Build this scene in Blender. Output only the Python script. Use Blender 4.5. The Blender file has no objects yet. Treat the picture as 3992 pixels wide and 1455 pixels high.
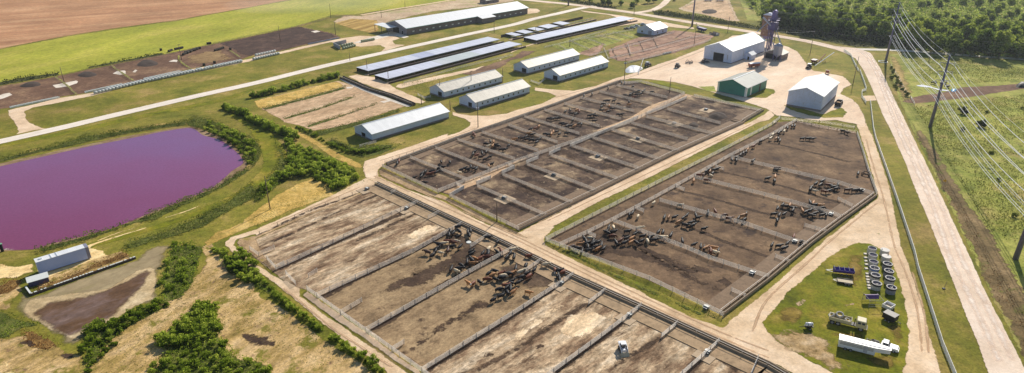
import bpy, bmesh, math, random
import numpy as np
from mathutils import Vector, Matrix, Euler, noise
from mathutils.geometry import delaunay_2d_cdt
random.seed(11); np.random.seed(11)
scene = bpy.context.scene
col = scene.collection
R = math.radians
# ------------------------------------------------------------------ camera survey (world metres from photo points on the ground)
FOC = 2570.0; CX = 1996.0; CY = 727.5; HC = 98.0; PIT = R(24.5)
cp, sp = math.cos(PIT), math.sin(PIT)
def G(px, py, z=0.0):
    u = (px-CX)/FOC; v = -(py-CY)/FOC
    dy = cp+v*sp; dz = -sp+v*cp
    t = (z-HC)/dz
    return Vector((u*t, dy*t, z))
def PX(p):
    d = p[1]*cp-(p[2]-HC)*sp; v = p[1]*sp+(p[2]-HC)*cp
    return (CX+FOC*p[0]/d, CY-FOC*v/d)
TL = {'t1':(0,0,1.878),'t2':(1000,0,1.878),'t3':(2000,0,1.878),'t4':(2992,0,1.878),
      'm1':(0,480,1.878),'m2':(1000,480,1.878),'m3':(2000,480,1.878),'m4':(2992,480,1.878),
      'b1':(0,955,1.878),'b2':(1000,955,1.878),'b3':(2000,955,1.878),'b4':(2992,955,1.878),
      'W':(0,0,0.6453),'c1':(1640,860,4.695),'c2':(1800,980,3.9125),'c3':(2180,780,3.756),'c4':(2540,780,3.13),
      'c5':(2640,460,2.3475),'c6':(1480,500,3.13),'c7':(1980,290,2.683),'z1':(1640,280,3.756),'z2':(2700,40,3.756),
      'z3':(3080,180,3.353),'z4':(2380,60,3.755),'z5':(1250,100,4.695),'z6':(1450,0,3.963),'z7':(0,950,4.082),
      'z8':(2200,0,3.68),'z9':(500,150,3.478),'y1':(3180,970,4.695),'y2':(3080,1160,3.478),'y3':(3390,280,3.353),'S':(0,0,1)}
def s(t, x, y):
    o = TL[t]; return (o[0]+x/o[2], o[1]+y/o[2])
def g(t, x, y, z=0.0):
    return G(*s(t, x, y), z)
def q(*a, z=0.0):
    """q('t1',x,y,x,y,'m2',x,y...) -> ground points"""
    out = []; t = None; i = 0
    while i < len(a):
        if isinstance(a[i], str): t = a[i]; i += 1
        else:
            out.append(g(t, a[i], a[i+1], z)); i += 2
    return out
def rise(base, ty):
    """height above base whose picture row is ty"""
    lo, hi = 0., 80.
    for _ in range(40):
        m = (lo+hi)/2
        if PX((base[0], base[1], m))[1] > ty: lo = m
        else: hi = m
    return lo
AZ = R(44.3)
DA = Vector((math.sin(AZ), math.cos(AZ), 0)); DB = Vector((math.cos(AZ), -math.sin(AZ), 0))
ROT_A = math.atan2(DA.y, DA.x)
# ------------------------------------------------------------------ colour + materials
def C(r, g_, b, k=1.0):
    f = lambda c: (c/255/12.92) if c/255 <= .04045 else ((c/255+.055)/1.055)**2.4
    return (min(f(r)*k, .92), min(f(g_)*k, .92), min(f(b)*k, .92), 1)
def new_mat(name):
    m = bpy.data.materials.new(name); m.use_nodes = True
    nt = m.node_tree; nt.nodes.clear()
    out = nt.nodes.new('ShaderNodeOutputMaterial')
    return m, nt, out
def N(nt, t, **kw):
    n = nt.nodes.new(t)
    for k, v in kw.items():
        if k in n.inputs: n.inputs[k].default_value = v
        else: setattr(n, k, v)
    return n
def ramp(nt, fac, stops, interp='LINEAR'):
    r = nt.nodes.new('ShaderNodeValToRGB'); e = r.color_ramp.elements
    r.color_ramp.interpolation = interp
    while len(e) < len(stops): e.new(.5)
    for el, (p, c) in zip(e, stops):
        el.position = p; el.color = c if len(c) == 4 else (*c, 1)
    nt.links.new(fac, r.inputs['Fac']); return r.outputs['Color']
def pos_noise(nt, scale, detail=6, rough=.6, rot=0., sc=(1, 1, 1), coord='world', off=(0, 0, 0)):
    if coord == 'world': src = N(nt, 'ShaderNodeNewGeometry').outputs['Position']
    else: src = N(nt, 'ShaderNodeTexCoord').outputs['Object']
    m1 = N(nt, 'ShaderNodeMapping'); m1.inputs['Rotation'].default_value = (0, 0, -rot); m1.inputs['Location'].default_value = off
    nt.links.new(src, m1.inputs['Vector'])
    m2 = N(nt, 'ShaderNodeMapping'); m2.inputs['Scale'].default_value = sc
    nt.links.new(m1.outputs['Vector'], m2.inputs['Vector'])
    n = N(nt, 'ShaderNodeTexNoise'); n.inputs['Scale'].default_value = scale
    n.inputs['Detail'].default_value = detail; n.inputs['Roughness'].default_value = rough
    nt.links.new(m2.outputs['Vector'], n.inputs['Vector'])
    return n.outputs['Fac']
def math_n(nt, op, a, b, clamp=False):
    m = N(nt, 'ShaderNodeMath', operation=op); m.use_clamp = clamp
    for i, v in enumerate((a, b)):
        if v is None: continue
        if isinstance(v, (int, float)): m.inputs[i].default_value = v
        else: nt.links.new(v, m.inputs[i])
    return m.outputs[0]
def mixc(nt, fac, a, b, mode='MIX'):
    m = N(nt, 'ShaderNodeMix', data_type='RGBA', blend_type=mode)
    for i, v in ((0, fac), (6, a), (7, b)):
        if isinstance(v, (int, float)): m.inputs[i].default_value = v
        elif isinstance(v, tuple): m.inputs[i].default_value = v
        else: nt.links.new(v, m.inputs[i])
    return m.outputs[2]
_off = [0]
def ground_mat(name, stops, scale=.12, rot=0., sc=(1, 1, 1), fine=.35, fscale=2.2, big=.3, bscale=.018, spots=None, alpha=True,
               rough=.95, bump=.25, erode=.75, escale=.35, mid=.22, gain=1.17, soft=.08):
    m, nt, out = new_mat(name); _off[0] += 17.3; o = (_off[0], _off[0]*.7, 0)
    n1 = pos_noise(nt, scale, 9, .68, rot, sc, off=o)
    c = ramp(nt, n1, stops)
    n2 = pos_noise(nt, fscale, 5, .75, rot, tuple(1+(x-1)*.6 for x in sc), off=o)
    f2 = ramp(nt, n2, [(.28, (1-fine,)*3), (.5, (1, 1, 1)), (.72, (1+fine,)*3)])
    c = mixc(nt, 1.0, c, f2, 'MULTIPLY')
    n3 = pos_noise(nt, bscale, 4, .6, off=o)
    f3 = ramp(nt, n3, [(.3, (1-big, 1-big, 1-big)), (.7, (1+big*.6, 1+big*.6, 1+big*.6))])
    c = mixc(nt, 1.0, c, f3, 'MULTIPLY')
    n4 = pos_noise(nt, .42, 6, .72, rot, tuple(1+(x-1)*.7 for x in sc), off=(o[1], o[0]*2, 0))
    c = mixc(nt, 1.0, c, ramp(nt, n4, [(.34, (1-mid*1.25,)*3), (.5, (1.0,)*3), (.66, (1+mid*.9,)*3)]), 'MULTIPLY')
    if spots:                                     # (scale, lo, hi, colour, rot, sc)
        for (ss, lo, hi, cc, rr, s2) in spots:
            ns = pos_noise(nt, ss, 8, .7, rr, s2, off=(o[1], o[0], 0))
            fac = ramp(nt, ns, [(lo, (0, 0, 0)), (hi, (1, 1, 1))])
            c = mixc(nt, fac, c, cc)
    c = mixc(nt, 1.0, c, (gain, gain, gain, 1), 'MULTIPLY')
    b = N(nt, 'ShaderNodeBsdfPrincipled'); b.inputs['Roughness'].default_value = rough
    b.inputs['Specular IOR Level'].default_value = .15
    nt.links.new(c, b.inputs['Base Color'])
    bp = N(nt, 'ShaderNodeBump'); bp.inputs['Strength'].default_value = bump; bp.inputs['Distance'].default_value = .4
    hsum = math_n(nt, 'ADD', n2, math_n(nt, 'MULTIPLY', n1, 1.5))
    nt.links.new(hsum, bp.inputs['Height']); nt.links.new(bp.outputs['Normal'], b.inputs['Normal'])
    if alpha:
        at = N(nt, 'ShaderNodeAttribute', attribute_name='edge')
        ne = pos_noise(nt, escale, 8, .72, off=o)
        v = math_n(nt, 'ADD', at.outputs['Fac'], math_n(nt, 'MULTIPLY', math_n(nt, 'SUBTRACT', ne, .5), erode*2.2))
        fac = ramp(nt, v, [(.5-soft, (0, 0, 0)), (.5+soft, (1, 1, 1))])
        tr = N(nt, 'ShaderNodeBsdfTransparent'); mx = N(nt, 'ShaderNodeMixShader')
        nt.links.new(fac, mx.inputs[0]); nt.links.new(tr.outputs[0], mx.inputs[1]); nt.links.new(b.outputs[0], mx.inputs[2])
        nt.links.new(mx.outputs[0], out.inputs[0])
    else: nt.links.new(b.outputs[0], out.inputs[0])
    return m
_solid = {}
def solid(name, c, rough=.6, metal=0., var=.25, vscale=1.5, spec=.4, dirt=None, streak=None):
    """painted / metal / concrete surface with uneven tone, streaks and grime"""
    if name in _solid: return _solid[name]
    m, nt, out = new_mat(name)
    n = pos_noise(nt, vscale, 6, .65, coord='world', sc=(1, 1, .5))
    cc = ramp(nt, n, [(.25, tuple(x*(1-var) for x in c[:3])), (.55, c[:3]), (.8, tuple(min(x*(1+var*.5), .95) for x in c[:3]))])
    if dirt:
        n2 = pos_noise(nt, vscale*2.7, 7, .7)
        cc = mixc(nt, ramp(nt, n2, [(.52, (0, 0, 0)), (.75, (.8, .8, .8))]), cc, dirt)
    if streak:                                    # (rot, count/m, strength): ribbed sheet metal
        geo = N(nt, 'ShaderNodeNewGeometry'); mp = N(nt, 'ShaderNodeMapping'); mp.inputs['Rotation'].default_value = (0, 0, -streak[0])
        nt.links.new(geo.outputs['Position'], mp.inputs['Vector'])
        w = N(nt, 'ShaderNodeTexWave', wave_type='BANDS', bands_direction='X'); w.inputs['Scale'].default_value = streak[1]; w.inputs['Distortion'].default_value = 0
        nt.links.new(mp.outputs['Vector'], w.inputs['Vector'])
        k = streak[2]
        cc = mixc(nt, 1.0, cc, ramp(nt, w.outputs['Fac'], [(0, (1-k,)*3), (.35, (1, 1, 1))]), 'MULTIPLY')
        nl = pos_noise(nt, .5, 4, .6, streak[0], (1, .04, 1))
        cc = mixc(nt, 1.0, cc, ramp(nt, nl, [(.35, (1-k*1.2,)*3), (.6, (1, 1, 1))]), 'MULTIPLY')
    b = N(nt, 'ShaderNodeBsdfPrincipled'); b.inputs['Roughness'].default_value = rough; b.inputs['Metallic'].default_value = metal
    b.inputs['Specular IOR Level'].default_value = spec
    nt.links.new(cc, b.inputs['Base Color']); nt.links.new(b.outputs[0], out.inputs[0])
    _solid[name] = m; return m
def leaf_mat(name, dark, mid, light, trans=.35):
    m, nt, out = new_mat(name)
    at = N(nt, 'ShaderNodeAttribute', attribute_name='tint')
    oi = N(nt, 'ShaderNodeObjectInfo')
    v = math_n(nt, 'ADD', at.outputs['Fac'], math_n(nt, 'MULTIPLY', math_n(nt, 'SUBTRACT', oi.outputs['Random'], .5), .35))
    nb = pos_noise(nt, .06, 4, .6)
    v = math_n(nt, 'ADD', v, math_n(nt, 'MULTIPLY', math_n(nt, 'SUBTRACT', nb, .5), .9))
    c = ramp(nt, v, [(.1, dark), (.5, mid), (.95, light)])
    d = N(nt, 'ShaderNodeBsdfDiffuse'); t = N(nt, 'ShaderNodeBsdfTranslucent'); mx = N(nt, 'ShaderNodeMixShader'); mx.inputs[0].default_value = trans
    nt.links.new(c, d.inputs['Color']); nt.links.new(c, t.inputs['Color'])
    nt.links.new(d.outputs[0], mx.inputs[1]); nt.links.new(t.outputs[0], mx.inputs[2]); nt.links.new(mx.outputs[0], out.inputs[0])
    return m
# ------------------------------------------------------------------ mesh builder
class MB:
    def __init__(self): self.v = []; self.f = []
    def quad(self, *p):
        i = len(self.v); self.v += [tuple(x) for x in p]; self.f.append(tuple(range(i, i+len(p)))); return self
    def poly8(self, p):
        i = len(self.v); self.v += [tuple(x) for x in p]
        for f in ((3, 2, 1, 0), (4, 5, 6, 7), (0, 1, 5, 4), (1, 2, 6, 5), (2, 3, 7, 6), (3, 0, 4, 7)): self.f.append(tuple(i+k for k in f))
        return self
    def box(self, x0, y0, z0, x1, y1, z1):
        return self.poly8([(x0, y0, z0), (x1, y0, z0), (x1, y1, z0), (x0, y1, z0), (x0, y0, z1), (x1, y0, z1), (x1, y1, z1), (x0, y1, z1)])
    def taper(self, x0, y0, x1, y1, z0, X0, Y0, X1, Y1, z1):
        return self.poly8([(x0, y0, z0), (x1, y0, z0), (x1, y1, z0), (x0, y1, z0), (X0, Y0, z1), (X1, Y0, z1), (X1, Y1, z1), (X0, Y1, z1)])
    def bar(self, a, b, w, h):
        """rectangular bar along a-b; h is the vertical size for level bars"""
        a = Vector(a); b = Vector(b); d = (b-a)
        if d.length < 1e-6: return self
        d.normalize(); up = Vector((0, 0, 1)) if abs(d.z) < .95 else Vector((1, 0, 0))
        sd = d.cross(up).normalized()*w/2; u = sd.cross(d).normalized()*h/2
        return self.poly8([a-sd-u, b-sd-u, b+sd-u, a+sd-u, a-sd+u, b-sd+u, b+sd+u, a+sd+u])
    def tube(self, a, b, r0, r1=None, n=8, caps=True):
        r1 = r0 if r1 is None else r1
        a = Vector(a); b = Vector(b); d = (b-a).normalized(); up = Vector((0, 0, 1)) if abs(d.z) < .9 else Vector((1, 0, 0))
        x = d.cross(up).normalized(); y = d.cross(x); i = len(self.v)
        for p, r in ((a, r0), (b, r1)):
            for k in range(n):
                t = 2*math.pi*k/n; self.v.append(tuple(p+x*math.cos(t)*r+y*math.sin(t)*r))
        for k in range(n): self.f.append((i+k, i+n+k, i+n+(k+1) % n, i+(k+1) % n))
        if caps: self.f.append(tuple(i+k for k in range(n))); self.f.append(tuple(i+n+k for k in range(n-1, -1, -1)))
        return self
    def path(self, pts, r, n=5):
        for a, b in zip(pts[:-1], pts[1:]): self.tube(a, b, r, r, n, False)
        return self
    def lathe(self, prof, c=(0, 0, 0), n=16, axis='z'):
        i = len(self.v); m = len(prof)
        for (r, z) in prof:
            for k in range(n):
                t = 2*math.pi*k/n; x, y = r*math.cos(t), r*math.sin(t)
                p = (x, y, z) if axis == 'z' else ((z, x, y) if axis == 'x' else (x, z, y))
                self.v.append((c[0]+p[0], c[1]+p[1], c[2]+p[2]))
        for j in range(m-1):
            for k in range(n):
                self.f.append((i+j*n+k, i+j*n+(k+1) % n, i+(j+1)*n+(k+1) % n, i+(j+1)*n+k))
        return self
    def ell(self, c, r, n=10, m=6):
        prof = [(max(math.sin(math.pi*j/m), .001), -math.cos(math.pi*j/m)) for j in range(m+1)]
        k0 = len(self.v); self.lathe(prof, (0, 0, 0), n)
        for k in range(k0, len(self.v)):
            p = self.v[k]; self.v[k] = (c[0]+p[0]*r[0], c[1]+p[1]*r[1], c[2]+p[2]*r[2])
        return self
    def mesh(self, name, mat, smooth=False):
        me = bpy.data.meshes.new(name); me.from_pydata(self.v, [], self.f); me.update()
        bm = bmesh.new(); bm.from_mesh(me); bmesh.ops.recalc_face_normals(bm, faces=bm.faces); bm.to_mesh(me); bm.free()
        for x in (mat if isinstance(mat, list) else [mat]): me.materials.append(x)
        if smooth: me.polygons.foreach_set('use_smooth', [True]*len(me.polygons))
        return me
    def build(self, name, mat, parent=None, smooth=False, label=None, loc=None, rz=0):
        o = bpy.data.objects.new(name, self.mesh(name, mat, smooth)); col.objects.link(o)
        if parent: o.parent = parent
        if label: o['label'] = label
        if loc is not None: o.location = loc; o.rotation_euler = (0, 0, rz)
        return o
def tag(o, label=None, cat=None, group=None, kind=None):
    if label: o['label'] = label
    if cat: o['category'] = cat
    if group: o['group'] = group
    if kind: o['kind'] = kind
    return o
def thing(name, label, cat, loc=(0, 0, 0), rz=0, group=None, scale=1):
    o = bpy.data.objects.new(name, None); col.objects.link(o); o.location = loc; o.rotation_euler = (0, 0, rz)
    o.scale = (scale,)*3; o.empty_display_size = .1
    return tag(o, label, cat, group)
def copy_tree(root, loc=None, rz=None, label=None, group=None, scale=None):
    r = root.copy(); col.objects.link(r)
    if loc is not None: r.location = loc
    if rz is not None: r.rotation_euler = (0, 0, rz)
    if scale is not None: r.scale = scale if hasattr(scale, '__len__') else (scale,)*3
    if label: r['label'] = label
    if group: r['group'] = group
    for ch in list(root.children):
        c = ch.copy(); col.objects.link(c); c.parent = r
        for gg in ch.children:
            d = gg.copy(); col.objects.link(d); d.parent = c
    return r
ORD = ['first', 'second', 'third', 'fourth', 'fifth', 'sixth', 'seventh', 'eighth', 'ninth', 'tenth', 'eleventh', 'twelfth', 'thirteenth']
# ------------------------------------------------------------------ ground patches
def catmull(pts, closed, sub=4):
    n = len(pts); out = []
    rng = range(n) if closed else range(n-1)
    for i in rng:
        if closed: p0, p1, p2, p3 = pts[i-1], pts[i], pts[(i+1) % n], pts[(i+2) % n]
        else: p0, p1, p2, p3 = pts[max(i-1, 0)], pts[i], pts[i+1], pts[min(i+2, n-1)]
        for k in range(sub):
            t = k/sub
            out.append(.5*((2*p1)+(p2-p0)*t+(2*p0-5*p1+4*p2-p3)*t*t+(3*p1-p0-3*p2+p3)*t*t*t))
    if not closed: out.append(pts[-1])
    return out
def densify(pts, step):
    out = []; n = len(pts)
    for i in range(n):
        a, b = pts[i], pts[(i+1) % n]; k = max(1, int((b-a).length/step))
        for j in range(k): out.append(a.lerp(b, j/k))
    return out
def inside_np(P, poly):
    x, y = P[:, 0], P[:, 1]; r = np.zeros(len(P), bool); n = len(poly); j = n-1
    for i in range(n):
        xi, yi = poly[i]; xj, yj = poly[j]
        cnd = ((yi > y) != (yj > y))
        if cnd.any():
            xx = (xj-xi)*(y-yi)/((yj-yi) if yj != yi else 1e-9)+xi
            r ^= cnd & (x < xx)
        j = i
    return r
def patch(name, pts, mat, layer, feather=1.5, jit=.4, step=None, smooth=0, height=None):
    pts = [Vector((p[0], p[1], 0)) for p in pts]
    if smooth: pts = catmull(pts, True, smooth)
    xs = [p.x for p in pts]; ys = [p.y for p in pts]
    area = abs(sum(pts[i-1].x*pts[i].y-pts[i].x*pts[i-1].y for i in range(len(pts))))/2
    if step is None: step = min(max(1.2, math.sqrt(area)/45), 8)
    ol = densify(pts, step)
    if jit:
        for p in ol:
            v = noise.noise_vector(Vector((p.x*.13, p.y*.13, layer*3.1)))*1.0+noise.noise_vector(Vector((p.x*.5, p.y*.5, layer)))*.5
            p.x += v.x*jit; p.y += v.y*jit
    oa = np.array([(p.x, p.y) for p in ol]); n = len(ol)
    nx = np.roll(oa, -1, 0)-np.roll(oa, 1, 0); nl = np.maximum(np.linalg.norm(nx, axis=1), 1e-6)
    nrm = np.stack([-nx[:, 1]/nl, nx[:, 0]/nl], 1)
    sgn = 1 if sum(ol[i-1].x*ol[i].y-ol[i].x*ol[i-1].y for i in range(n)) > 0 else -1
    cand = [oa+nrm*sgn*feather*k for k in (.5, 1.05)]
    gx, gy = np.meshgrid(np.arange(min(xs), max(xs), step*1.5), np.arange(min(ys), max(ys), step*1.5))
    gp = np.stack([gx.ravel(), gy.ravel()], 1)+np.random.uniform(-.25, .25, (gx.size, 2))*step
    ip = np.concatenate(cand+[gp]); ip = ip[inside_np(ip, oa)]
    def dist(P):
        d = np.empty(len(P))
        A = oa; Bv = np.roll(oa, -1, 0)-A; L = np.maximum((Bv**2).sum(1), 1e-9)
        for i in range(0, len(P), 500):
            Q = P[i:i+500, None, :]-A[None]; t = np.clip((Q*Bv[None]).sum(2)/L[None], 0, 1)
            d[i:i+500] = np.sqrt(((Q-Bv[None]*t[..., None])**2).sum(2)).min(1)
        return d
    di = dist(ip); ok = di > min(feather*.3, step*.25); ip = ip[ok]; di = di[ok]
    allp = [Vector(p) for p in oa]+[Vector(p) for p in ip]
    v, e, f, *_ = delaunay_2d_cdt(allp, [], [list(range(n))], 1, 1e-4)
    va = np.array([(p[0], p[1]) for p in v]); dd = dist(va)
    z = .012*layer
    zz = np.full(len(va), z)
    if height: zz = zz+np.array([height(p, d) for p, d in zip(va, dd)])
    me = bpy.data.meshes.new(name); me.from_pydata([(a[0], a[1], b) for a, b in zip(va, zz)], [], f); me.update()
    at = me.attributes.new('edge', 'FLOAT', 'POINT'); at.data.foreach_set('value', np.clip(dd/max(feather, 1e-3), 0, 1).astype(np.float32))
    bm = bmesh.new(); bm.from_mesh(me); bm.normal_update()
    for fc in bm.faces:
        if fc.normal.z < 0: fc.normal_flip()
    bm.to_mesh(me); bm.free()
    if height: me.polygons.foreach_set('use_smooth', [True]*len(me.polygons))
    me.materials.append(mat)
    o = bpy.data.objects.new(name, me); col.objects.link(o); o['kind'] = 'structure'
    return o
def strip(pts, w):
    """outline of a ribbon; w a number or one width per point"""
    ws = list(w) if hasattr(w, '__len__') else [w]*len(pts)
    ws += [ws[-1]]*(len(pts)-len(ws))
    k = 5; P = catmull([Vector((p[0], p[1], 0)) for p in pts], False, k)
    W = []
    for i in range(len(pts)-1):
        for j in range(k): W.append(ws[i]+(ws[i+1]-ws[i])*j/k)
    W.append(ws[-1]); L = []; Rr = []
    for i, p in enumerate(P):
        d = (P[min(i+1, len(P)-1)]-P[max(i-1, 0)]).normalized(); nn = Vector((-d.y, d.x, 0))
        L.append(p+nn*W[i]/2); Rr.append(p-nn*W[i]/2)
    return L+Rr[::-1]
# ------------------------------------------------------------------ render, camera, light
cam = bpy.data.cameras.new('Camera'); co = bpy.data.objects.new('Camera', cam); col.objects.link(co)
cam.sensor_fit = 'HORIZONTAL'; cam.sensor_width = 36; cam.lens = 36*FOC/3992; cam.clip_start = 1; cam.clip_end = 6000
co.location = (0, 0, HC); co.rotation_euler = (math.pi/2-PIT, 0, 0); scene.camera = co
SUN_AZ, SUN_EL = R(27.5), R(34)
w = bpy.data.worlds.new('World'); scene.world = w; w.use_nodes = True
sk = w.node_tree.nodes.new('ShaderNodeTexSky'); sk.sky_type = 'NISHITA'; sk.sun_disc = False
sk.sun_elevation = SUN_EL; sk.sun_rotation = SUN_AZ; sk.dust_density = .8; sk.air_density = 1.3; sk.ozone_density = 3.0
bg = w.node_tree.nodes['Background']; bg.inputs['Strength'].default_value = .083
w.node_tree.links.new(sk.outputs[0], bg.inputs['Color'])
sl = bpy.data.lights.new('Sun', 'SUN'); so = bpy.data.objects.new('Sun', sl); col.objects.link(so)
sl.energy = 5.0; sl.angle = R(.5); sl.color = (1, .93, .82)
sd = Vector((math.sin(SUN_AZ)*math.cos(SUN_EL), math.cos(SUN_AZ)*math.cos(SUN_EL), math.sin(SUN_EL)))
so.rotation_euler = sd.to_track_quat('Z', 'Y').to_euler(); so.location = (100, 200, 150)
scene.view_settings.view_transform = 'Standard'; scene.view_settings.look = 'None'; scene.view_settings.exposure = 0
scene.cycles.transparent_max_bounces = 16; scene.cycles.max_bounces = 6
# ================================================================== GROUND
A_ = ROT_A; B_ = ROT_A-math.pi/2
m_lawn = ground_mat('lawn_grass', [(.26, C(90, 94, 30)), (.41, C(118, 118, 38)), (.53, C(140, 130, 52)), (.66, C(172, 146, 86))], .05, gain=1.05, fine=.4, fscale=1.6, big=.25, alpha=False)
m_field = ground_mat('field_grass', [(.3, C(146, 152, 50)), (.5, C(174, 172, 62)), (.7, C(196, 182, 88))], .03, gain=1.05, rot=R(72), sc=(.4, 1, 1), fine=.25, fscale=.9, big=.2)
m_wheat = ground_mat('wheat_stubble', [(.3, C(158, 112, 82)), (.5, C(182, 136, 100)), (.7, C(202, 160, 122))], .04, rot=R(28), sc=(.2, 1.8, 1), fine=.35, fscale=.8, big=.25, mid=.2)
m_mow = ground_mat('mown_grass', [(.32, C(84, 88, 20)), (.45, C(118, 122, 26)), (.57, C(140, 132, 38)), (.72, C(178, 152, 78))], .09, gain=1.05, fine=.4, fscale=1.8, big=.2)
m_dry = ground_mat('dry_grass', [(.3, C(152, 126, 56)), (.5, C(196, 162, 88)), (.7, C(218, 188, 120))], .1, fine=.35, fscale=1.6, big=.15, spots=[(.16, .56, .68, C(128, 120, 50), 0, (1, 1, 1))])
m_lot = ground_mat('lot_soil', [(.3, C(88, 64, 50)), (.5, C(116, 88, 70)), (.7, C(156, 126, 96))], .05, fine=.25, fscale=.8, big=.2, spots=[(.05, .6, .72, C(158, 130, 88), 0, (1, 1, 1))])
m_manure = ground_mat('dark_manure', [(.3, C(56, 43, 38)), (.5, C(80, 61, 53)), (.75, C(108, 84, 72))], .12, fine=.35, fscale=1.2, big=.2)
m_pen = ground_mat('pen_floor_soil', [(.3, C(74, 58, 46)), (.45, C(106, 85, 66)), (.58, C(126, 102, 78)), (.74, C(158, 132, 102))], .09, fine=.3, fscale=1.5, big=.18,
                   spots=[(.12, .56, .64, C(72, 58, 50), 0, (1, 1, 1))])
m_penr = ground_mat('row_pen_soil', [(.34, C(58, 46, 40)), (.46, C(92, 74, 62)), (.55, C(122, 102, 82)), (.68, C(178, 154, 122))], .1, fine=.36, fscale=1.7, big=.22,
                   spots=[(.1, .53, .6, C(62, 49, 44), 0, (1, 1, 1)), (.3, .6, .68, C(178, 156, 126), 0, (1, 1, 1))])
m_pent = ground_mat('dry_pen_crust', [(.3, C(80, 60, 44)), (.42, C(134, 108, 84)), (.53, C(188, 162, 130)), (.68, C(226, 206, 178))], .22, rot=A_, sc=(.3, 1, 1), fine=.5, fscale=1.1, big=.22, bump=.8, gain=1.1, mid=.36,
                   spots=[(.28, .57, .65, C(96, 74, 56), A_, (.25, 1, 1))])
m_penb = ground_mat('trodden_pen_soil', [(.3, C(98, 80, 60)), (.47, C(146, 122, 92)), (.7, C(178, 152, 116))], .2, rot=A_, sc=(.6, 1, 1), fine=.36, fscale=1.6, big=.15, spots=[(.22, .58, .68, C(84, 66, 52), 0, (1, 1, 1))])
m_lane = ground_mat('lane_gravel', [(.3, C(194, 164, 132)), (.5, C(222, 194, 162)), (.7, C(236, 212, 184))], .08, mid=.07, fine=.16, fscale=1.6, big=.08, bump=.1, spots=[(.05, .6, .75, C(190, 158, 124), 0, (1, 1, 1))], erode=.6)
m_laneA = ground_mat('tracked_lane_gravel', [(.3, C(180, 150, 116)), (.5, C(216, 188, 154)), (.7, C(234, 210, 182))], .07, mid=.1, fine=.18, fscale=1.6, big=.12, bump=.1, erode=.6)
m_yard = ground_mat('yard_gravel', [(.3, C(206, 174, 146)), (.5, C(228, 202, 174)), (.7, C(240, 220, 198))], .05, mid=.07, rot=R(40), sc=(.4, 1, 1), fine=.14, fscale=1.4, big=.1, bump=.1, erode=.6)
m_road = ground_mat('road_gravel', [(.3, C(206, 182, 158)), (.5, C(224, 202, 180)), (.7, C(236, 218, 200))], .06, mid=.07, fine=.16, fscale=2, big=.06, bump=.08, erode=.5)
m_road2 = ground_mat('white_road_gravel', [(.3, C(212, 198, 182)), (.6, C(236, 224, 210))], .1, mid=.07, rot=A_, sc=(.1, 1, 1), fine=.1, fscale=2, big=.06, bump=.08, erode=.5)
m_side = ground_mat('side_road_gravel', [(.3, C(196, 190, 176)), (.6, C(222, 214, 200))], .1, mid=.07, fine=.1, big=.05, bump=.08)
m_conc = ground_mat('concrete_paving', [(.3, C(196, 184, 168)), (.5, C(220, 208, 192)), (.7, C(236, 226, 212))], .2, mid=.07, fine=.12, fscale=1.5, big=.08, bump=.05, spots=[(.3, .6, .75, C(160, 140, 118), 0, (1, 1, 1))], erode=.35)
m_sand = ground_mat('pale_sand', [(.3, C(208, 172, 112)), (.5, C(232, 202, 144)), (.7, C(242, 220, 172))], .15, fine=.2, fscale=1.5, big=.1)
m_basin = ground_mat('basin_silt', [(.3, C(116, 112, 66)), (.46, C(142, 130, 90)), (.56, C(156, 138, 106)), (.7, C(176, 158, 122))], .05, rot=A_, sc=(.4, 1, 1), fine=.14, fscale=1.2, big=.2, bump=.08, mid=.14, soft=.25, erode=.9, escale=.2)
m_crust = ground_mat('basin_crust', [(.3, C(168, 144, 104)), (.5, C(192, 168, 128)), (.7, C(216, 196, 160))], .1, soft=.15, erode=.6, fine=.2, fscale=1.6, big=.15, bump=.15)
m_mud = ground_mat('wet_mud', [(.3, C(74, 52, 34)), (.44, C(100, 74, 52)), (.52, C(114, 92, 82)), (.62, C(134, 112, 102)), (.75, C(160, 138, 118))], .09, rot=A_, sc=(.5, 1, 1), erode=1.0, escale=.12, soft=.25, fine=.22, fscale=1.4, big=.15, rough=.6, bump=.15)
m_slope = ground_mat('dry_bank_soil', [(.3, C(118, 104, 50)), (.42, C(166, 138, 82)), (.52, C(198, 166, 114)), (.68, C(220, 190, 146))], .14, rot=R(60), sc=(.4, 1, 1), fine=.4, fscale=1.4, big=.2, bump=.6,
                     spots=[(.18, .54, .62, C(124, 116, 46), 0, (1, 1, 1)), (.25, .58, .66, C(134, 106, 80), 0, (1, 1, 1))])
m_rough = ground_mat('rough_pasture', [(.28, C(94, 104, 40)), (.42, C(132, 138, 56)), (.56, C(160, 158, 76)), (.72, C(186, 170, 100))], .09, fine=.4, fscale=1.2, big=.25, bump=.6, spots=[(.12, .6, .68, C(78, 88, 34), 0, (1, 1, 1)), (.035, .54, .66, C(168, 146, 92), 0, (1, 1, 1))])
m_ridge_shade = ground_mat('manure_shade_ridge', [(.3, C(56, 43, 36)), (.5, C(76, 60, 48)), (.7, C(100, 80, 64))], .25, fine=.4, fscale=1.5, big=.15, erode=.95, escale=.5, soft=.2)  # manure tone, also used to paint shade along fences
m_ditch = ground_mat('ditch_weeds', [(.3, C(84, 72, 44)), (.5, C(122, 102, 68)), (.7, C(152, 128, 92))], .12, erode=.9, fine=.42, fscale=1.3, big=.2, bump=.6, spots=[(.12, .55, .64, C(104, 112, 42), 0, (1, 1, 1))])
m_dust = ground_mat('dusty_soil', [(.3, C(168, 142, 112)), (.5, C(192, 166, 136)), (.7, C(206, 186, 156))], .05, fine=.15, fscale=.8, big=.15, spots=[(.03, .55, .7, C(158, 160, 96), 0, (1, 1, 1))])
m_plot = ground_mat('plot_soil', [(.3, C(160, 130, 98)), (.5, C(194, 162, 128)), (.7, C(216, 188, 152))], .12, rot=A_, sc=(.5, 1, 1), fine=.3, fscale=1.3, big=.15, spots=[(.2, .6, .72, C(140, 116, 74), A_, (.4, 1, 1))])
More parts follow.
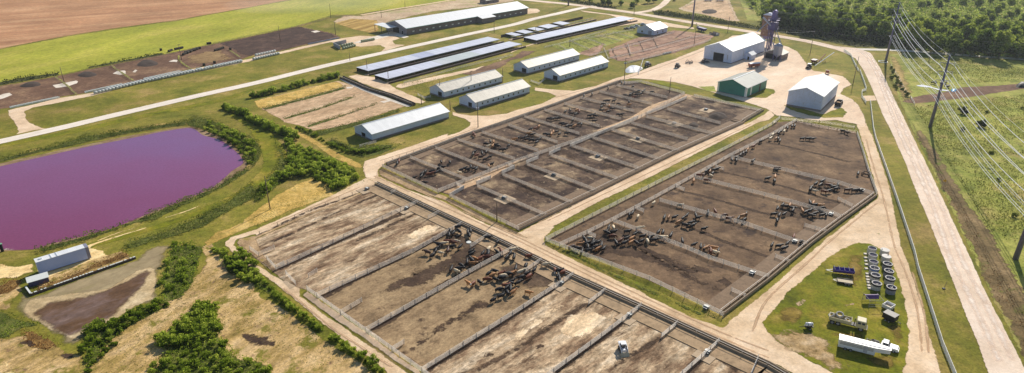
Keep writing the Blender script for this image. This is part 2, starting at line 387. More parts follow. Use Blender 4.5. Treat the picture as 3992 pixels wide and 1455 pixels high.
m_windrow = ground_mat('crop_windrows', [(.38, C(138, 108, 54)), (.5, C(180, 146, 80)), (.62, C(196, 166, 100))], .18, rot=R(66), sc=(.05, 1.2, 1), fine=.2, fscale=.8, big=.15)
m_darkstreak = ground_mat('manure_shade_streak', [(.3, C(56, 43, 36)), (.5, C(78, 61, 49)), (.7, C(104, 84, 66))], .2, fine=.4, fscale=1.5, big=.15, erode=1.7, escale=.45, soft=.22)

m_worn = ground_mat('worn_grass', [(.3, C(84, 66, 34)), (.48, C(126, 106, 44)), (.7, C(160, 134, 74))], .2, fine=.4, erode=1.5, escale=.25, soft=.35)
# base ground reaching the horizon
gb = MB(); k = 40
for i in range(k):
    for j in range(k):
        x0 = -3000+6000*i/k; y0 = -1500+6000*j/k
        gb.quad((x0, y0, 0), (x0+6000/k, y0, 0), (x0+6000/k, y0+6000/k, 0), (x0, y0+6000/k, 0))
o = gb.build('ground', m_lawn); o['kind'] = 'structure'

LY = {}
# --- upper left: wheat, meadow, old lot
patch('meadow', q('t1', -700, 620, 0, 360, 500, 265, 900, 205, 1300, 150, 1878, 45, 't2', 310, -10, 900, -80, 1700, -90, 1600, 0, 900, 80, 700, 110, 560, 110, 300, 195, 0, 260,
      't1', 1560, 325, 1200, 400, 830, 468, 450, 548, 330, 572, 0, 630, -700, 780), m_field, 1, 3, 1)
patch('wheat_field', q('t1', -900, 700, 0, 358, 500, 262, 900, 202, 1300, 148, 1878, 46, 't2', 310, -12, 400, -160, 'S', 900, -150, 0, -120, -700, 0), m_wheat, 2, 3, .8)
patch('dirt_lot', q('t1', -250, 690, 0, 628, 330, 572, 450, 548, 830, 468, 1200, 398, 1560, 322, 1878, 257, 't2', 310, 190, 560, 240, 640, 275, 400, 322, 170, 378, 0, 402,
      't1', 1780, 438, 1400, 508, 1050, 590, 670, 680, 440, 715, 80, 800, 40, 800, -150, 830), m_lot, 3, 3, 1)
patch('dirt_lot', q('t1', 1570, 322, 1878, 257, 't2', 310, 190, 560, 245, 620, 270, 400, 322, 170, 376, 0, 396, 't1', 1850, 424, 1740, 400, 1690, 366, 1640, 345), m_manure, 4, 5, .6)
patch('dirt_lot', q('t1', 1330, 410, 1500, 370, 1640, 362, 1760, 430, 1500, 480, 1330, 470), ground_mat('trampled_straw', [(.3, C(120, 94, 66)), (.5, C(150, 122, 84)), (.7, C(176, 148, 104))], .1, erode=1.2), 4, 9, 1)
for pl in (('t1', 380, 625, 420, 618, 560, 588, 578, 598, 570, 612, 500, 635, 400, 648), ('t1', 822, 540, 850, 522, 915, 515, 932, 540, 880, 553), ('t1', -60, 715, 20, 690, 80, 678, 100, 695, 30, 722, -60, 745),
           ('t1', 1230, 452, 1270, 436, 1305, 440, 1300, 458), ('t1', 962, 530, 985, 508, 1010, 515, 990, 535), ('t2', 392, 232, 440, 222, 470, 232, 430, 242)):
    patch('concrete_pad', q(*pl), m_conc, 5, .8, .5)
patch('farm_lane', q('t1', 45, 812, 80, 802, 440, 716, 670, 680, 1050, 592, 1400, 505, 1780, 440, 1840, 428, 't2', 0, 402, 170, 380, 400, 325, 640, 278, 760, 262, 900, 268, 960, 250, 1010, 262, 1060, 282, 1000, 300, 1020, 325, 1100, 330, 900, 385, 935, 352, 900, 332, 760, 345, 650, 330, 540, 312,
      190, 395, 't1', 1850, 448, 1300, 560, 1000, 620, 680, 705, 250, 790, 190, 815, 205, 870, 240, 905, 330, 939, 400, 945, 'm1', 250, 55, 100, 90, 130, 65, 100, 10, 't1', 70, 870), m_lane, 6, 1.2, .4)
patch('farm_lane', strip(q('t2', 760, 112, 1050, 62, 1400, 5, 1600, -40), 5), m_lane, 5, 1.5, .3)
patch('dusty_lot', q('t2', 540, 160, 640, 110, 760, 115, 1050, 68, 1400, 8, 1878, -60, 1900, 10, 1560, 60, 1300, 85, 1000, 155, 900, 190, 700, 215), m_dust, 3, 4, 1)
patch('crop_plot', q('t2', 560, 170, 700, 135, 890, 148, 905, 225, 850, 248, 700, 215), m_windrow, 4, 2, .6)
patch('concrete_apron', q('t2', 880, 262, 1000, 225, 1120, 270, 1080, 282, 1000, 262, 900, 285, 830, 305, 720, 320, 710, 312), m_conc, 7, .6, .1)
patch('farm_lane', q('t3', 60, 60, 180, 65, 205, 82, 180, 95, 60, 110), m_lane, 6, 1, .2)
# --- long white road and the highway
patch('farm_road', strip(q('m1', -500, 255, 0, 137, 't1', 460, 934, 950, 818, 1480, 695, 1878, 607, 't2', 500, 484, 940, 385, 1500, 262, 1878, 182, 't3', 150, 140, 330, 100, 480, 65, 600, 45), 7.5), m_road2, 8, .7, .2)
patch('highway', strip(q('t3', -500, -60, 140, 5, 420, 33, 700, 70, 900, 98, 1300, 165, 1700, 228, 't4', 60, 264, 300, 305, 560, 368), 9), m_road, 9, .8, .2)
patch('highway', q('t4', 500, 340, 650, 352, 760, 390, 830, 500, 900, 650, 1040, 939, 'm4', 1190, 340, 1330, 640, 1470, 939, 'b4', 1600, 330, 1800, 720, 1878, 880, 2060, 1250, 1720, 1250,
      1600, 939, 1500, 660, 1400, 410, 1240, 0, 'm4', 1200, 790, 1080, 500, 1000, 290, 880, 20, 't4', 840, 850, 760, 650, 700, 520, 640, 430, 550, 385, 440, 345), m_road, 10, .8, .15)
patch('side_road', strip(q('t4', 640, 362, 760, 364, 1000, 372, 1400, 402, 1878, 436, 2300, 470), 6.5), m_side, 9, .8, .2)
patch('farm_lane', strip(q('t3', 900, 95, 1020, 75, 1090, 40, 1130, 0, 1180, -60), 7), m_road, 8, .8, .2)
patch('farm_lane', q('t3', 480, 75, 640, 95, 820, 118, 890, 128, 1010, 150, 1060, 160, 1130, 165, 1330, 200, 1330, 215, 1200, 205, 1120, 195, 940, 170, 800, 190, 600, 215, 300, 280, 80, 350, 0, 385,
      't2', 1600, 520, 1300, 590, 1060, 650, 1010, 640, 1030, 620, 1300, 560, 1600, 500, 1800, 440, 't3', 0, 365, 200, 300, 420, 245, 700, 190, 850, 160, 700, 110, 520, 90), m_lane, 7, 1, .3)
patch('road_island', q('t3', 520, 75, 640, 78, 800, 100, 790, 108, 640, 95), m_mow, 11, .8, .2)
patch('road_island', q('t3', 885, 115, 960, 118, 1035, 142, 990, 150, 910, 130), m_mow, 11, .8, .2)
patch('grass_verge', q('t3', 1110, 165, 1180, 165, 1500, 215, 1690, 238, 1700, 255, 1560, 250, 1380, 215), m_mow, 11, .8, .2)
# --- yard, lanes
patch('farm_yard', q('t3', 730, 605, 740, 575, 900, 530, 1030, 480, 1180, 430, 1420, 335, 1560, 285, 1600, 262, 1680, 258, 't4', 60, 320, 160, 345, 230, 380, 265, 430, 300, 480, 345, 520, 420, 530, 480, 545, 560, 560, 625, 620, 570, 650, 545, 690, 640, 735, 690, 790, 720, 860, 740, 939,
      'm4', 720, 30, 640, 10, 't4', 500, 885, 380, 890, 200, 862, 60, 850, 't3', 1850, 800, 1740, 765, 1500, 692, 1320, 640, 1180, 605, 1000, 585, 870, 578), m_yard, 10, 1.5, .5)
patch('farm_lane', q('m2', 780, 280, 950, 225, 1150, 160, 1450, 55, 'z1', 400, 930, 560, 880, 690, 800, 710, 750, 640, 700, 450, 640, 440, 575, 560, 610, 740, 640, 1000, 640, 1250, 610,
      't3', 0, 812, 200, 760, 310, 705, 250, 680, 150, 665, 155, 640, 260, 652, 440, 665, 600, 630, 740, 575, 900, 530, 920, 560, 780, 590, 500, 690, 300, 765, 0, 880,
      'm2', 1780, 0, 1500, 95, 1100, 240, 950, 300, 900, 345, 880, 420, 790, 400, 770, 330), m_lane, 9, 1.2, .3)
patch('farm_lane', q('t2', 660, 560, 740, 545, 900, 570, 1000, 630, 1030, 650, 1150, 700, 1250, 745, 1210, 765, 1120, 750, 900, 660, 760, 610), m_lane, 7, 1.5, .4)
patch('farm_lane', q('m2', 770, 330, 900, 340, 905, 388, 1100, 482, 1380, 575, 1500, 640, 1700, 742, 1878, 802, 'm3', 20, 800, 160, 760, 330, 745, 235, 850, 'b3', 250, 0, 500, 130, 800, 265, 1000, 370, 1300, 520, 1530, 600, 1600, 525, 1878, 305,
      'b4', 330, 25, 'm4', 560, 730, 800, 540, 790, 500, 700, 180, 660, 60, 640, 0, 730, 0, 785, 120, 850, 300, 905, 470, 1000, 939, 'b4', 1040, 120, 1150, 450, 1230, 750, 1290, 939, 1330, 1200, 800, 1200, 170, 945,
      0, 862, 'b3', 1500, 702, 940, 442, 440, 217, 0, 27, 'm2', 1480, 717, 1180, 572, 900, 442, 860, 440, 790, 410), m_laneA, 8, 1.2, .3)
patch('farm_lane', q('m3', 50, 792, 600, 520, 1200, 220, 1690, 0, 't3', 1700, 910, 1840, 835, 1878, 795, 't4', 60, 845, 20, 880, 'm3', 1800, 0, 1500, 150, 1000, 405, 600, 600, 330, 750, 160, 800), m_lane, 9, 1, .3)
patch('farm_lane', q('m2', 800, 395, 890, 432, 870, 462, 600, 592, 300, 702, 100, 792, 0, 832, 'W', 640, 592, 600, 604, 592, 618, 640, 655, 700, 695, 760, 725, 'b2', 330, 375, 1000, 845, 1130, 939, 1300, 1080, 1150, 1080,
      950, 945, 900, 902, 600, 692, 400, 522, 100, 272, 0, 205, 'W', 590, 650, 560, 614, 575, 598, 'm2', 0, 772, 300, 640, 560, 522), m_laneA, 7, 1.2, .4)
patch('grass_island', q('m4', 560, 905, 660, 872, 760, 882, 'b4', 830, 20, 880, 40, 920, 90, 1000, 340, 1040, 480, 1060, 700, 1050, 800, 1010, 930, 1000, 1000, 480, 960, 250, 832, 60, 722, -25, 640, -60, 565, 0, 500, 150, 332, 330, 172, 450, 72), m_mow, 11, 1.2, .4)
patch('bare_earth', q('b4', -20, 600, 60, 640, 220, 610, 330, 640, 480, 700, 500, 800, 620, 900, 480, 935, 250, 825, 60, 715), ground_mat('worn_ground', [(.3, C(116, 92, 52)), (.48, C(166, 138, 96)), (.7, C(204, 178, 142))], .25, fine=.4, erode=1.6, escale=.25, soft=.2), 12, 3, 1)
patch('bare_earth', q('b4', 170, 430, 260, 380, 330, 400, 310, 450, 240, 480), m_plot, 12, 2.5, .6)
for a in (('b4', 60, 480, 200, 440, 300, 500, 220, 600, 80, 570), ('b4', 420, 640, 560, 620, 720, 650, 700, 700, 520, 690), ('b4', 700, 820, 900, 800, 980, 860, 900, 930, 760, 900), ('b4', 560, 90, 700, 60, 720, 180, 660, 330, 560, 260), ('b4', 860, 600, 960, 560, 1000, 700, 920, 760)):
    patch('worn_grass', q(*a), m_worn, 12, 2.0, .8)
patch('bare_earth', q('b4', 520, 430, 640, 420, 680, 450, 560, 470), m_plot, 12, 2, .6)
patch('grass_tuft_patch', q('m4', 770, 800, 830, 740, 850, 760, 860, 850, 790, 840), m_mow, 12, 3.5, 1)
patch('grass_verge', q('t4', 100, 770, 170, 772, 400, 835, 540, 780, 600, 830, 560, 865, 420, 870, 300, 850, 160, 810), m_mow, 12, 1.5, .5)
patch('grass_verge', q('t3', 1345, 635, 1480, 630, 1500, 680, 1420, 670), m_rough, 12, 1, .4)
patch('grass_verge', q('t3', 980, 590, 1100, 590, 1250, 650, 1230, 660, 1000, 605), m_mow, 12, 1, .3)
patch('grass_verge', q('t4', -260, 605, 60, 655, 75, 680, 0, 725, -150, 720, -170, 712), m_mow, 11, 2, .4)
m_paddock = ground_mat('paddock_soil', [(.3, C(124, 94, 78)), (.5, C(166, 130, 110)), (.7, C(192, 160, 134))], .12, fine=.35, big=.25, spots=[(.1, .58, .68, C(140, 134, 66), 0, (1, 1, 1))])
# --- pens
patch('pen_floor', q('m2', 890, 452, 0, 842, 'W', 600, 606, 596, 620, 740, 728, 'b2', 370, 335, 1209, 922, 1400, 1070, 'b3', 1878, 1200, 'b4', 400, 1080, 170, 950, 0, 872, 'b3', 440, 228, 'm2', 1480, 725), m_pent, 5, .8, .2)
patch('pen_floor', q('b2', 440, 372, 'm2', 1500, 742, 'm2', 1880, 910, 'b3', 440, 230, 'b2', 1209, 915, 800, 625), m_penb, 6, 1.2, .4)
patch('pen_floor', q('m2', 920, 316, 1330, 503, 1410, 533, 1878, 757, 'm3', 40, 783, 600, 515, 1200, 215, 1690, 0, 't3', 1690, 905, 1835, 808, 1330, 700, 1255, 685, 880, 592, 790, 590, 'm2', 1780, 0, 950, 303), m_penr, 6, .9, .2)
patch('pen_floor', q('m3', 240, 850, 1878, 26, 'c5', 910, 38, 1095, 22, 1645, 128, 'm4', 690, 180, 800, 512, 270, 935, 'b3', 1540, 508, 460, 38, 340, 0), m_pen, 6, .9, .2)
patch('pen_floor', q('t3', 690, 360, 880, 280, 1000, 250, 1180, 220, 1320, 235, 1500, 262, 1420, 320, 1200, 390, 900, 450, 760, 450, 690, 420), m_paddock, 6, 3, .8)
patch('pen_floor', q('t3', 240, 335, 420, 280, 700, 215, 920, 230, 900, 270, 640, 360, 600, 400, 400, 390), m_rough, 6, 3, .8)
patch('pen_floor', q('t2', 1470, 540, 1700, 470, 1878, 410, 't3', 60, 370, 200, 370, 100, 420, 0, 445, 't2', 1800, 500, 1600, 560), m_lot, 6, 3, .8)
patch('alley', q('m2', 1340, 506, 1420, 528, 1700, 420, 1878, 310, 'm3', 100, 260, 500, 90, 850, 5, 't3', 980, 855, 1330, 700, 1255, 686, 1000, 770, 'm3', 850, -40, 0, 283), m_dust if False else m_plot, 7, 1, .3)
m_track = ground_mat('trampled_edge', [(.3, C(120, 96, 70)), (.5, C(166, 138, 104)), (.7, C(200, 172, 136))], .15, fine=.4, big=.15, soft=.2, spots=[(.15, .6, .7, C(146, 128, 60), 0, (1, 1, 1))])
patch('bare_earth', q('m2', 880, 355, 915, 322, 1330, 512, 1400, 540, 1860, 768, 2030, 850, 1980, 850, 1800, 795, 1500, 645, 1380, 575, 1100, 485, 905, 392), m_track, 9, 1.4, .4)
patch('bare_earth', q('b2', 320, 372, 372, 328, 800, 632, 1209, 922, 1420, 1075, 1280, 1080, 1120, 935, 1000, 850, 600, 575), m_lane, 8, 1, .3)
patch('bare_earth', q('m2', 890, 446, 600, 575, 300, 690, 0, 822, 'W', 600, 600, 592, 612, 720, 715, 745, 730, 700, 700, 'm2', 0, 850, 300, 720, 600, 600, 880, 475), m_track, 9, 1, .3)
# dark trodden lines, manure streaks and painted fence shade in the pens
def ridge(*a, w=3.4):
    streak(*a, w=w, feather=1.5, mat=m_ridge_shade)
def streak(*a, w=3., feather=1.6, mat=None):
    patch('manure_shade_streak', strip(q(*a), w), mat or m_darkstreak, 8, feather, .5)
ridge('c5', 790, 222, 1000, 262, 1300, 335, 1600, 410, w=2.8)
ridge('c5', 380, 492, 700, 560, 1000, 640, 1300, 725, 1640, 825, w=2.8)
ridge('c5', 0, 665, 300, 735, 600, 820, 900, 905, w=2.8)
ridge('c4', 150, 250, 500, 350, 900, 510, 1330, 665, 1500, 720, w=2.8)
streak('b3', 620, 60, 800, 40, 1000, 100, 1200, 190, 1400, 290, 1560, 350, w=[3, 8, 6, 4, 3, 2], feather=2.5)
streak('b3', 880, -60, 1000, 60, 1150, 120, 1330, 220, w=5, feather=2.5)
streak('b3', 1300, 160, 1380, 180, 1470, 210, w=4); streak('b3', 1500, 250, 1650, 330, w=4)
streak('b3', 1640, 215, 1760, 240, w=5); streak('b3', 1420, 420, 1500, 430, w=4); streak('b3', 690, 130, 770, 130, w=4)
streak('b2', 920, 360, 1050, 290, 1200, 250, 1400, 130, 'b2', 1600, 20, w=[3, 6, 8, 6, 6], feather=2.5)
streak('b2', 1120, 205, 1180, 195, w=3.5); streak('b2', 1070, 820, 1330, 620, 1500, 520, 1680, 420, w=[2, 3, 3, 6], feather=2.2)
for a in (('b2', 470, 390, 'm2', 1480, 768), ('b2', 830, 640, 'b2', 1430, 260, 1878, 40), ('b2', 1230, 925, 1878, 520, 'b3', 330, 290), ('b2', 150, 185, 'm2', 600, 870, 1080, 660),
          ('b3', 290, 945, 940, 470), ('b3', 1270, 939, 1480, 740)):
    ridge(*a)  # manure lines below the fences with the fence shade painted in
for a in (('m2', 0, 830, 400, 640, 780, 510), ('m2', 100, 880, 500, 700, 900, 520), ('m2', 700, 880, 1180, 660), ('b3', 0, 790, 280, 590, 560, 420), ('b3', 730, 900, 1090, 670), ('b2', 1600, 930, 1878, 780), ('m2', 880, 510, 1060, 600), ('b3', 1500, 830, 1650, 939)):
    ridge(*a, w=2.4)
for a in (('b2', 1670, 800, 1740, 810), ('b3', 170, 740, 220, 765), ('c6', 280, 600, 340, 640), ('c6', 380, 505, 400, 520), ('c6', 960, 160, 1050, 190), ('c6', 950, 270, 1060, 260)):
    streak(*a, w=3, feather=1.4)
for a in (('t3', 1430, 830, 1560, 860), ('t3', 1290, 905, 1360, 925), ('m3', 1190, 50, 1290, 70), ('m3', 900, 40, 1200, 130), ('m3', 330, 200, 480, 260), ('m3', 40, 310, 200, 380), ('m3', 20, 460, 200, 540), ('m3', 640, 310, 800, 330), ('m3', 770, 180, 1000, 230), ('m2', 1560, 590, 1700, 640)):
    streak(*a, w=6, feather=2.8)
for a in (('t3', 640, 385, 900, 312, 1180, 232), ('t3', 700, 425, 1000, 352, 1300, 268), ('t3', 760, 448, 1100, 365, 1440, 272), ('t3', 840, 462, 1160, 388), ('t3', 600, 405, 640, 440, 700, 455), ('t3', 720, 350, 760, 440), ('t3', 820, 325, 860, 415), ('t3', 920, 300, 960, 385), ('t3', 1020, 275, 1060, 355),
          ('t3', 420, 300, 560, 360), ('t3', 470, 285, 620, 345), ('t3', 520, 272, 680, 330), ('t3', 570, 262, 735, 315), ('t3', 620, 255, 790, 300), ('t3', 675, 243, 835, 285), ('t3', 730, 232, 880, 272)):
    streak(*a, w=1.5, feather=.8, mat=m_ridge_shade)  # dark ribbons painting the shade of the paddock fences
patch('dirt_lot', q('t3', 440, 395, 620, 330, 700, 300, 640, 400, 560, 415), m_paddock, 7, 3, .8)
patch('rubble_ground', q('b2', -130, 650, -60, 635, 60, 655, 160, 690, 150, 745, 40, 760, -90, 715), m_darkstreak, 8, 1.6, .8)
patch('rubble_ground', q('b1', 420, 800, 500, 790, 590, 800, 560, 840, 460, 850), m_darkstreak, 8, 1, .6)
patch('rubble_ground', q('b1', 140, 720, 220, 690, 290, 740, 200, 770), m_darkstreak, 8, 1, .6)
for a in (('t1', 400, 560, 470, 610, 560, 690), ('t1', 815, 478, 900, 540, 985, 600), ('t1', 1310, 405, 1320, 450, 1400, 505), ('t1', 1680, 368, 1760, 420)):
    streak(*a, w=2.2, feather=1.2, mat=m_rough)
m_wet = ground_mat('wet_trodden_soil', [(.3, C(60, 48, 40)), (.5, C(88, 71, 57)), (.7, C(128, 106, 82))], .2, fine=.4, erode=1.2, escale=.2, soft=.3)
for a in (('c1', 420, 300, 620, 130, 900, 150, 1150, 330, 1500, 560, 1700, 640, 1300, 800, 900, 900, 500, 1000, 300, 980, 600, 760, 900, 560, 700, 480, 500, 400), ('c2', 540, 250, 760, 200, 900, 60, 1250, 300, 1480, 430, 1350, 560, 1000, 580, 850, 500, 700, 460, 560, 300),
          ('c3', 200, 620, 560, 480, 800, 340, 1300, 560, 1400, 640, 1000, 700, 700, 760, 400, 790), ('c5', 870, 870, 1000, 780, 1380, 850, 1420, 900, 1200, 930, 900, 920), ('c5', 1210, 640, 1330, 580, 1480, 640, 1500, 700, 1300, 690), ('c5', 230, 500, 300, 440, 400, 470, 330, 540)):
    patch('wet_soil', q(*a), m_wet, 7.1, 2.0, 1)
rs = random.Random(21)
PN = [np.array([(p.x, p.y) for p in q('m2', 860, 540, 1380, 760, 'b2', 420, 320, 'W', 640, 640)]), np.array([(p.x, p.y) for p in q('b3', 430, 300, 1700, 900, 1500, 1000, 'b2', 1400, 930)])]
for k_ in range(22):
    a = g('b3', rs.uniform(-60, 900), rs.uniform(520, 930)) if k_ % 2 else g('m2', rs.uniform(100, 1150), rs.uniform(560, 900))
    if not inside_np(np.array([(a.x, a.y)]), PN[(k_+1) % 2])[0]: continue
    d = DA*rs.uniform(5, 12); nrm_ = DB*rs.uniform(.8, 2.2)
    patch('wet_soil', [a-d, a-d*.3+nrm_, a+d*.5+nrm_*.8, a+d, a+d*.3-nrm_, a-d*.5-nrm_*.7], m_wet if k_ % 3 else m_ridge_shade, 7.2+k_*.07, 1.0, .5)
# pale dry patches in the near pens
for a in (('m2', 1120, 790, 1200, 760, 1280, 735, 1380, 770, 1340, 800, 1150, 860, 1090, 840), ('b3', 380, 500, 620, 470, 700, 530, 600, 660, 420, 700, 330, 640), ('b3', 0, 640, 200, 500, 330, 430, 400, 440, 200, 600, 0, 760)):
    patch('dry_crust', q(*a), ground_mat('pale_crust', [(.3, C(190, 160, 124)), (.5, C(218, 192, 156)), (.7, C(232, 212, 184))], .25, rot=A_, sc=(.4, 1, 1), fine=.35, fscale=1.6, erode=1.2) if 'mpc' not in LY else LY['mpc'], 7, 2, .8)
    LY['mpc'] = bpy.data.materials['pale_crust']
# --- old plots beside the hedge
patch('plot', q('t2', -30, 740, 300, 660, 600, 590, 660, 610, 760, 640, 1100, 780, 1040, 800, 640, 930, 'm2', 420, 60, 300, 20, 't2', 200, 900, 30, 800), m_plot, 5, 1.5, .5)
patch('dry_grass', q('t2', -30, 742, 300, 662, 590, 594, 650, 628, 600, 652, 300, 730, 50, 800, 0, 790), m_dry, 6, 1.5, .4)
patch('concrete_apron', q('t2', 600, 580, 630, 578, 780, 645, 960, 715, 1150, 780, 1100, 785, 900, 715, 760, 660), m_conc, 7, .5, .1)
patch('concrete_apron', q('t2', 650, 640, 720, 632, 700, 648, 660, 652), m_conc, 8, .4, .1)
patch('concrete_apron', q('t2', 900, 745, 1000, 728, 1010, 735, 930, 757), m_conc, 8, .4, .1)
patch('dry_grass', q('m2', 180, 10, 290, 40, 420, 110, 560, 190, 700, 265, 780, 300, 790, 345, 720, 330, 560, 262, 400, 155, 290, 95, 210, 60), m_dry, 5, 1.5, .5)
patch('dry_grass', q('W', 505, 612, 545, 582, 600, 560, 650, 520, 690, 492, 740, 462, 790, 446, 830, 465, 848, 490, 700, 547, 570, 602, 520, 625), m_dry, 5, 2, .8)
# --- pond and basin
patch('pond_bank', q('m1', -300, 345, 0, 290, 300, 228, 700, 140, 1000, 80, 1250, 38, 1400, 20, 1500, 50, 1620, 95, 1720, 160, 1800, 230, 1830, 290, 1800, 350, 1600, 480, 1300, 600, 1000, 720, 600, 850, 300, 930, -100, 960, -500, 960, -700, 600), ground_mat('pond_bank_mud', [(.3, C(110, 86, 62)), (.5, C(142, 116, 88)), (.7, C(164, 142, 112))], .15, fine=.3, erode=.6), 3, 1.5, .6)
m_pond, nt, out = new_mat('pond_water')
b = N(nt, 'ShaderNodeBsdfPrincipled'); b.inputs['Roughness'].default_value = .12; b.inputs['IOR'].default_value = 1.33
geo = N(nt, 'ShaderNodeNewGeometry'); sx = N(nt, 'ShaderNodeSeparateXYZ'); nt.links.new(geo.outputs['Position'], sx.inputs[0])
grad = N(nt, 'ShaderNodeMapRange'); grad.inputs[1].default_value = 130; grad.inputs[2].default_value = 260; nt.links.new(sx.outputs['Y'], grad.inputs[0])
n1 = pos_noise(nt, .05, 6, .6)
v = math_n(nt, 'ADD', grad.outputs[0], math_n(nt, 'MULTIPLY', math_n(nt, 'SUBTRACT', n1, .5), .35))
c = ramp(nt, v, [(0, C(130, 58, 86)), (.35, C(134, 66, 102)), (.8, C(138, 80, 124)), (1, C(134, 88, 136))])  # bluer far end: sky reflection painted into the water colour
n2 = pos_noise(nt, 1.2, 6, .75)
c = mixc(nt, 1., c, ramp(nt, n2, [(.3, (.86, .86, .86)), (.7, (1.14, 1.14, 1.14))]), 'MULTIPLY')
nt.links.new(c, b.inputs['Base Color'])
bp = N(nt, 'ShaderNodeBump'); bp.inputs['Strength'].default_value = .12; bp.inputs['Distance'].default_value = .1
nt.links.new(pos_noise(nt, 1.6, 4, .6, R(30), (.5, 1, 1)), bp.inputs['Height']); nt.links.new(bp.outputs[0], b.inputs['Normal']); nt.links.new(b.outputs[0], out.inputs[0])
patch('pond_water', q('m1', -300, 375, 0, 318, 200, 272, 500, 205, 700, 162, 1000, 103, 1200, 62, 1370, 38, 1430, 50, 1480, 88, 1600, 122, 1680, 172, 1750, 232, 1783, 292, 1700, 352, 1560, 470, 1300, 582, 1100, 660, 850, 762, 600, 832, 350, 892, 250, 922, 0, 928, -500, 930, -650, 600), m_pond, 5, .3, .35, smooth=3)
patch('pond_foam', q('m1', 0, 920, 60, 905, 190, 918, 250, 925, 180, 935, 0, 937, -80, 940, -80, 925), m_conc, 6, 2, .5)
patch('grass_track', strip(q('t1', 1700, 830, 1850, 920, 'm2', 30, 70, 110, 180, 140, 270, 110, 340, 30, 410, 'm1', 1750, 520, 1500, 640, 1150, 760, 800, 860, 500, 935), [6, 7, 9, 11, 11, 10, 8, 6, 6, 5, 5]), m_mow, 4, 2, .3)
patch('grass_track', strip(q('m1', -100, 190, 200, 130, 600, 50, 't1', 1000, 860, 1400, 780, 1640, 730, 't2', 0, 650, 400, 545), [7, 7, 8, 8, 8, 7, 5, 4]), m_mow, 4, 2, .3)
patch('sand_track', strip(q('m1', 1140, 745, 900, 820, 680, 890, 640, 920), [.6, 1.2, 2, 2]), m_sand, 5, .6, .2)
patch('sand_track', strip(q('m1', 1520, 585, 1350, 650, 1200, 695), [.6, 1.2, .8]), m_sand, 5, .6, .2)
patch('sand_track', strip(q('m1', 1010, 765, 850, 810, 700, 870), [.6, 1, 1.2]), m_sand, 5, .6, .2)
patch('sand', q('b1', -80, 110, 40, 130, 150, 150, 250, 125, 285, 195, 200, 215, 130, 245, 0, 255, -80, 270), m_sand, 4, 1.5, .8)
patch('sand', q('b1', 640, 5, 720, 30, 760, 38, 785, 80, 740, 115, 690, 125, 600, 190, 520, 225, 300, 250, 270, 180), m_sand, 4, 1.2, .6)
patch('basin', q('b1', 1265, -5, 1235, 60, 1172, 250, 1185, 370, 1140, 425, 960, 465, 880, 535, 750, 585, 650, 645, 600, 720, 520, 770, 430, 710, 340, 605, 310, 572, 160, 535, 108, 470, 150, 330, 230, 372, 500, 275, 980, 108, 1050, 30, 1150, -5), m_basin, 4, 2.6, .7)
patch('basin_crust', q('b1', 125, 480, 200, 405, 350, 370, 500, 350, 780, 310, 880, 250, 1000, 180, 1100, 150, 1170, 170, 1165, 330, 1150, 405, 1050, 440, 900, 530, 780, 590, 640, 645, 560, 700, 480, 705, 330, 610, 180, 535), m_crust, 5, 1.8, .8)
patch('mud', q('b1', 215, 505, 290, 430, 400, 395, 550, 375, 770, 320, 900, 265, 1000, 205, 1090, 168, 1145, 190, 1100, 250, 1050, 330, 960, 420, 900, 500, 780, 570, 640, 625, 500, 695, 430, 690, 340, 605), m_mud, 6, 2.6, .9)
patch('bank', q('b1', 600, 1000, 640, 700, 760, 590, 900, 545, 1200, 420, 1350, 300, 1480, 150, 1450, 0, 1560, -20, 1640, 30, 1878, 250, 'b2', 0, 330, 250, 480, 450, 625, 700, 800, 900, 945, 1000, 1100, 'b1', 700, 1100), m_slope, 4, 2, .8)
patch('bank', q('b1', -80, 640, 60, 660, 200, 640, 340, 650, 440, 730, 520, 790, 620, 800, 600, 1000, -80, 1000), m_slope, 4, 2, .8)
patch('bank', q('b1', -80, 300, 60, 280, 160, 240, 190, 320, 120, 420, 100, 490, -80, 480), m_slope, 4, 2, .8)
patch('bank', q('b1', 240, 340, 330, 240, 660, 110, 900, 40, 980, 95, 600, 235), m_slope, 5, 1, .3)
patch('dirt_track', q('b1', 0, 790, 60, 830, 230, 1000, 0, 1000), m_sand, 5, 2, .5)
# --- right side
patch('pasture', q('m4', 1020, -10, 't4', 960, 740, 900, 560, 880, 400, 1000, 385, 1400, 415, 1878, 450, 2500, 500, 'b4', 2300, 1300, 2060, 1200, 1878, 880, 1600, 330, 1450, 0, 'm4', 1330, 640, 1190, 340), m_rough, 2, 1.5, .4)
patch('ditch', q('m4', 1030, 0, 1090, 20, 1170, 90, 1270, 240, 1360, 380, 1480, 560, 1620, 760, 1700, 860, 'b4', 1780, 120, 1900, 330, 2100, 700, 2090, 1000, 1880, 880, 1610, 330, 1455, 0, 'm4', 1335, 640, 1195, 340), m_ditch, 3, 2.5, 1)
patch('ditch', q('t4', 880, 400, 960, 420, 1010, 520, 1060, 640, 1080, 740, 980, 740, 930, 640), ground_mat('ditch_dry_grass', [(.3, C(134, 118, 62)), (.5, C(172, 146, 90)), (.7, C(192, 166, 112))], .12, fine=.4, soft=.25, erode=1.1), 3, 4, 1)
patch('dirt_track', q('t4', 955, 745, 1090, 700, 1250, 680, 1400, 640, 1700, 622, 1878, 605, 2200, 600, 2200, 660, 1878, 655, 1600, 700, 1300, 740, 1090, 765), m_lot, 4, 2, .6)
patch('dirt_track', q('t4', 690, 700, 790, 700, 810, 740, 720, 745), m_lane, 9, 1.2, .3)
patch('dirt_lot', q('t3', 1200, 62, 1330, -10, 1590, -10, 1670, 160, 1560, 152, 1400, 110, 1240, 82), m_dust, 3, 3, .8)
patch('dirt_lot', q('t3', 1215, 60, 1330, 5, 1590, 5, 1660, 155, 1560, 148, 1400, 108), m_plot, 4, 5, .8)
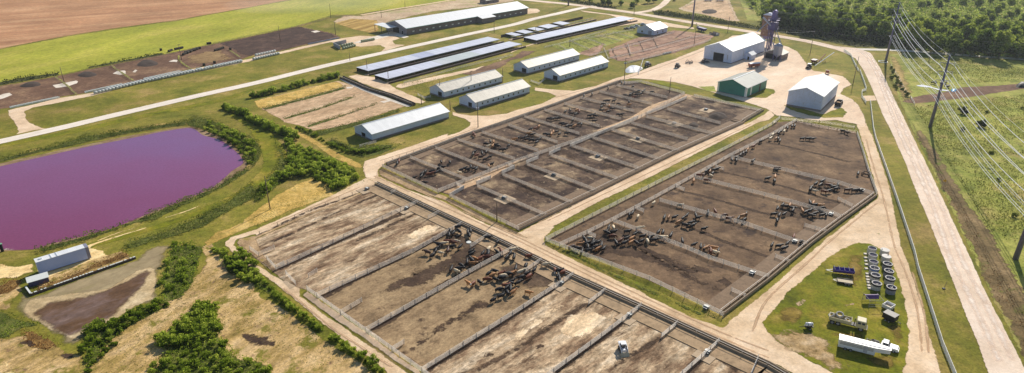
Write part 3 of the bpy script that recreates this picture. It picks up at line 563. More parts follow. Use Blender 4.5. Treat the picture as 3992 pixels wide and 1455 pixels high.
patch('wood_floor', q('t3', 1640, -30, 1700, 150, 't4', 0, 160, 300, 235, 600, 260, 870, 300, 1000, 345, 1300, 385, 1878, 425, 2600, 470, 2600, -120, 1000, -160, -300, -120), m_rough, 2, 3, 1)
# paler wheel paths of the highway
m_trkl = ground_mat('pale_wheel_track', [(.3, C(218, 198, 178)), (.6, C(236, 220, 204))], .2, fine=.12, big=.05, erode=.8, escale=.1, soft=.4, mid=.05)
for a in (('t4', 600, 362, 700, 395, 770, 490, 830, 620, 920, 860, 'm4', 990, 120, 1110, 380, 1240, 690, 'b4', 1340, 100, 1500, 430, 1700, 860), ('t4', 640, 360, 740, 400, 800, 500, 860, 630, 960, 860, 'm4', 1040, 120, 1170, 400, 1310, 700, 'b4', 1420, 100, 1590, 430, 1800, 860),
          ('t4', 40, 262, 300, 305, 540, 352), ('t3', 700, 72, 1100, 130, 1700, 228)):
    patch('wheel_track', strip(q(*a), 2.4), m_trkl, 14, 1.3, .25)
# wheel tracks on the lanes
m_trk = ground_mat('wheel_track', [(.3, C(184, 150, 116)), (.6, C(204, 174, 142))], .2, mid=.07, fine=.15, big=.1, erode=.9, escale=.15, soft=.35)
for a in (('m2', 860, 390, 1000, 450, 1400, 630, 1878, 845, 'b3', 400, 150, 1000, 440, 1500, 670, 1878, 830), ('m2', 900, 375, 1050, 440, 1400, 600, 1878, 820, 'b3', 420, 130, 1000, 405, 1500, 630, 1878, 780),
          ('m3', 250, 720, 800, 460, 1400, 175, 1740, 10), ('m3', 180, 730, 750, 450, 1350, 160), ('m4', 720, 120, 780, 330, 850, 560, 930, 900, 'b4', 1010, 200, 1100, 500, 1130, 800),
          ('b4', 1060, 200, 1150, 520, 1180, 800), ('m4', 800, 590, 500, 830, 'b4', 240, 180, 0, 400, 'b3', 1750, 640), ('m2', 100, 750, 500, 580, 760, 470), ('b2', 200, 320, 600, 640, 1000, 900),
          ('t3', 300, 720, 700, 610, 1000, 520, 1400, 370), ('m2', 900, 280, 1300, 150, 1600, 40)):
    patch('wheel_track', strip(q(*a), .9), m_trk, 13, .5, .15)

# faint summer haze over the whole site
hz = MB().box(-700, 20, -2, 900, 900, 70)
m_hz, nt, out = new_mat('haze'); vs = N(nt, 'ShaderNodeVolumeScatter'); vs.inputs['Color'].default_value = (.82, .9, 1, 1); vs.inputs['Density'].default_value = .00013; vs.inputs['Anisotropy'].default_value = .45
nt.links.new(vs.outputs[0], out.inputs['Volume'])
o = hz.build('haze', m_hz); o['kind'] = 'structure'

dp = MB().ell((0, 0, 0), (75, 26, 9), 24, 12)
m_dp, nt, out = new_mat('dust_haze'); vs = N(nt, 'ShaderNodeVolumeScatter'); vs.inputs['Color'].default_value = (.95, .92, .86, 1); vs.inputs['Density'].default_value = .0045; vs.inputs['Anisotropy'].default_value = .4
nt.links.new(vs.outputs[0], out.inputs['Volume'])
o = dp.build('dust_cloud', m_dp, smooth=True, loc=g('t2', 420, 75)+Vector((0, 0, 6)), rz=R(10)); tag(o, 'thin pale dust haze drifting over the meadow left of the long barn', 'dust', kind='stuff')
# ================================================================== FENCES AND FEED BUNKS
m_rail = solid('weathered_white_rail', C(238, 228, 214), .7, 0, .2, 1.2, dirt=C(170, 148, 128))
m_board = solid('weathered_board', C(222, 206, 188), .8, 0, .25, 1.2, dirt=C(140, 118, 98))
m_vinyl = solid('white_vinyl', C(232, 234, 228), .5, 0, .08, 1.0)
m_post = solid('fence_post_wood', C(150, 132, 112), .8, 0, .3, 2)
m_cable = solid('steel_cable', C(170, 158, 150), .5, .3, .3, 2)
_pm = {}
def post_mesh(h, w_, mat):
    k = (round(h, 2), w_, mat.name)
    if k not in _pm: _pm[k] = MB().taper(-w_/2, -w_/2, w_/2, w_/2, 0, -w_/2*.9, -w_/2*.9, w_/2*.9, w_/2*.9, h).mesh('post', mat)
    return _pm[k]
def fence(label, pts, h=1.5, n=5, rw=.07, rt=.075, gap=4.0, mat=None, pmat=None, cat='fence', name='rail_fence', group=None, pw=.14, sag=.03):
    mat = mat or m_rail; pmat = pmat or mat
    pts = [Vector((p[0], p[1], 0)) for p in pts]
    t = thing(name, label, cat, pts[0], 0, group); o0 = pts[0]
    mb = MB(); seg = []
    for a, b in zip(pts[:-1], pts[1:]):
        L = (b-a).length; k = max(1, round(L/gap)); seg += [a.lerp(b, j/k) for j in range(k)]
    seg.append(pts[-1])
    if len(seg) > 99: seg = seg[::2]+[pts[-1]]
    offs = [(random.uniform(-sag, sag)) for _ in seg]
    for i in range(n):
        z = .35+(h-.42)*i/max(n-1, 1) if n > 1 else h*.9
        for j in range(len(seg)-1):
            a = seg[j]-o0; b = seg[j+1]-o0
            mb.bar((a.x, a.y, z+offs[j]), (b.x, b.y, z+offs[j+1]), rt, rw)
    mb.build('rails', mat, t)
    pm = post_mesh(h+.08, pw, pmat)
    for p in seg:
        po = bpy.data.objects.new('post', pm); col.objects.link(po); po.parent = t; po.location = (p-o0)
        po.rotation_euler = (random.uniform(-.03, .03), random.uniform(-.03, .03), 0)
    return t
def F(label, *a, z=.8, **kw): return fence(label, q(*a, z=z), **kw)
G1 = 'white rail fences of the near pens'
F('long white rail fence beside the dirt lane at the lower left of the near pens', 'b2', 368, 318, 1209, 915, 1420, 1070, n=5, h=1.6)
F('white rail fence between the cattle-filled near pens and the empty skid loader pens', 'b2', 1209, 915, 'b3', 0, 500, 440, 215, n=5, h=1.6)
F('white rail fence through the middle of the two cattle-filled near pens', 'b2', 800, 622, 'c1', 890, 930, 1690, 500, n=5, h=1.6)
F('white rail fence on the upper left side of the cattle-filled near pens', 'b2', 440, 368, 'b2', 1150, 40, 'm2', 1500, 737, n=5, h=1.6)
F('white rail fence between the two empty crusted pens at the left of the foreground', 'b2', 140, 168, 'm2', 640, 830, 1180, 575, n=5, h=1.6)
F('white rail fence beside the white skid loader, in the bottom foreground', 'b3', 200, 990, 570, 720, 940, 440, n=5, h=1.6)
F('white rail fence at the bottom edge, right of the skid loader pen', 'b3', 1130, 1040, 1240, 939, 1510, 700, n=5, h=1.6)
F('short white rail fence cut off by the bottom edge near the right lane', 'b3', 1740, 950, 1795, 825, n=5, h=1.6)
F('short white rail corner at the open end of the leftmost empty pen', 'W', 628, 624, 650, 640, 690, 622, n=4, h=1.5, cat='gate', name='pen_gate')
F('short white rail gate at the open end of the second empty pen', 'b2', 75, 95, 140, 165, 200, 130, n=4, h=1.5, cat='gate', name='pen_gate')
F('short white gate at the end of the crusted pen beside the dirt lane', 'b2', 213, 203, 285, 278, n=4, h=1.5, cat='gate', name='pen_gate')
F('low dark gate standing inside the crusted pen left of the cattle', 'b2', 380, 222, 442, 185, n=4, h=1.4, cat='gate', name='pen_gate')
F('short fence stub with a post inside the upper cattle-filled near pen', 'b2', 612, 495, 770, 402, n=4, h=1.5)
F('short fence stub inside the lower cattle-filled near pen', 'b2', 990, 762, 1080, 708, n=5, h=1.5)
F('short rail stub off the long feed bunk in the crusted left pen', 'm2', 1255, 690, 1335, 652, n=4)
F('short white rail stub off the long bunk beside the upper pack of cattle', 'c1', 905, 470, 1230, 262, n=5)
F('short white rail stub off the long feed bunk beside the grey cow', 'c2', 970, 290, 1215, 125, n=5)
F('short white rail stub off the long feed bunk left of the skid loader', 'b3', 553, 420, 678, 325, n=5)
F('short white rail stub off the long feed bunk above the skid loader', 'b3', 1085, 665, 1205, 568, n=5)
F('short white rail stub at the top left corner of the near pens by the trough', 'm2', 985, 510, 1030, 490, n=4)
F('thin wire fence along the top of the leftmost empty near pen', 'm2', 20, 800, 400, 628, 885, 440, n=3, h=1.2, rw=.03, rt=.03, mat=m_cable, pmat=m_post, gap=6)
# middle rows
GR = 'light board cross fences of the upper pen row'
row1 = [('c6', 370, 352, 1060, 622), ('c6', 680, 236, 1340, 492), ('c6', 950, 136, 1650, 374), ('S', 1879, 515, 2099, 587), ('c7', 0, 526, 520, 710), ('c7', 170, 438, 750, 620),
        ('c7', 380, 370, 960, 542), ('c7', 590, 306, 1180, 466), ('c7', 760, 242, 1320, 382), ('c7', 960, 178, 1500, 306), ('c7', 1140, 112, 1670, 242)]
for i, a in enumerate(row1):
    F('light board cross fence of the upper pen row, %s from the near end' % ORD[i], *a, n=7, h=1.5, rw=.08, rt=.07, gap=3.5, mat=m_board)
row2 = [('S', 1860, 724, 2130, 838), ('S', 1959, 679, 2232, 790), ('m3', 100, 298, 610, 490), ('m3', 275, 233, 772, 407), ('m3', 428, 164, 930, 332), ('m3', 580, 104, 1082, 266), ('m3', 710, 44, 1217, 202),
        ('c7', 1290, 506, 1878, 676), ('t3', 975, 853, 'S', 2778, 520), ('t3', 1130, 798, 1520, 902)]
for i, a in enumerate(row2):
    F('light board cross fence of the lower pen row, %s from the near end' % ORD[i], *a, n=7, h=1.5, rw=.08, rt=.07, gap=3.5, mat=m_board)
F('light board fence closing the near end of the upper pen row', 'm2', 920, 312, 1330, 502, n=7, h=1.6, rw=.08, rt=.07, gap=3, mat=m_board)
F('light board fence closing the near end of the lower pen row by the crossing', 'm2', 1410, 528, 1878, 752, 'S', 2024, 893, n=7, h=1.6, rw=.08, rt=.07, gap=3, mat=m_board)
F('long white rail fence on the upper side of the narrow cattle alley', 'S', 1710, 744, 2000, 632, 2452, 478, 2670, 364, n=6, h=1.7, gap=4)
for i, a in enumerate((('c6', 860, 822, 1030, 724), ('c6', 1180, 672, 1355, 602), ('c6', 1490, 542, 1645, 474), ('c7', 190, 922, 320, 868), ('c7', 430, 832, 550, 776), ('c7', 650, 744, 870, 652, 1070, 572, 1360, 447), ('c7', 1450, 412, 1615, 352, 1870, 242))):
    F('white panel fence on the lower side of the cattle alley, %s from the near end' % ORD[i], *a, n=8, h=1.7, rw=.08, rt=.15, gap=4, name='alley_fence')
F('board fence closing the far end of the upper pen row below the yard', 'c7', 1210, 95, 1390, 72, 1840, 192, n=6, h=1.5, gap=4)
F('board fence closing the far end of the lower pen row near the green shed', 't3', 1325, 700, 1740, 790, 1815, 806, n=7, h=1.6, gap=4)
for a, l in ((('c6', 930, 680, 1030, 724), 'first'), (('c6', 1230, 612, 1355, 600), 'second'), (('c6', 1560, 440, 1645, 474), 'third')):
    F('small swinging gate across the narrow cattle alley, %s from the near end' % l, *a, n=6, h=1.5, cat='gate', name='alley_gate')
# right block
F('long white rail fence beside the grass strip between the two pen blocks', 'S', 2126, 933, 2500, 742, 2800, 592, 3028, 473, n=5, h=1.6, gap=4.5)
F('long white rail fence above the weedy edge at the near end of right hand pens', 'm3', 240, 852, 460, 938, 'b3', 1000, 245, 1540, 508, n=5, h=1.6, gap=4)
F('long white rail fence heading the right hand pens, left of the packed cattle', 'm3', 340, 890, 540, 800, 720, 710, 890, 620, 1040, 540, 1330, 380, 1580, 240, 1878, 90, 'c5', 1095, 15, n=5, h=1.6, gap=4.5)
for i, a in enumerate((('c3', 790, 300, 1878, 702, 'c4', 700, 700, 1250, 880, 1430, 935), ('c4', 100, 0, 1180, 300, 1700, 482, 'S', 3146, 950), ('c5', 160, 540, 800, 700, 1420, 870, 1500, 905), ('c5', 490, 355, 1000, 478, 1480, 592, 1790, 692))):
    F('white rail cross fence of the right hand pens, %s from the near end' % ORD[i], *a, n=5, h=1.6, gap=4.5)
for i, a in enumerate((('c3', 410, 470, 535, 530), ('c3', 1112, 105, 1240, 160), ('m3', 1192, 460, 1255, 488), ('c5', 350, 442, 425, 465))):
    F('short white rail stub heading the right hand pens, %s from the near end' % ORD[i], *a, n=5, h=1.5)
for i, a in enumerate((('b3', 1600, 325, 1700, 372), ('c4', 1510, 680, 1690, 752), ('m4', 270, 745, 430, 792), ('m4', 515, 550, 625, 605))):
    F('short white rail stub off the right hand bunk, %s from the near corner' % ORD[i], *a, n=4, h=1.4)
F('white plank fence on the right end of the right hand pens by the curved lane', 'm4', 655, 70, 692, 180, 745, 360, 802, 515, n=3, h=1.5, rw=.28, gap=3)
F('thin cable fence along the far end of the right hand pens', 'c5', 1095, 22, 1300, 75, 1640, 128, n=3, h=1.4, rw=.04, mat=m_cable, pmat=m_post, gap=4)
F('white board gates at the far corner of the lane beside the tall white shed', 'c5', 875, 45, 920, 15, 945, -10, n=5, h=1.7, cat='gate', name='corner_gate')
F('cable fence along the far grass edge behind the right hand pens', 't4', 100, 868, 215, 875, 380, 888, 640, 930, n=4, h=1.3, rw=.05, mat=m_cable, gap=5)
# white vinyl fence on the verge of the highway
F('white vinyl plank fence curving around the yard beside the highway bend', 't4', 560, 366, 610, 402, 640, 470, 668, 518, n=4, h=1.5, rw=.24, mat=m_vinyl, gap=3)
F('white vinyl plank fence with a bent end below the highway bend', 't4', 676, 514, 700, 580, 724, 655, 692, 665, 690, 705, 722, 750, n=4, h=1.5, rw=.24, mat=m_vinyl, gap=3)
F('very long white vinyl fence along the grass verge between lane and highway', 't4', 752, 738, 775, 939, 'm4', 792, 110, 870, 330, 950, 560, 1030, 800, 1075, 939, 'b4', 1100, 160, 1200, 470, 1280, 720, 1370, 939, 1460, 1180, n=4, h=1.5, rw=.26, mat=m_vinyl, gap=3)
for i_, a in enumerate((('t1', 400, 560, 470, 610, 560, 690), ('t1', 815, 478, 900, 540, 985, 600), ('t1', 1310, 405, 1320, 450, 1400, 505), ('t1', 1680, 368, 1760, 420))):
    F('low wire fence dividing the old dirt lot, %s from the left' % ORD[i_], *a, n=3, h=1.3, rw=.06, mat=m_post, gap=4)
F('thin wire fence beside the steel pole across the highway', 't4', 900, 470, 960, 560, 1010, 660, 1060, 720, n=3, h=1.2, rw=.03, rt=.03, mat=m_cable, pmat=m_post, gap=4)
F('small metal gate panel at the pasture entrance across the highway', 't4', 1050, 712, 1078, 758, n=4, h=1.3, mat=m_rail, cat='gate', name='pasture_gate')
F('rusty fence along the dark hedge at the far edge of the old dirt lot', 't1', 860, 470, 1200, 400, 1400, 360, 1560, 325, n=3, h=1.2, rw=.05, mat=m_post, gap=6)
F('wooden fence along the dusty far edge of the dark manure lot', 't1', 1560, 318, 1878, 252, 't2', 300, 192, 540, 130, 700, 110, n=3, h=1.3, rw=.12, mat=m_post, gap=5)
F('white board gates by the concrete pad near the nearest long barn', 'm2', 755, 168, 800, 155, 875, 135, n=5, h=1.4, cat='gate', name='barn_gate')
F('cable fence along the upper lane beside the bunk of the upper pen row', 'm2', 940, 285, 1200, 190, 1600, 60, 'z1', 1000, 830, 'c7', 700, 235, 1180, 60, n=3, h=1.3, rw=.04, mat=m_cable, gap=4)
for i, a in enumerate((('t3', 410, 300, 640, 262, 880, 215), ('t3', 560, 405, 900, 320, 1180, 235), ('t3', 690, 430, 1000, 360, 1300, 275, 1500, 240), ('t3', 840, 455, 1160, 380, 1450, 290), ('t3', 230, 345, 420, 300, 680, 222), ('t2', 1080, 605, 1500, 490, 1878, 400))):
    F('weathered board fence along the old small paddocks, %s counted from the white cottage' % ORD[i], *a, n=4, h=1.3, rw=.09, gap=4)
for i, a in enumerate((('t3', 330, 325, 430, 385), ('t3', 420, 300, 560, 360), ('t3', 520, 275, 680, 330), ('t3', 620, 258, 790, 300), ('t3', 730, 235, 880, 275), ('t3', 665, 350, 700, 430), ('t3', 840, 320, 860, 390))):
    F('low cross fence in the grassy paddocks, %s from the long metal sheds' % ORD[i], *a, n=3, h=1.2, rw=.08, gap=4)
F('white wing fence beside the doorway of the left lower barn', 't2', 1180, 690, 1230, 715, 1275, 705, n=5, h=1.3, cat='gate', name='barn_gate')
F('white wing fence curling around a grassy pad left of the right lower barn', 't3', 130, 590, 190, 612, 235, 575, n=6, h=1.3, cat='gate', name='barn_gate')

# ---- concrete feed bunks
m_bunk = solid('bunk_concrete', C(176, 156, 134), .85, 0, .2, 1, dirt=C(110, 92, 78))
m_feed = solid('feed', C(120, 98, 66), .95, 0, .4, 4)
m_dark = solid('dark_bunk_wall', C(92, 78, 70), .9, 0, .25, 1)
def bunk(label, pts, side=1, w_=1.1, h=.75, rail=True, mat=None, gap=6, apron=4.2, am=None, ah=.22, curb=1.2):
    """concrete trough along pts: lane wall on the left of travel * side"""
    P = [Vector((p[0], p[1], 0)) for p in pts]; o0 = P[0]
    t = thing('feed_bunk', label, 'feed bunk', o0)
    a = MB(); f = MB(); r = MB(); ap = MB()
    for p, n_ in zip(P[:-1], P[1:]):
        d = (n_-p).normalized(); sd_ = Vector((-d.y, d.x, 0))*side
        A = p-o0; B = n_-o0; up = Vector((0, 0, 1))
        def slab(mb, s0, s1, z0, z1):
            mb.poly8([A+sd_*s0+up*z0, B+sd_*s0+up*z0, B+sd_*s1+up*z0, A+sd_*s1+up*z0, A+sd_*s0+up*z1, B+sd_*s0+up*z1, B+sd_*s1+up*z1, A+sd_*s1+up*z1])
        slab(a, 0, -.18, 0, h+.35); slab(a, -.18, -w_, 0, .2); slab(a, -w_, -w_-.16, 0, h)
        slab(f, -.19, -w_+.01, .2, .42)
        if apron: slab(ap, -w_-.17, -w_-apron, 0, ah)
        if rail:
            for zz in (h+.55,):
                r.bar(A-sd_*(w_+.08)+up*zz, B-sd_*(w_+.08)+up*zz, .1, .1)
    a.build('trough', mat or m_bunk, t); f.build('feed', m_feed, t)
    if apron: ap.build('apron', am or m_bunk, t)
    if rail:
        r.build('neck_rail', m_rail, t)
        pm = post_mesh(h+.6, .12, m_rail)
        cnt = 0
        for p, n_ in zip(P[:-1], P[1:]):
            L = (n_-p).length; d = (n_-p).normalized(); sd_ = Vector((-d.y, d.x, 0))*side; k = max(1, int(L/gap))
            for j in range(k):
                if cnt > 95: break
                po = bpy.data.objects.new('post', pm); col.objects.link(po); po.parent = t; po.location = p+d*(L*j/k)-sd_*(w_+.08)-o0; cnt += 1
    return t
m_apron = solid('apron_dirt', C(182, 154, 120), .95, 0, .45, .35, dirt=C(104, 84, 64))
bunk('very long concrete feed bunk along the central lane above the near cattle pens', q('m2', 888, 445, 1840, 888, 'b3', 440, 228, 940, 452, 1510, 712, 1878, 880, 'b4', 160, 965), side=1, am=m_apron, gap=5, apron=5.0)
m_apron2 = solid('dark_apron_dirt', C(142, 118, 94), .95, 0, .35, .6, dirt=C(92, 74, 60))
bunk('long feed bunk along the lane between the two pen blocks', q('m3', 45, 787, 600, 520, 1200, 222, 1690, 5, 't3', 1700, 893, 1838, 812), side=-1, am=m_apron2, apron=5, gap=5)
bunk('feed bunk along the upper lane on the far side of the upper pen row', q('m2', 948, 306, 1500, 102, 1780, 8, 't3', 300, 770, 500, 694, 790, 597), side=1, am=m_apron2, apron=4, gap=5)
bunk('feed bunk along the curved lane on the right side of the right hand pens', q('b3', 1546, 518, 1878, 262, 'b4', 330, -5, 'm4', 540, 728, 803, 536), side=-1, am=m_apron2, apron=5, gap=4)
bunk('dark feed bunk along the dirt lane beside the old tan plots', q('t2', 635, 570, 850, 662, 1000, 705, 1165, 772), side=1, mat=m_dark, rail=True, apron=0, w_=2.0, h=1.0)
# pads with water troughs
m_tank = solid('galvanised_trough', C(120, 124, 130), .4, .5, .2, 2)
m_pad = solid('pad_concrete', C(196, 172, 142), .9, 0, .15, 1, dirt=C(150, 126, 100))
def trough(label, p, pad=None, rz=None, white=False, sz=1.0):
    rz = ROT_A if rz is None else rz
    t = thing('water_trough', label, 'water trough', p, rz)
    MB().taper(-.9*sz, -.55*sz, .9*sz, .55*sz, .15, -1*sz, -.65*sz, 1*sz, .65*sz, .75).build('basin', m_tank, t)
    MB().quad((-.92*sz, -.57*sz, .76), (.92*sz, -.57*sz, .76), (.92*sz, .57*sz, .76), (-.92*sz, .57*sz, .76)).build('water', solid('trough_water', C(70, 84, 92), .1), t)
    MB().box(-.35*sz, -.72*sz, .76, .35*sz, .72*sz, .95).build('float_cover', m_vinyl if white else m_tank, t)
    if pad:
        MB().box(pad[0], pad[1], .02, pad[2], pad[3], .2).build('pad', m_pad, t)
    return t
W2 = ['first', 'second', 'third', 'fourth', 'fifth', 'sixth']
for i, a in enumerate((('m2', 1815, 555), ('m3', 298, 388), ('m3', 620, 250), ('m3', 915, 120), ('m3', 1180, 8), ('t3', 1412, 808))):
    trough('water trough on a concrete pad of the lower pen row, %s from near end' % W2[i], g(*a), (-3.2, -3.4, 2.6, 2.4), white=(i == 0))
for a, l in ((('c2', 1520, 505), 'white topped water trough beside the fence right of the lower cattle pack'), (('b3', 850, 525), 'white topped water trough on the fence line above the skid loader'), (('b3', 1420, 795), 'white topped water trough on the fence line at the bottom right of the near pens'),
             (('m2', 810, 490), 'small water trough at the top left corner of the near pens'), (('m2', 1100, 632), 'small water trough on the fence between the empty crusted pens')):
    trough(l, g(*a), (-3.2, -2.4, 3.0, 2.2), white=True, sz=.8)
for a, l in ((('b3', 1750, 215), 'bright water trough at the end of the first cross fence in the right hand pens'), (('b3', 1412, 468), 'white water trough on the near end fence of the right hand pens'), (('c4', 1745, 520), 'bright water trough ending the second right hand cross fence among black cattle'),
             (('c5', 1405, 892), 'bright water trough beside the large cattle pack on the third cross fence'), (('c5', 1690, 672), 'bright water trough near the far right corner of the right hand pens')):
    trough(l, g(*a), None, white=True, sz=.9)
# ================================================================== BUILDINGS
m_wroof = solid('white_metal_roof', C(244, 245, 248), .5, .0, .05, .3, spec=1.0, streak=(ROT_A, .7, .08))
m_groof = solid('weathered_metal_roof', C(208, 200, 184), .55, .0, .1, .35, spec=.5, streak=(ROT_A, .7, .14), dirt=C(176, 164, 146))
m_wwall = solid('white_metal_wall', C(210, 222, 255), .6, 0, .06, .5, streak=(ROT_A, .9, .08))
m_wwall2 = solid('white_end_wall', C(206, 218, 255), .6, 0, .08, .5, streak=(ROT_A+math.pi/2, .9, .06), dirt=C(176, 172, 168))
m_found = solid('foundation', C(132, 122, 120), .9, 0, .15, 1)
m_open = solid('dark_opening', C(30, 28, 34), .9, 0, .1, 1)
m_trim = solid('light_trim', C(206, 214, 222), .5, 0, .05, 1)
m_glass = solid('window_glass', C(60, 66, 80), .15, 0, .1, 1, spec=.6)
m_green = solid('green_metal_wall', C(64, 142, 122), .5, 0, .08, .5, streak=(ROT_A, .9, .1))
m_green2 = solid('green_end_wall', C(60, 140, 124), .5, 0, .08, .5, streak=(ROT_A+math.pi/2, .9, .1))
m_shroof = solid('dark_shed_roof', C(222, 226, 242), .5, .0, .1, .1, streak=(ROT_A, .35, .14))
m_shroof2 = solid('pale_shed_roof', C(214, 218, 222), .45, .1, .1, .12, streak=(ROT_A, .35, .12))
m_grey = solid('brown_grey_wall', C(136, 124, 124), .7, 0, .12, .6, streak=(ROT_A, .7, .12))
m_greye = solid('grey_end_wall', C(150, 146, 156), .7, 0, .1, .6, streak=(ROT_A+math.pi/2, .7, .1))
def gable(t, L, W_, e, r, wall, roof, oh=.45, rt=.14, endwall=None, found=.0, z0=0, base_h=.0):
    """walls (gable ends at x=0 and x=L), roof slabs with overhang, ridge cap"""
    for y in (0, W_): MB().quad((0, y, z0), (L, y, z0), (L, y, e), (0, y, e)).build('wall', wall, t)
    for x in (0, L): MB().quad((x, 0, z0), (x, W_, z0), (x, W_, e), (x, W_/2, r), (x, 0, e)).build('end_wall', endwall or wall, t)
    rf = MB(); k = (r-e)/(W_/2)
    def slab(y0, z_0, y1, z1):
        rf.poly8([(-oh, y0, z_0), (L+oh, y0, z_0), (L+oh, y1, z1), (-oh, y1, z1), (-oh, y0, z_0+rt), (L+oh, y0, z_0+rt), (L+oh, y1, z1+rt), (-oh, y1, z1+rt)])
    slab(-oh, e-k*oh+.03, W_/2, r+.03); slab(W_+oh, e-k*oh+.03, W_/2, r+.03)
    ro = rf.build('roof', roof, t)
    MB().bar((-oh-.01, W_/2, r+rt+.05), (L+oh+.01, W_/2, r+rt+.05), .5, .12).build('ridge_cap', m_trim, ro)
    tr = MB()
    for y in (-oh-.03, W_+oh+.03): tr.bar((-oh, y, e-k*oh+.02), (L+oh, y, e-k*oh+.02), .08, .22)
    tr.build('eave_trim', m_trim, ro)
    if base_h:
        f = MB(); f.box(-.05, -.06, 0, L+.05, -.012, base_h); f.box(-.06, -.06, 0, -.012, W_+.06, base_h); f.build('foundation', m_found, t)
    return t
def opening(t, face, a, b, z0, z1, W_=0, L=0, name='door', mat=None, d=.04, parent=None, trim=True):
    """panel standing 4 cm proud on face 'x0' (end) or 'y0' (long side)"""
    m = MB(); fr = MB()
    if face == 'x0':
        m.box(-d, a, z0, -.005, b, z1)
        fr.box(-d-.03, a-.15, z0, -.006, a, z1+.15); fr.box(-d-.03, b, z0, -.006, b+.15, z1+.15); fr.box(-d-.03, a, z1, -.006, b, z1+.15)
    else:
        m.box(a, -d, z0, b, -.005, z1)
        fr.box(a-.1, -d-.02, z0-.08, a, -.006, z1+.1); fr.box(b, -d-.02, z0-.08, b+.1, -.006, z1+.1); fr.box(a, -d-.02, z1, b, -.006, z1+.1); fr.box(a, -d-.03, z0-.08, b, -.006, z0)
    o = m.build(name, mat or m_open, t)
    if trim: fr.build('frame', m_trim, o)
    return o
def barn(label, near, far, W_, e, r, roof, wins=0, door=None, group='white low barns beside the upper lane', wall=None):
    N_ = g(*near); Fp = g(*far); L = (Fp-N_).length
    t = thing('livestock_barn', label, 'barn', N_, ROT_A, None)
    gable(t, L, W_, e, r, wall or m_wwall, roof, endwall=m_wwall2, base_h=.75)
    for i in range(wins):
        x = 3+(L-6)*(i+.5)/wins; opening(t, 'y0', x-.45, x+.45, 1.6, 2.5, name='window', mat=m_glass)
    if door: opening(t, 'x0', W_*door[0], W_*door[1], 0, door[2], name='door')
    return t, L
t, L = barn('nearest long white barn with a bright white roof and a small dark door', ('m2', 850, 135), ('t2', 1420, 872), 13, 3.4, 5.9, m_wroof, 0, (.38, .6, 2.3))
t, L = barn('white barn with a cream roof and side windows, nearest the upper pen row', ('t2', 1602, 803), ('t3', 150, 692), 11.5, 3.7, 6.3, m_groof, 9, (.2, .42, 2.8))
opening(t, 'x0', 5.5, 10.6, .1, 2.9, name='sliding_door', mat=m_wwall2)
t, L = barn('white barn with a cream roof behind the lane, left of the two middle barns', ('t2', 1376, 722), ('t2', 1800, 607), 11.5, 3.6, 6.1, m_groof, 9, (.16, .42, 2.8))
opening(t, 'x0', 5.8, 10.9, .1, 2.8, name='sliding_door', mat=m_wwall2)
t, L = barn('farther white barn with a cream roof, up the slope left of its twin', ('t3', 110, 545), ('t3', 468, 440), 11.5, 3.9, 6.4, m_groof, 9, (.12, .42, 3))
opening(t, 'x0', 6, 10.8, .1, 2.9, name='sliding_door', mat=m_wwall2)
t, L = barn('farther white barn with a cream roof beside the paddocks, right of its twin', ('t3', 341, 602), ('t3', 695, 497), 11.5, 3.8, 6.3, m_groof, 9, (.14, .42, 3))
opening(t, 'x0', 6, 10.8, .1, 2.9, name='sliding_door', mat=m_wwall2)
# big confinement barn at the top
N_ = g('z6', 540, 545); Fp = g('z6', 2405, 215)
L = (Fp-N_).length; t = thing('confinement_barn', 'very long grey confinement barn with a broad white roof and a projecting bay', 'barn', N_, math.atan2((Fp-N_).y, (Fp-N_).x))
Wd, e, r = 26, 5.0, 8.6
for y in (0, Wd): MB().quad((0, y, 0), (L, y, 0), (L, y, e), (0, y, e)).build('wall', m_grey, t)
for x in (0, L): MB().quad((x, 0, 0), (x, Wd, 0), (x, Wd, e), (x, Wd/2, r), (x, 0, e)).build('end_wall', m_greye, t)
rf = MB(); k_ = (r-e)/(Wd/2)
for y0, sg in ((-.8, 1), (Wd+.8, -1)):
    z0 = e-k_*.8+.03
    rf.poly8([(-.8, y0, z0), (L+.8, y0, z0), (L+.8, Wd/2, r+.03), (-.8, Wd/2, r+.03), (-.8, y0, z0+.2), (L+.8, y0, z0+.2), (L+.8, Wd/2, r+.23), (-.8, Wd/2, r+.23)])
ro = rf.build('roof', m_wroof, t)
MB().bar((-.8, -.86, e-k_*.8+.1), (L+.8, -.86, e-k_*.8+.1), .1, .35).build('eave_trim', solid('teal_trim', C(150, 206, 204), .5), ro)
xb0 = L*.545; xb1 = L*.655
bay = MB(); bay.quad((xb0, -6, 0), (xb1, -6, 0), (xb1, -6, e-1.0), (xb0, -6, e-1.0)); bay.quad((xb0, -6, 0), (xb0, 0, 0), (xb0, 0, e), (xb0, -6, e-1.0)); bay.quad((xb1, -6, 0), (xb1, 0, 0), (xb1, 0, e), (xb1, -6, e-1.0))
bo = bay.build('bay', m_grey, t)
MB().poly8([(xb0-.5, -6.7, e-1.15), (xb1+.5, -6.7, e-1.15), (xb1+.5, .8, e+.3), (xb0-.5, .8, e+.3), (xb0-.5, -6.7, e-.97), (xb1+.5, -6.7, e-.97), (xb1+.5, .8, e+.48), (xb0-.5, .8, e+.48)]).build('bay_roof', m_wroof, bo)
for i in range(19):
    x = 6+(L-14)*i/18
    if xb0-2 < x < xb1+2: continue
    opening(t, 'y0', x-.9, x+.9, 1.6, 2.4, name='vent_window', mat=m_vinyl, trim=False)
opening(t, 'x0', 4, 6, 0, 2.4, name='door', mat=m_open); opening(t, 'x0', 9, 17, 0, 4.2, name='door', mat=m_open)
pr = MB(); pr.poly8([(-9, 10, 4.6), (-.85, 10, 4.6), (-.85, 28, 5.2), (-9, 28, 5.2), (-9, 10, 4.85), (-.85, 10, 4.85), (-.85, 28, 5.45), (-9, 28, 5.45)])
po_ = pr.build('porch_roof', m_wroof, t)
pp = MB()
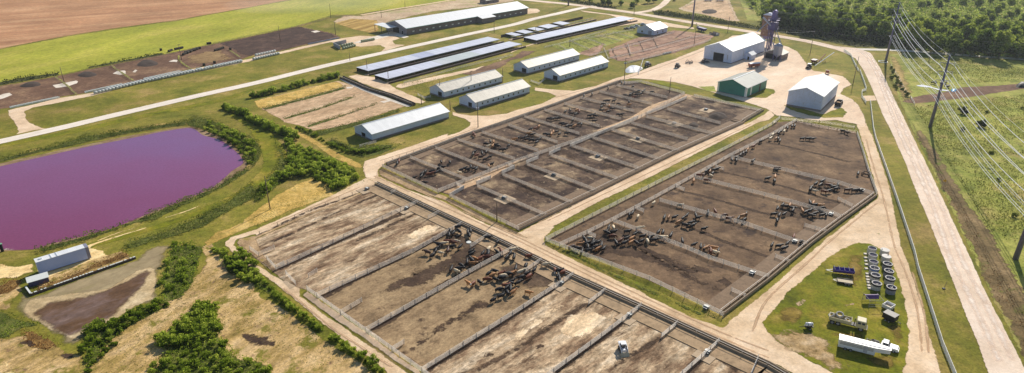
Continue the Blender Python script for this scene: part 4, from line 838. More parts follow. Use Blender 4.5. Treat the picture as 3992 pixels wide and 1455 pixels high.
for y in (10.5, 19, 27.5): pp.box(-8.8, y-.15, 0, -8.5, y+.15, 4.7)
pp.build('porch_posts', m_grey, po_)
# open-fronted cattle sheds with slate-blue roofs
def shed(label, fl, fr, Wd, hf, hb, pieces, low=False):
    hf, hb, Wd = hf-.9, hb-1.05, Wd+1.5
    A = g(*fl); Bp = g(*fr); L = (Bp-A).length; t = thing('cattle_shed', label, 'shed', A, math.atan2((Bp-A).y, (Bp-A).x))
    for (a, b, mt) in pieces:
        x0, x1 = a*L, b*L-.15
        MB().poly8([(x0, -.8, hf), (x1, -.8, hf), (x1, Wd, hb), (x0, Wd, hb), (x0, -.8, hf+.15), (x1, -.8, hf+.15), (x1, Wd, hb+.15), (x0, Wd, hb+.15)]).build('roof', mt, t)
    MB().bar((0, -.86, hf+.1), (L, -.86, hf+.1), .12, .3).build('fascia', m_trim, t)
    bw = MB(); bw.quad((0, Wd-.3, 0), (L, Wd-.3, 0), (L, Wd-.3, hb), (0, Wd-.3, hb)); bw.build('back_wall', m_dark, t)
    MB().box(-1, -3.4, 0, L+1, -2.6, .95).build('front_bunk', m_dark, t)
    pm = post_mesh(hf, .2, m_post)
    for i in range(0, int(L/5)+1):
        po = bpy.data.objects.new('post', pm); col.objects.link(po); po.parent = t; po.location = (min(i*5, L-.2), -.4, 0)
    fl_ = MB(); fl_.box(-2, -2.55, .02, L+2, .6, .25); fl_.build('apron', m_pad, t)
    return t
S1, S2 = m_shroof, m_shroof2
shed('open fronted cattle shed with slate blue roof panels, nearest the long white road', ('t2', 815, 545), ('t2', 1778, 310), 9, 2.9, 3.3, ((0, .36, S1), (.36, .47, solid('deep_shed_roof', C(200, 206, 232), .45, .1, .1, .1, streak=(ROT_A, .35, .12))), (.47, .8, S1), (.8, 1, S1)))
shed('open fronted cattle shed with mixed pale and blue roof panels, nearest the barns', ('t2', 955, 605), ('t3', 60, 345), 9, 2.9, 3.3, ((0, .37, S1), (.37, .44, S2), (.44, .66, solid('light_shed_roof', C(206, 214, 214), .45, .1, .1, .1, streak=(ROT_A, .35, .12))), (.66, 1, S1)))
shed('long cattle shed with a slate blue roof ending near the highway', ('t3', 165, 317), ('t3', 880, 155), 10, 2.9, 3.3, ((0, .32, S1), (.32, .62, S1), (.62, 1, S1)))
shed('far shade shed with broken dark roof panels along the white road', ('t2', 1860, 290), ('t3', 580, 148), 8, 2.6, 3.0, ((.05, .12, S1), (.16, .25, S1), (.3, .38, S1), (.42, .55, S1), (.6, .7, S1)))
# feed mill
N_ = g('z2', 560, 790); t = thing('feed_mill', 'large white feed mill building with a dark drive-through door and side annex', 'mill', N_, ROT_A)
L, Wd, e, r = 44, 18.5, 7.8, 11.4
gable(t, L, Wd, e, r, m_wwall, m_wroof, endwall=m_wwall2, base_h=.6)
opening(t, 'x0', 5.2, 12.0, 0, 5.4, name='door'); opening(t, 'x0', 2.6, 2.85, 2.2, 5.2, name='downpipe', mat=m_grey, trim=False)
opening(t, 'y0', 15, 15.3, 2, 6, name='downpipe', mat=m_grey, trim=False)
an = MB(); an.quad((17, -4.5, 0), (23, -4.5, 0), (23, -4.5, 3.2), (17, -4.5, 3.2)); an.quad((17, -4.5, 0), (17, -.02, 0), (17, -.02, 3.2), (17, -2.3, 4.6), (17, -4.5, 3.2)); an.quad((23, -4.5, 0), (23, -.02, 0), (23, -.02, 3.2), (23, -2.3, 4.6), (23, -4.5, 3.2))
ao = an.build('annex', m_wwall2, t)
MB().poly8([(16.6, -4.9, 3.0), (23.4, -4.9, 3.0), (23.4, -2.3, 4.65), (16.6, -2.3, 4.65), (16.6, -4.9, 3.15), (23.4, -4.9, 3.15), (23.4, -2.3, 4.8), (16.6, -2.3, 4.8)]).poly8([(16.6, -2.3, 4.65), (23.4, -2.3, 4.65), (23.4, -.03, 3.2), (16.6, -.03, 3.2), (16.6, -2.3, 4.8), (23.4, -2.3, 4.8), (23.4, -.03, 3.35), (16.6, -.03, 3.35)]).build('annex_roof', m_wroof, ao)
MB().box(16.94, -3.2, 0, 16.99, -2.1, 2.1).build('annex_door', m_open, ao)
pd = MB().box(-9, 2, .1, -.07, 15, .3).build('ramp', m_conc, t)
# mill tower: lattice with purple-grey head house, legs, spouts
m_lat = solid('violet_grey_steel', C(92, 84, 132), .5, .2, .2, 1); m_rust = solid('rusty_bin_steel', C(132, 98, 78), .7, .1, .35, .5, dirt=C(206, 192, 176)); m_galv = solid('galvanised_bin', C(150, 158, 180), .4, .3, .1, .6)
tb = g('z2', 1105, 690); TH = 27
t = thing('elevator_tower', 'tall violet lattice elevator tower with head house and diagonal spouts beside the feed mill', 'tower', tb, ROT_A)
lt = MB()
for x in (-1.6, 1.6):
    for y in (-1.6, 1.6): lt.box(x-.14, y-.14, 0, x+.14, y+.14, TH-2)
for k in range(9):
    z = 1+k*2.7
    for a, b in (((-1.6, -1.6), (1.6, -1.6)), ((1.6, -1.6), (1.6, 1.6)), ((1.6, 1.6), (-1.6, 1.6)), ((-1.6, 1.6), (-1.6, -1.6))):
        lt.bar((*a, z), (*b, z), .14, .14); lt.bar((*a, z), (*b, z+2.7), .1, .1)
lt.build('lattice', m_lat, t)
lg = MB()
for x, y in ((-.6, -.3), (.6, .3), (0, .9)): lg.box(x-.28, y-.22, .2, x+.28, y+.22, TH+1)
lg.build('elevator_leg', m_lat, t)
hh = MB(); hh.box(-2.6, -2.6, TH-9.5, 2.6, 2.6, TH-9.3); hh.box(-2.7, -2.7, TH-4.2, 2.7, 2.7, TH-4.0); hh.box(-2.2, -2.2, TH-9.3, 2.2, 2.2, TH-5.5)
for x in (-2.6, 0, 2.6):
    for y in (-2.6, 2.6): hh.box(x-.07, y-.07, TH-9.3, x+.07, y+.07, TH-8.1); hh.box(x-.07, y-.07, TH-4, x+.07, y+.07, TH-2.8)
for z in (TH-8.1, TH-2.8):
    for a, b in (((-2.6, -2.6), (2.6, -2.6)), ((2.6, -2.6), (2.6, 2.6)), ((2.6, 2.6), (-2.6, 2.6)), ((-2.6, 2.6), (-2.6, -2.6))): hh.bar((*a, z), (*b, z), .12, .12)
hh.build('head_platform', m_lat, t)
hd = MB(); hd.box(-1.4, -1.2, TH-3.9, 1.6, 1.2, TH+1.2); hd.tube((-.8, 0, TH+1.1), (1.2, 0, TH+1.1), 1.0, 1.0, 12); hd.build('head_house', solid('violet_head', C(112, 104, 158), .5, .2, .2, 1.5), t)
sp_ = MB(); sp_.tube((-6, 4.5, TH-2), (-1.2, 0, TH-8), .5, .5, 8); sp_.tube((-1, 1, TH-3), (-7, 6.5, TH-11), .3, .3, 8); sp_.tube((1.5, -1, TH-9), (4.5, -6, 7), .22, .22, 8); sp_.tube((0, -1.6, 9), (-2.5, -7.5, 3.6), .3, .3, 8); sp_.build('spout', m_galv, t)
t = thing('grain_bin', 'square rust stained steel grain bin rising behind the feed mill roof', 'bin', g('z2', 1060, 520), ROT_A)
b_ = MB(); b_.box(-3.2, -3, 7, 3.2, 3, 20.5); b_.build('shell', m_rust, t)
bl = MB()
for x in (-3, 3):
    for y in (-2.8, 2.8): bl.box(x-.2, y-.2, 0, x+.2, y+.2, 7)
bl.taper(-.5, -.5, .5, .5, 4.5, -3.1, -2.9, 3.1, 2.9, 7); bl.build('legs', m_lat, t)
rr = MB(); rr.poly8([(-3.4, -3.2, 20.5), (3.4, -3.2, 20.5), (3.4, 3.2, 20.5), (-3.4, 3.2, 20.5), (-.8, -.8, 21.8), (.8, -.8, 21.8), (.8, .8, 21.8), (-.8, .8, 21.8)]); rr.build('roof', m_galv, t)
t = thing('hopper_bin', 'round galvanised hopper bin with cone top beside the elevator tower', 'bin', g('z2', 1225, 740), 0)
MB().lathe([(0.2, 2.0), (2.6, 4.2), (2.65, 9.2), (2.75, 9.3), (.5, 10.8), (.001, 10.8)], n=24).build('shell', m_galv, t, True)
hl = MB()
for k in range(6):
    a = k*math.pi/3; hl.box(2.4*math.cos(a)-.12, 2.4*math.sin(a)-.12, 0, 2.4*math.cos(a)+.12, 2.4*math.sin(a)+.12, 4.6)
hl.build('legs', m_lat, t); MB().path([(0, 0, 10.8), (0, 0, 12), (-1.2, 1.5, 15)], .15).build('fill_pipe', m_galv, t)
N_ = g('z2', 1290, 740); t = thing('lean_shed', 'small open shed with a pale gable roof behind the hopper bin', 'shed', N_, ROT_A)
gable(t, 10, 11, 3.6, 5.6, m_grey, m_groof, endwall=m_grey); opening(t, 'x0', .8, 10, 0, 3.3, name='door', trim=False)
# green shed, tall white shed, cottage
N_ = g('t3', 1702, 717); t = thing('green_shed', 'green metal machine shed with a pale rust-spotted roof and white corner trim', 'shed', N_, ROT_A)
L, Wd, e, r = 23, 16, 5.2, 8.0
gable(t, L, Wd, e, r, m_green, solid('grey_green_roof', C(164, 168, 160), .6, 0, .12, .3, streak=(ROT_A, .7, .1), dirt=C(160, 148, 132)), endwall=m_green2, base_h=.4)
cn = MB()
for (a, b) in ((-.06, .9), (Wd-1.0, Wd-.05)): cn.box(-.07, a, .4, -.015, b, e-.1)
cn.box(-.06, -.07, .4, .9, -.015, e-.1); cn.build('corner_trim', m_vinyl, t)
opening(t, 'y0', 4.5, 6, .4, 4.9, name='downpipe', mat=m_vinyl, trim=False); opening(t, 'y0', 14.5, 16, .4, 4.6, name='door', mat=solid('dark_red_door', C(70, 48, 50)), trim=False)
N_ = g('t4', 386, 822); t = thing('white_shed', 'tall plain white metal shed with a bright roof, near the curved lane', 'shed', N_, R(53.5))
gable(t, 31, 15.8, 7.7, 10.6, m_wwall, m_wroof, endwall=m_wwall2, base_h=1.1)
N_ = g('t3', 1030, 264); t = thing('cottage', 'small white cottage with a pale gable roof beside the parked cars', 'house', N_, ROT_A)
gable(t, 17.5, 14.5, 4.0, 7.0, m_wwall, m_wroof, endwall=m_wwall2, base_h=.5)
opening(t, 'x0', 2.0, 4.8, 0, 3.2, name='garage_door', mat=solid('grey_door', C(156, 156, 176))); opening(t, 'x0', 9.4, 10.8, 1.2, 2.4, name='window', mat=m_glass)
opening(t, 'y0', 4, 5.2, 1.2, 2.4, name='window', mat=m_glass); opening(t, 'y0', 11, 12.2, 1.2, 2.4, name='window', mat=m_glass)
# roof at the top left, behind the confinement barn
N_ = g('z6', 1770, 62); t = thing('far_shed', 'small pale roofed shed peeking out behind the long confinement barn', 'shed', N_, ROT_A); gable(t, 16, 9, 3, 4.6, m_grey, m_groof)
# semi trailer body + pump shed on its retaining wall by the basin
N_ = g('z7', 640, 500); Fp = g('z7', 1460, 240); L = (Fp-N_).length
t = thing('van_trailer', 'long white box trailer body standing on blocks between purple pond and mud basin', 'trailer', N_, math.atan2((Fp-N_).y, (Fp-N_).x))
bx = MB(); bx.box(0, 0, .35, L, 2.7, 3.9); bx.build('body', solid('trailer_side', C(180, 196, 240), .5, 0, .06, .6), t)
MB().box(-.05, -.05, 3.9, L+.05, 2.75, 4.0).build('roof', m_wroof, t)
rb = MB()
for x in (L*.29, L*.4): rb.box(x-.05, -.06, 4.0, x+.05, 2.76, 4.12)
rb.box(L*.1-.4, 1.1, 4.0, L*.1+.4, 1.7, 4.2); rb.build('roof_rib', m_trim, t)
MB().box(L-.8, -.03, .35, L+.02, 2.73, 4.02).build('rear_frame', solid('grey_frame', C(140, 140, 160)), t)
bk = MB()
for x in (1, L*.5, L-1): bk.box(x-.3, .2, 0, x+.3, 2.5, .35)
bk.build('block', m_conc, t)
t = thing('wall_shed', 'low white-lidded shed with a dark front on the wall by the basin', 'shed', g('z7', 470, 700), math.atan2((g('z7', 745, 620)-g('z7', 470, 700)).y, (g('z7', 745, 620)-g('z7', 470, 700)).x))
MB().box(0, 0, 0, 4.6, 2.0, 1.5).build('body', solid('shed_front', C(86, 84, 116), .6), t); MB().poly8([(-.2, -.3, 1.5), (4.8, -.3, 1.5), (4.8, 2.2, 2.0), (-.2, 2.2, 2.0), (-.2, -.3, 1.6), (4.8, -.3, 1.6), (4.8, 2.2, 2.1), (-.2, 2.2, 2.1)]).build('lid', m_vinyl, t)
P = q('z7', 420, 720, 500, 830, 2165, 240); o0 = P[0]
t = thing('retaining_wall', 'low concrete retaining wall with a broken white cap along the mud basin', 'wall', o0)
wl = MB(); cpb = MB()
for a, b in zip(P[:-1], P[1:]): wl.bar(a-o0+Vector((0, 0, .35)), b-o0+Vector((0, 0, .35)), .35, .7)
wl.build('wall', m_dark, t)
a, b = P[1], P[2]
for k in range(34):
    if random.random() < .82: cpb.bar(a.lerp(b, k/34)-o0+Vector((0, 0, .76)), a.lerp(b, (k+random.uniform(.5, .95))/34)-o0+Vector((0, 0, .76)), .42, .1)
cpb.bar(P[0]-o0+Vector((0, 0, .76)), P[1]-o0+Vector((0, 0, .76)), .42, .1); cpb.build('cap', m_vinyl, t)
t = thing('pump_post', 'dark pump standpipe at the pond corner with a green cap', 'pump', g('m1', 20, 940)); MB().tube((0, 0, 0), (0, 0, 2.4), .4, .4, 10).build('pipe', m_open, t); MB().lathe([(.5, 2.4), (.5, 2.6), (.01, 2.7)], n=10).build('cap', solid('green_cap', C(120, 170, 140)), t)
# bunker wall enclosure with bales
P = q('z5', 470, 320, 240, 375, 360, 440, 460, 410); o0 = P[1]
t = thing('bunker_wall', 'grey concrete bunker wall around green wrapped bales beside the white road', 'wall', o0)
for a, b in ((P[0], P[1]), (P[1], P[2])):
    MB().bar(a-o0+Vector((0, 0, 1.2)), b-o0+Vector((0, 0, 1.2)), .35, 2.4).build('panel', solid('bunker_concrete', C(164, 166, 178), .8, 0, .15, .6), t)
# ================================================================== VEHICLES AND YARD THINGS
m_tyre = solid('tyre_rubber', C(40, 38, 40), .9, 0, .2, 3); m_rim = solid('steel_rim', C(150, 150, 155), .5, .3, .1, 3)
m_yrim = solid('yellow_rim', C(226, 186, 44), .5, 0, .1, 3); m_white = solid('white_paint', C(240, 240, 244), .35, 0, .04, 1)
m_tan = solid('tan_paint', C(196, 184, 142), .6, 0, .1, 1.5); m_black = solid('black_steel', C(44, 42, 46), .6, .1, .2, 2)
m_purple = solid('violet_paint', C(70, 44, 150), .5, 0, .15, 1); m_wood = solid('deck_wood', C(206, 190, 160), .8, 0, .15, 2)
m_redw = solid('dark_red_paint', C(110, 44, 48), .5, 0, .2, 1); m_rust2 = solid('rust_red', C(140, 76, 56), .7, 0, .2, 1); m_light = solid('lamp_lens', C(240, 230, 200), .2)
def wheel(t, x, y, r, w_, rim=None, name='wheel', z=None):
    z = r if z is None else z
    MBt = MB().lathe([(r*.62, -w_/2), (r*.93, -w_/2), (r, -w_*.3), (r, w_*.3), (r*.93, w_/2), (r*.62, w_/2), (r*.62, -w_/2)], (x, y, z), 18, 'y')
    o = MBt.build(name, m_tyre, t, True)
    MB().lathe([(.001, -w_*.32), (r*.63, -w_*.4), (r*.63, w_*.4), (.001, w_*.32)], (x, y, z), 14, 'y').build('rim', rim or m_rim, o)
    return o
def head(a, b):
    v = b-a; return math.atan2(v.y, v.x)
# --- white chassis-cab pickup
def pickup(p, rz, label):
    t = thing('pickup_truck', label, 'pickup', p, rz)
    b = MB(); b.taper(1.2, -.95, 3.0, .95, .55, 1.2, -.95, 3.0, .95, 1.25).taper(1.3, -.92, 2.9, .92, 1.25, 1.45, -.78, 2.55, .78, 1.95)
    b.build('cab', m_white, t)
    MB().taper(3.0, -.95, 4.75, .95, .5, 3.0, -.93, 4.6, .9, 1.22).build('hood', m_white, t)
    MB().poly8([(2.94, -.8, 1.26), (2.94, .8, 1.26), (2.62, .72, 1.9), (2.62, -.72, 1.9), (2.99, -.8, 1.28), (2.99, .8, 1.28), (2.66, .72, 1.92), (2.66, -.72, 1.92)]).build('windscreen', m_glass, t)
    for y in (-1, 1): MB().poly8([(1.5, y*.9, 1.3), (2.75, y*.9, 1.3), (2.5, y*.8, 1.82), (1.55, y*.8, 1.82), (1.5, y*.94, 1.3), (2.75, y*.94, 1.3), (2.5, y*.84, 1.84), (1.55, y*.84, 1.84)]).build('side_window', m_glass, t)
    MB().box(4.7, -.95, .4, 4.9, .95, .75).build('bumper', m_rim, t)
    for y in (-.72, .72): MB().box(4.68, y-.2, .8, 4.76, y+.2, 1.05).build('headlight', m_light, t)
    ch = MB(); ch.box(-2.0, -.45, .55, 1.2, -.3, .75).box(-2.0, .3, .55, 1.2, .45, .75)
    for x in (-1.8, -.9, 0, .9): ch.box(x-.06, -.5, .6, x+.06, .5, .8)
    ch.box(-.4, .5, .5, .7, .9, .85); ch.build('chassis', m_black, t)
    for x in (3.9, -.6):
        for y in (-.82, .82): wheel(t, x, y, .4, .28 if x > 0 else .5)
    return t
A = G(*s('y2', 1020, 560), .8); Bp = G(*s('y2', 1390, 680), .8); A.z = Bp.z = 0
pickup(A+(Bp-A).normalized()*2.2, head(A, Bp), 'white chassis-cab pickup with bare rear frame, parked beside the white livestock trailer')
# --- gooseneck livestock trailer
A = g('y2', 640, 690); r0 = G(*s('y2', 672, 515), 2.6); r1 = G(*s('y2', 1205, 645), 2.6)
t = thing('livestock_trailer', 'white gooseneck livestock trailer with a bright roof tapering toward the pickup', 'trailer', A, head(r0, r1))
b = MB(); b.box(0, 0, .55, 7.6, 2.2, 2.6); b.build('body', m_white, t)
nk = MB(); nk.poly8([(7.6, 0.02, 1.45), (10.6, .55, 1.5), (10.6, 1.65, 1.5), (7.6, 2.18, 1.45), (7.6, .02, 2.6), (10.6, .55, 2.55), (10.6, 1.65, 2.55), (7.6, 2.18, 2.6)]); nk.build('gooseneck', m_white, t)
MB().quad((-.06, -.06, 2.63), (7.6, -.06, 2.63), (10.7, .5, 2.6), (10.7, 1.7, 2.6), (7.6, 2.26, 2.63), (-.06, 2.26, 2.63)).quad((-.06, .5, 2.75), (7.6, .5, 2.75), (10.5, .8, 2.7), (10.5, 1.4, 2.7), (7.6, 1.7, 2.75), (-.06, 1.7, 2.75)).build('roof', m_white, t)
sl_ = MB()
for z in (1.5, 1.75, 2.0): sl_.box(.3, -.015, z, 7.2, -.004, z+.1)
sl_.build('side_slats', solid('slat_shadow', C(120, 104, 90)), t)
MB().box(5.2, -.02, .7, 6.0, -.005, 2.3).build('side_door', solid('door_grey', C(196, 196, 206)), t)
for x in (1.6, 2.7):
    for y in (.05, 2.15): wheel(t, x, y, .4, .25)
fd = MB(); fd.box(1.0, -.12, .82, 3.3, .0, .95); fd.build('fender', m_white, t)
MB().tube((10.1, 1.1, .9), (10.1, 1.1, 1.6), .08).build('coupler', m_black, t)
# --- tan military truck with tractor tyres in the bed
A = g('y2', 510, 350); Bp = g('y2', 970, 470); rz = head(A, Bp)
t = thing('cargo_truck', 'tan six-wheeled military style cargo truck with a boxy cab and drop-side bed', 'truck', A+Vector((0, 0, 0)), rz)
MB().box(.2, .35, .8, 8.6, 1.9, 1.05).build('chassis', m_black, t)
bd = MB(); bd.box(0, 0, 1.15, 5.0, 2.3, 1.3).box(0, 0, 1.3, 5.0, .1, 2.0).box(0, 2.2, 1.3, 5.0, 2.3, 2.0).box(0, .1, 1.3, .1, 2.2, 2.0).box(4.9, .1, 1.3, 5.0, 2.2, 2.2); bd.build('cargo_bed', m_tan, t)
c_ = MB(); c_.taper(6.0, 0, 8.3, 2.3, .95, 6.0, 0, 8.3, 2.3, 1.9).taper(6.0, 0, 8.3, 2.3, 1.9, 6.1, .12, 8.0, 2.18, 2.75); c_.build('cab', m_tan, t)
MB().taper(6.05, .06, 8.05, 2.24, 2.76, 6.15, .16, 7.95, 2.14, 2.86).build('cab_roof', solid('pale_tan', C(218, 206, 170)), t)
for x0 in (6.3, 7.2): MB().box(x0, .01, 1.95, x0+.65, .05, 2.5).build('side_window', m_glass, t)
MB().poly8([(8.27, .2, 1.95), (8.27, 2.1, 1.95), (8.06, 2.05, 2.6), (8.06, .25, 2.6), (8.32, .2, 1.95), (8.32, 2.1, 1.95), (8.11, 2.05, 2.62), (8.11, .25, 2.62)]).build('windscreen', m_glass, t)
MB().box(8.3, .1, .7, 8.55, 2.2, 1.0).build('bumper', m_tan, t)
MB().tube((5.6, .4, 1), (5.6, .4, 3.1), .1).build('exhaust_stack', m_black, t)
for x in (.9, 2.2, 7.2):
    for y in (.2, 2.1): wheel(t, x, y, .58, .38)
M_ = Matrix.Translation(A) @ Matrix.Rotation(rz, 4, 'Z')
def spare(x, y, z, tilt, lab, r=.8):
    tt = thing('tractor_tyre', lab, 'tyre', M_ @ Vector((x, y, z)), rz); tt.rotation_euler = tilt
    o = MB().lathe([(r*.55, -.22), (r*.95, -.22), (r, -.1), (r, .1), (r*.95, .22), (r*.55, .22), (r*.55, -.22)], n=20).build('tyre', solid('pale_tyre', C(176, 172, 164), .9), tt, True)
    MB().lathe([(.2, -.05), (r*.56, -.15), (r*.56, .15), (.2, .05), (.2, -.05)], n=16).build('rim', m_yrim, tt)
spare(2.2, 1.6, 2.3, (.35, 0, rz), 'large tractor tyre with yellow rim lying on top of the tan truck bed', .95)
spare(.45, 1.1, 1.9, (.1, -.5, rz), 'tractor tyre with yellow rim leaning at the tail of the tan truck bed', .75)
spare(4.1, 1.0, 1.65, (0, .2, rz), 'tractor tyre with yellow rim lying at the front of the tan truck bed', .75)
# --- trailers on the grass island
def drawbar(t, x0, hw, x1, z=.55):
    d = MB(); d.bar((x0, -hw, z), (x1, 0, z), .1, .1).bar((x0, hw, z), (x1, 0, z), .1, .1).tube((x1*.97, 0, 0), (x1*.97, 0, z+.3), .05); d.build('drawbar', m_rim, t)
A = g('y1', 270, 470); Bp = g('y1', 750, 520); rz = head(A, Bp)
t = thing('feed_wagon', 'long violet feed trough wagon with a row of upright hoops and a forked drawbar', 'wagon', (A+Bp)/2+Vector((.2, .8, 0)), rz)
b = MB()
n_ = 12
for k in range(6):
    a0 = math.pi*(1+k/6); a1 = math.pi*(1+(k+1)/6)
    b.poly8([(-2.6, math.cos(a0), 1.6+math.sin(a0)*1.1), (2.6, math.cos(a0), 1.6+math.sin(a0)*1.1), (2.6, math.cos(a1), 1.6+math.sin(a1)*1.1), (-2.6, math.cos(a1), 1.6+math.sin(a1)*1.1),
             (-2.6, .93*math.cos(a0), 1.62+math.sin(a0)*1.02), (2.6, .93*math.cos(a0), 1.62+math.sin(a0)*1.02), (2.6, .93*math.cos(a1), 1.62+math.sin(a1)*1.02), (-2.6, .93*math.cos(a1), 1.62+math.sin(a1)*1.02)])
for x in (-2.62, 2.62): b.quad((x, -1, 1.6), (x, 1, 1.6), (x, .7, .8), (x, 0, .5), (x, -.7, .8))
b.build('trough', m_purple, t)
for x in (-2.5, -1.25, 0, 1.25, 2.5):
    MB().path([(x, -.95, 1.55), (x, -.9, 1.75), (x, .9, 2.1), (x, 1.0, 1.6)], .06).build('hoop', m_rim, t)
drawbar(t, -2.6, .8, -4.6, .8)
for x in (-.6, .6):
    for y in (-1.15, 1.15): wheel(t, x, y, .35, .22)
A = g('y1', 400, 640); Bp = g('y1', 715, 690); rz = head(A, Bp)
t = thing('flatbed_trailer', 'small flatbed trailer with a pale deck in front of the violet feed wagon', 'trailer', (A+Bp)/2+Vector((0, .9, 0)), rz)
MB().box(-1.9, -1, .55, 1.9, 1, .68).build('deck', m_wood, t)
fr = MB(); fr.box(-1.95, -1.06, .5, 1.95, -1.0, .85).box(-1.95, 1.0, .5, 1.95, 1.06, .85).box(-1.96, -1, .5, -1.9, 1, .85); fr.build('frame', m_black, t)
for x in (.1, .8):
    for y in (-1.2, 1.2): wheel(t, x, y, .32, .2)
for y in (-1.2, 1.2): MB().box(-.3, y-.15, .68, 1.2, y+.15, .74).build('fender', m_black, t)
drawbar(t, -1.9, .6, -3.0, .55)
A = g('y2', 180, 425); Bp = g('y2', 300, 425)
t = thing('tank_trailer', 'small white tank on a single axle trailer at the left of the grass island', 'trailer', (A+Bp)/2, head(A, Bp))
MB().lathe([(.01, -.85), (.4, -.85), (.48, -.75), (.48, .75), (.4, .85), (.01, .85)], (.1, 0, 1.35), 16, 'x').build('tank', m_white, t, True)
f = MB(); f.box(-.9, -.5, .7, 1.1, .5, .85)
for x in (-.4, .5): f.box(x-.05, -.5, .85, x+.05, .5, 1.2)
f.tube((-.9, 0, .75), (-2.2, 0, .6), .06); f.build('frame', m_black, t)
for y in (-.7, .7): wheel(t, .2, y, .4, .25)
for x in (-.4, .55): MB().lathe([(.495, -.05), (.495, .05)], (x+.1, 0, 1.35), 16, 'x').build('strap', m_black, t)
# purple topped panel frame and two small trailers
A = g('b4', 738, 465); Bp = g('b4', 838, 465)
t = thing('chute_frame', 'tall open frame of white posts with a violet canopy beside the concrete cisterns', 'frame', A, head(A, Bp))
Lc = (Bp-A).length; p_ = MB()
for x in (0, Lc):
    for y in (0, 3.4): p_.tube((x, y, 0), (x, y, 2.3), .05)
for z in (.5, 1.1): p_.tube((0, 0, z), (Lc, 0, z), .035); p_.tube((0, 3.4, z), (Lc, 3.4, z), .035)
p_.tube((0, 0, 2.3), (0, 3.4, 2.3), .05).tube((Lc, 0, 2.3), (Lc, 3.4, 2.3), .05).tube((0, 0, 2.3), (Lc, 0, 2.3), .05); p_.build('posts', m_rim, t)
c_ = MB()
for k in range(5):
    a0 = k/5; a1 = (k+1)/5; f_ = lambda u: (2.0+u*1.6, 1.5+math.sin(math.pi*u)*.8)
    y0, z0 = f_(a0); y1, z1 = f_(a1); c_.poly8([(.05, y0, z0), (Lc-.05, y0, z0), (Lc-.05, y1, z1), (.05, y1, z1), (.05, y0, z0+.05), (Lc-.05, y0, z0+.05), (Lc-.05, y1, z1+.05), (.05, y1, z1+.05)])
c_.build('canopy', solid('violet_canopy', C(104, 72, 128), .6), t)
def boxtrailer(lab, p, rz, L, W_, H, top, mat, hitch):
    t = thing('box_trailer', lab, 'trailer', p, rz); b = MB(); b.box(-L/2, -W_/2, .6, L/2, W_/2, .7)
    for (x0, y0, x1, y1) in ((-L/2, -W_/2, L/2, -W_/2+.06), (-L/2, W_/2-.06, L/2, W_/2), (-L/2, -W_/2+.06, -L/2+.06, W_/2-.06), (L/2-.06, -W_/2+.06, L/2, W_/2-.06)): b.box(x0, y0, .7, x1, y1, H)
    b.build('body', mat, t)
    if top: MB().box(-L/2-.03, -W_/2-.03, H, L/2+.03, W_/2+.03, H+.06).build('lid', top, t)
    else: MB().box(-L/2+.07, -W_/2+.07, .7, L/2-.07, W_/2-.07, .85).build('deck', m_wood, t)
    for x in (-.35, .45):
        for y in (-W_/2-.14, W_/2+.14): wheel(t, x, y, .33, .2)
    d = MB(); d.bar((hitch*L/2, -.4, .6), (hitch*(L/2+1.3), 0, .6), .08, .08).bar((hitch*L/2, .4, .6), (hitch*(L/2+1.3), 0, .6), .08, .08).tube((hitch*(L/2+1.2), 0, 0), (hitch*(L/2+1.2), 0, .9), .05); d.build('drawbar', m_black, t)
rz = head(g('b4', 850, 500), g('b4', 942, 545))
boxtrailer('open utility trailer with white rails and a tan deck behind the grey lidded trailer', g('b4', 880, 470), rz+math.pi/2, 2.4, 2.1, 1.5, None, m_white, 1)
boxtrailer('dark box trailer with a grey ribbed lid beside the cisterns', g('b4', 892, 552), rz, 2.9, 2.2, 2.0, solid('grey_lid', C(156, 150, 144), .6), m_black, 1)
# --- concrete cisterns
m_cist = solid('cistern_concrete', C(206, 200, 194), .85, 0, .08, 1); m_band = solid('cistern_band', C(62, 58, 66), .8); m_inside = solid('cistern_inside', C(74, 70, 92), .9)
cis = [('y1', 1045, 115, 'open', 'left row, farthest from the camera'), ('y1', 1058, 240, 'open', 'left row, second from the far end'), ('y1', 1070, 365, 'open', 'left row, third from the far end'), ('y1', 1085, 490, 'ring', 'left row, fourth from the far end'),
       ('y1', 1105, 620, 'ring', 'left row, fifth from the far end'), ('y1', 1125, 775, 'ring', 'left row, nearest the violet canopy'), ('y1', 1275, 155, 'lid', 'right row, farthest from the camera'), ('y1', 1300, 275, 'lid', 'right row, second from the far end'),
       ('y1', 1325, 410, 'rub', 'right row, third from the far end'), ('y1', 1350, 545, 'rub', 'right row, fourth from the far end'), ('y1', 1370, 680, 'ring2', 'right row, fifth from the far end'), ('y1', 1395, 850, 'rub', 'right row, nearest the camera')]
nm = {'open': 'open grey concrete cistern with dark hollow top', 'ring': 'white rimmed cistern with a dark mouth', 'lid': 'concrete cistern closed by a pale flat lid', 'rub': 'white rimmed cistern full of rubble', 'ring2': 'white rimmed cistern with a dark band'}
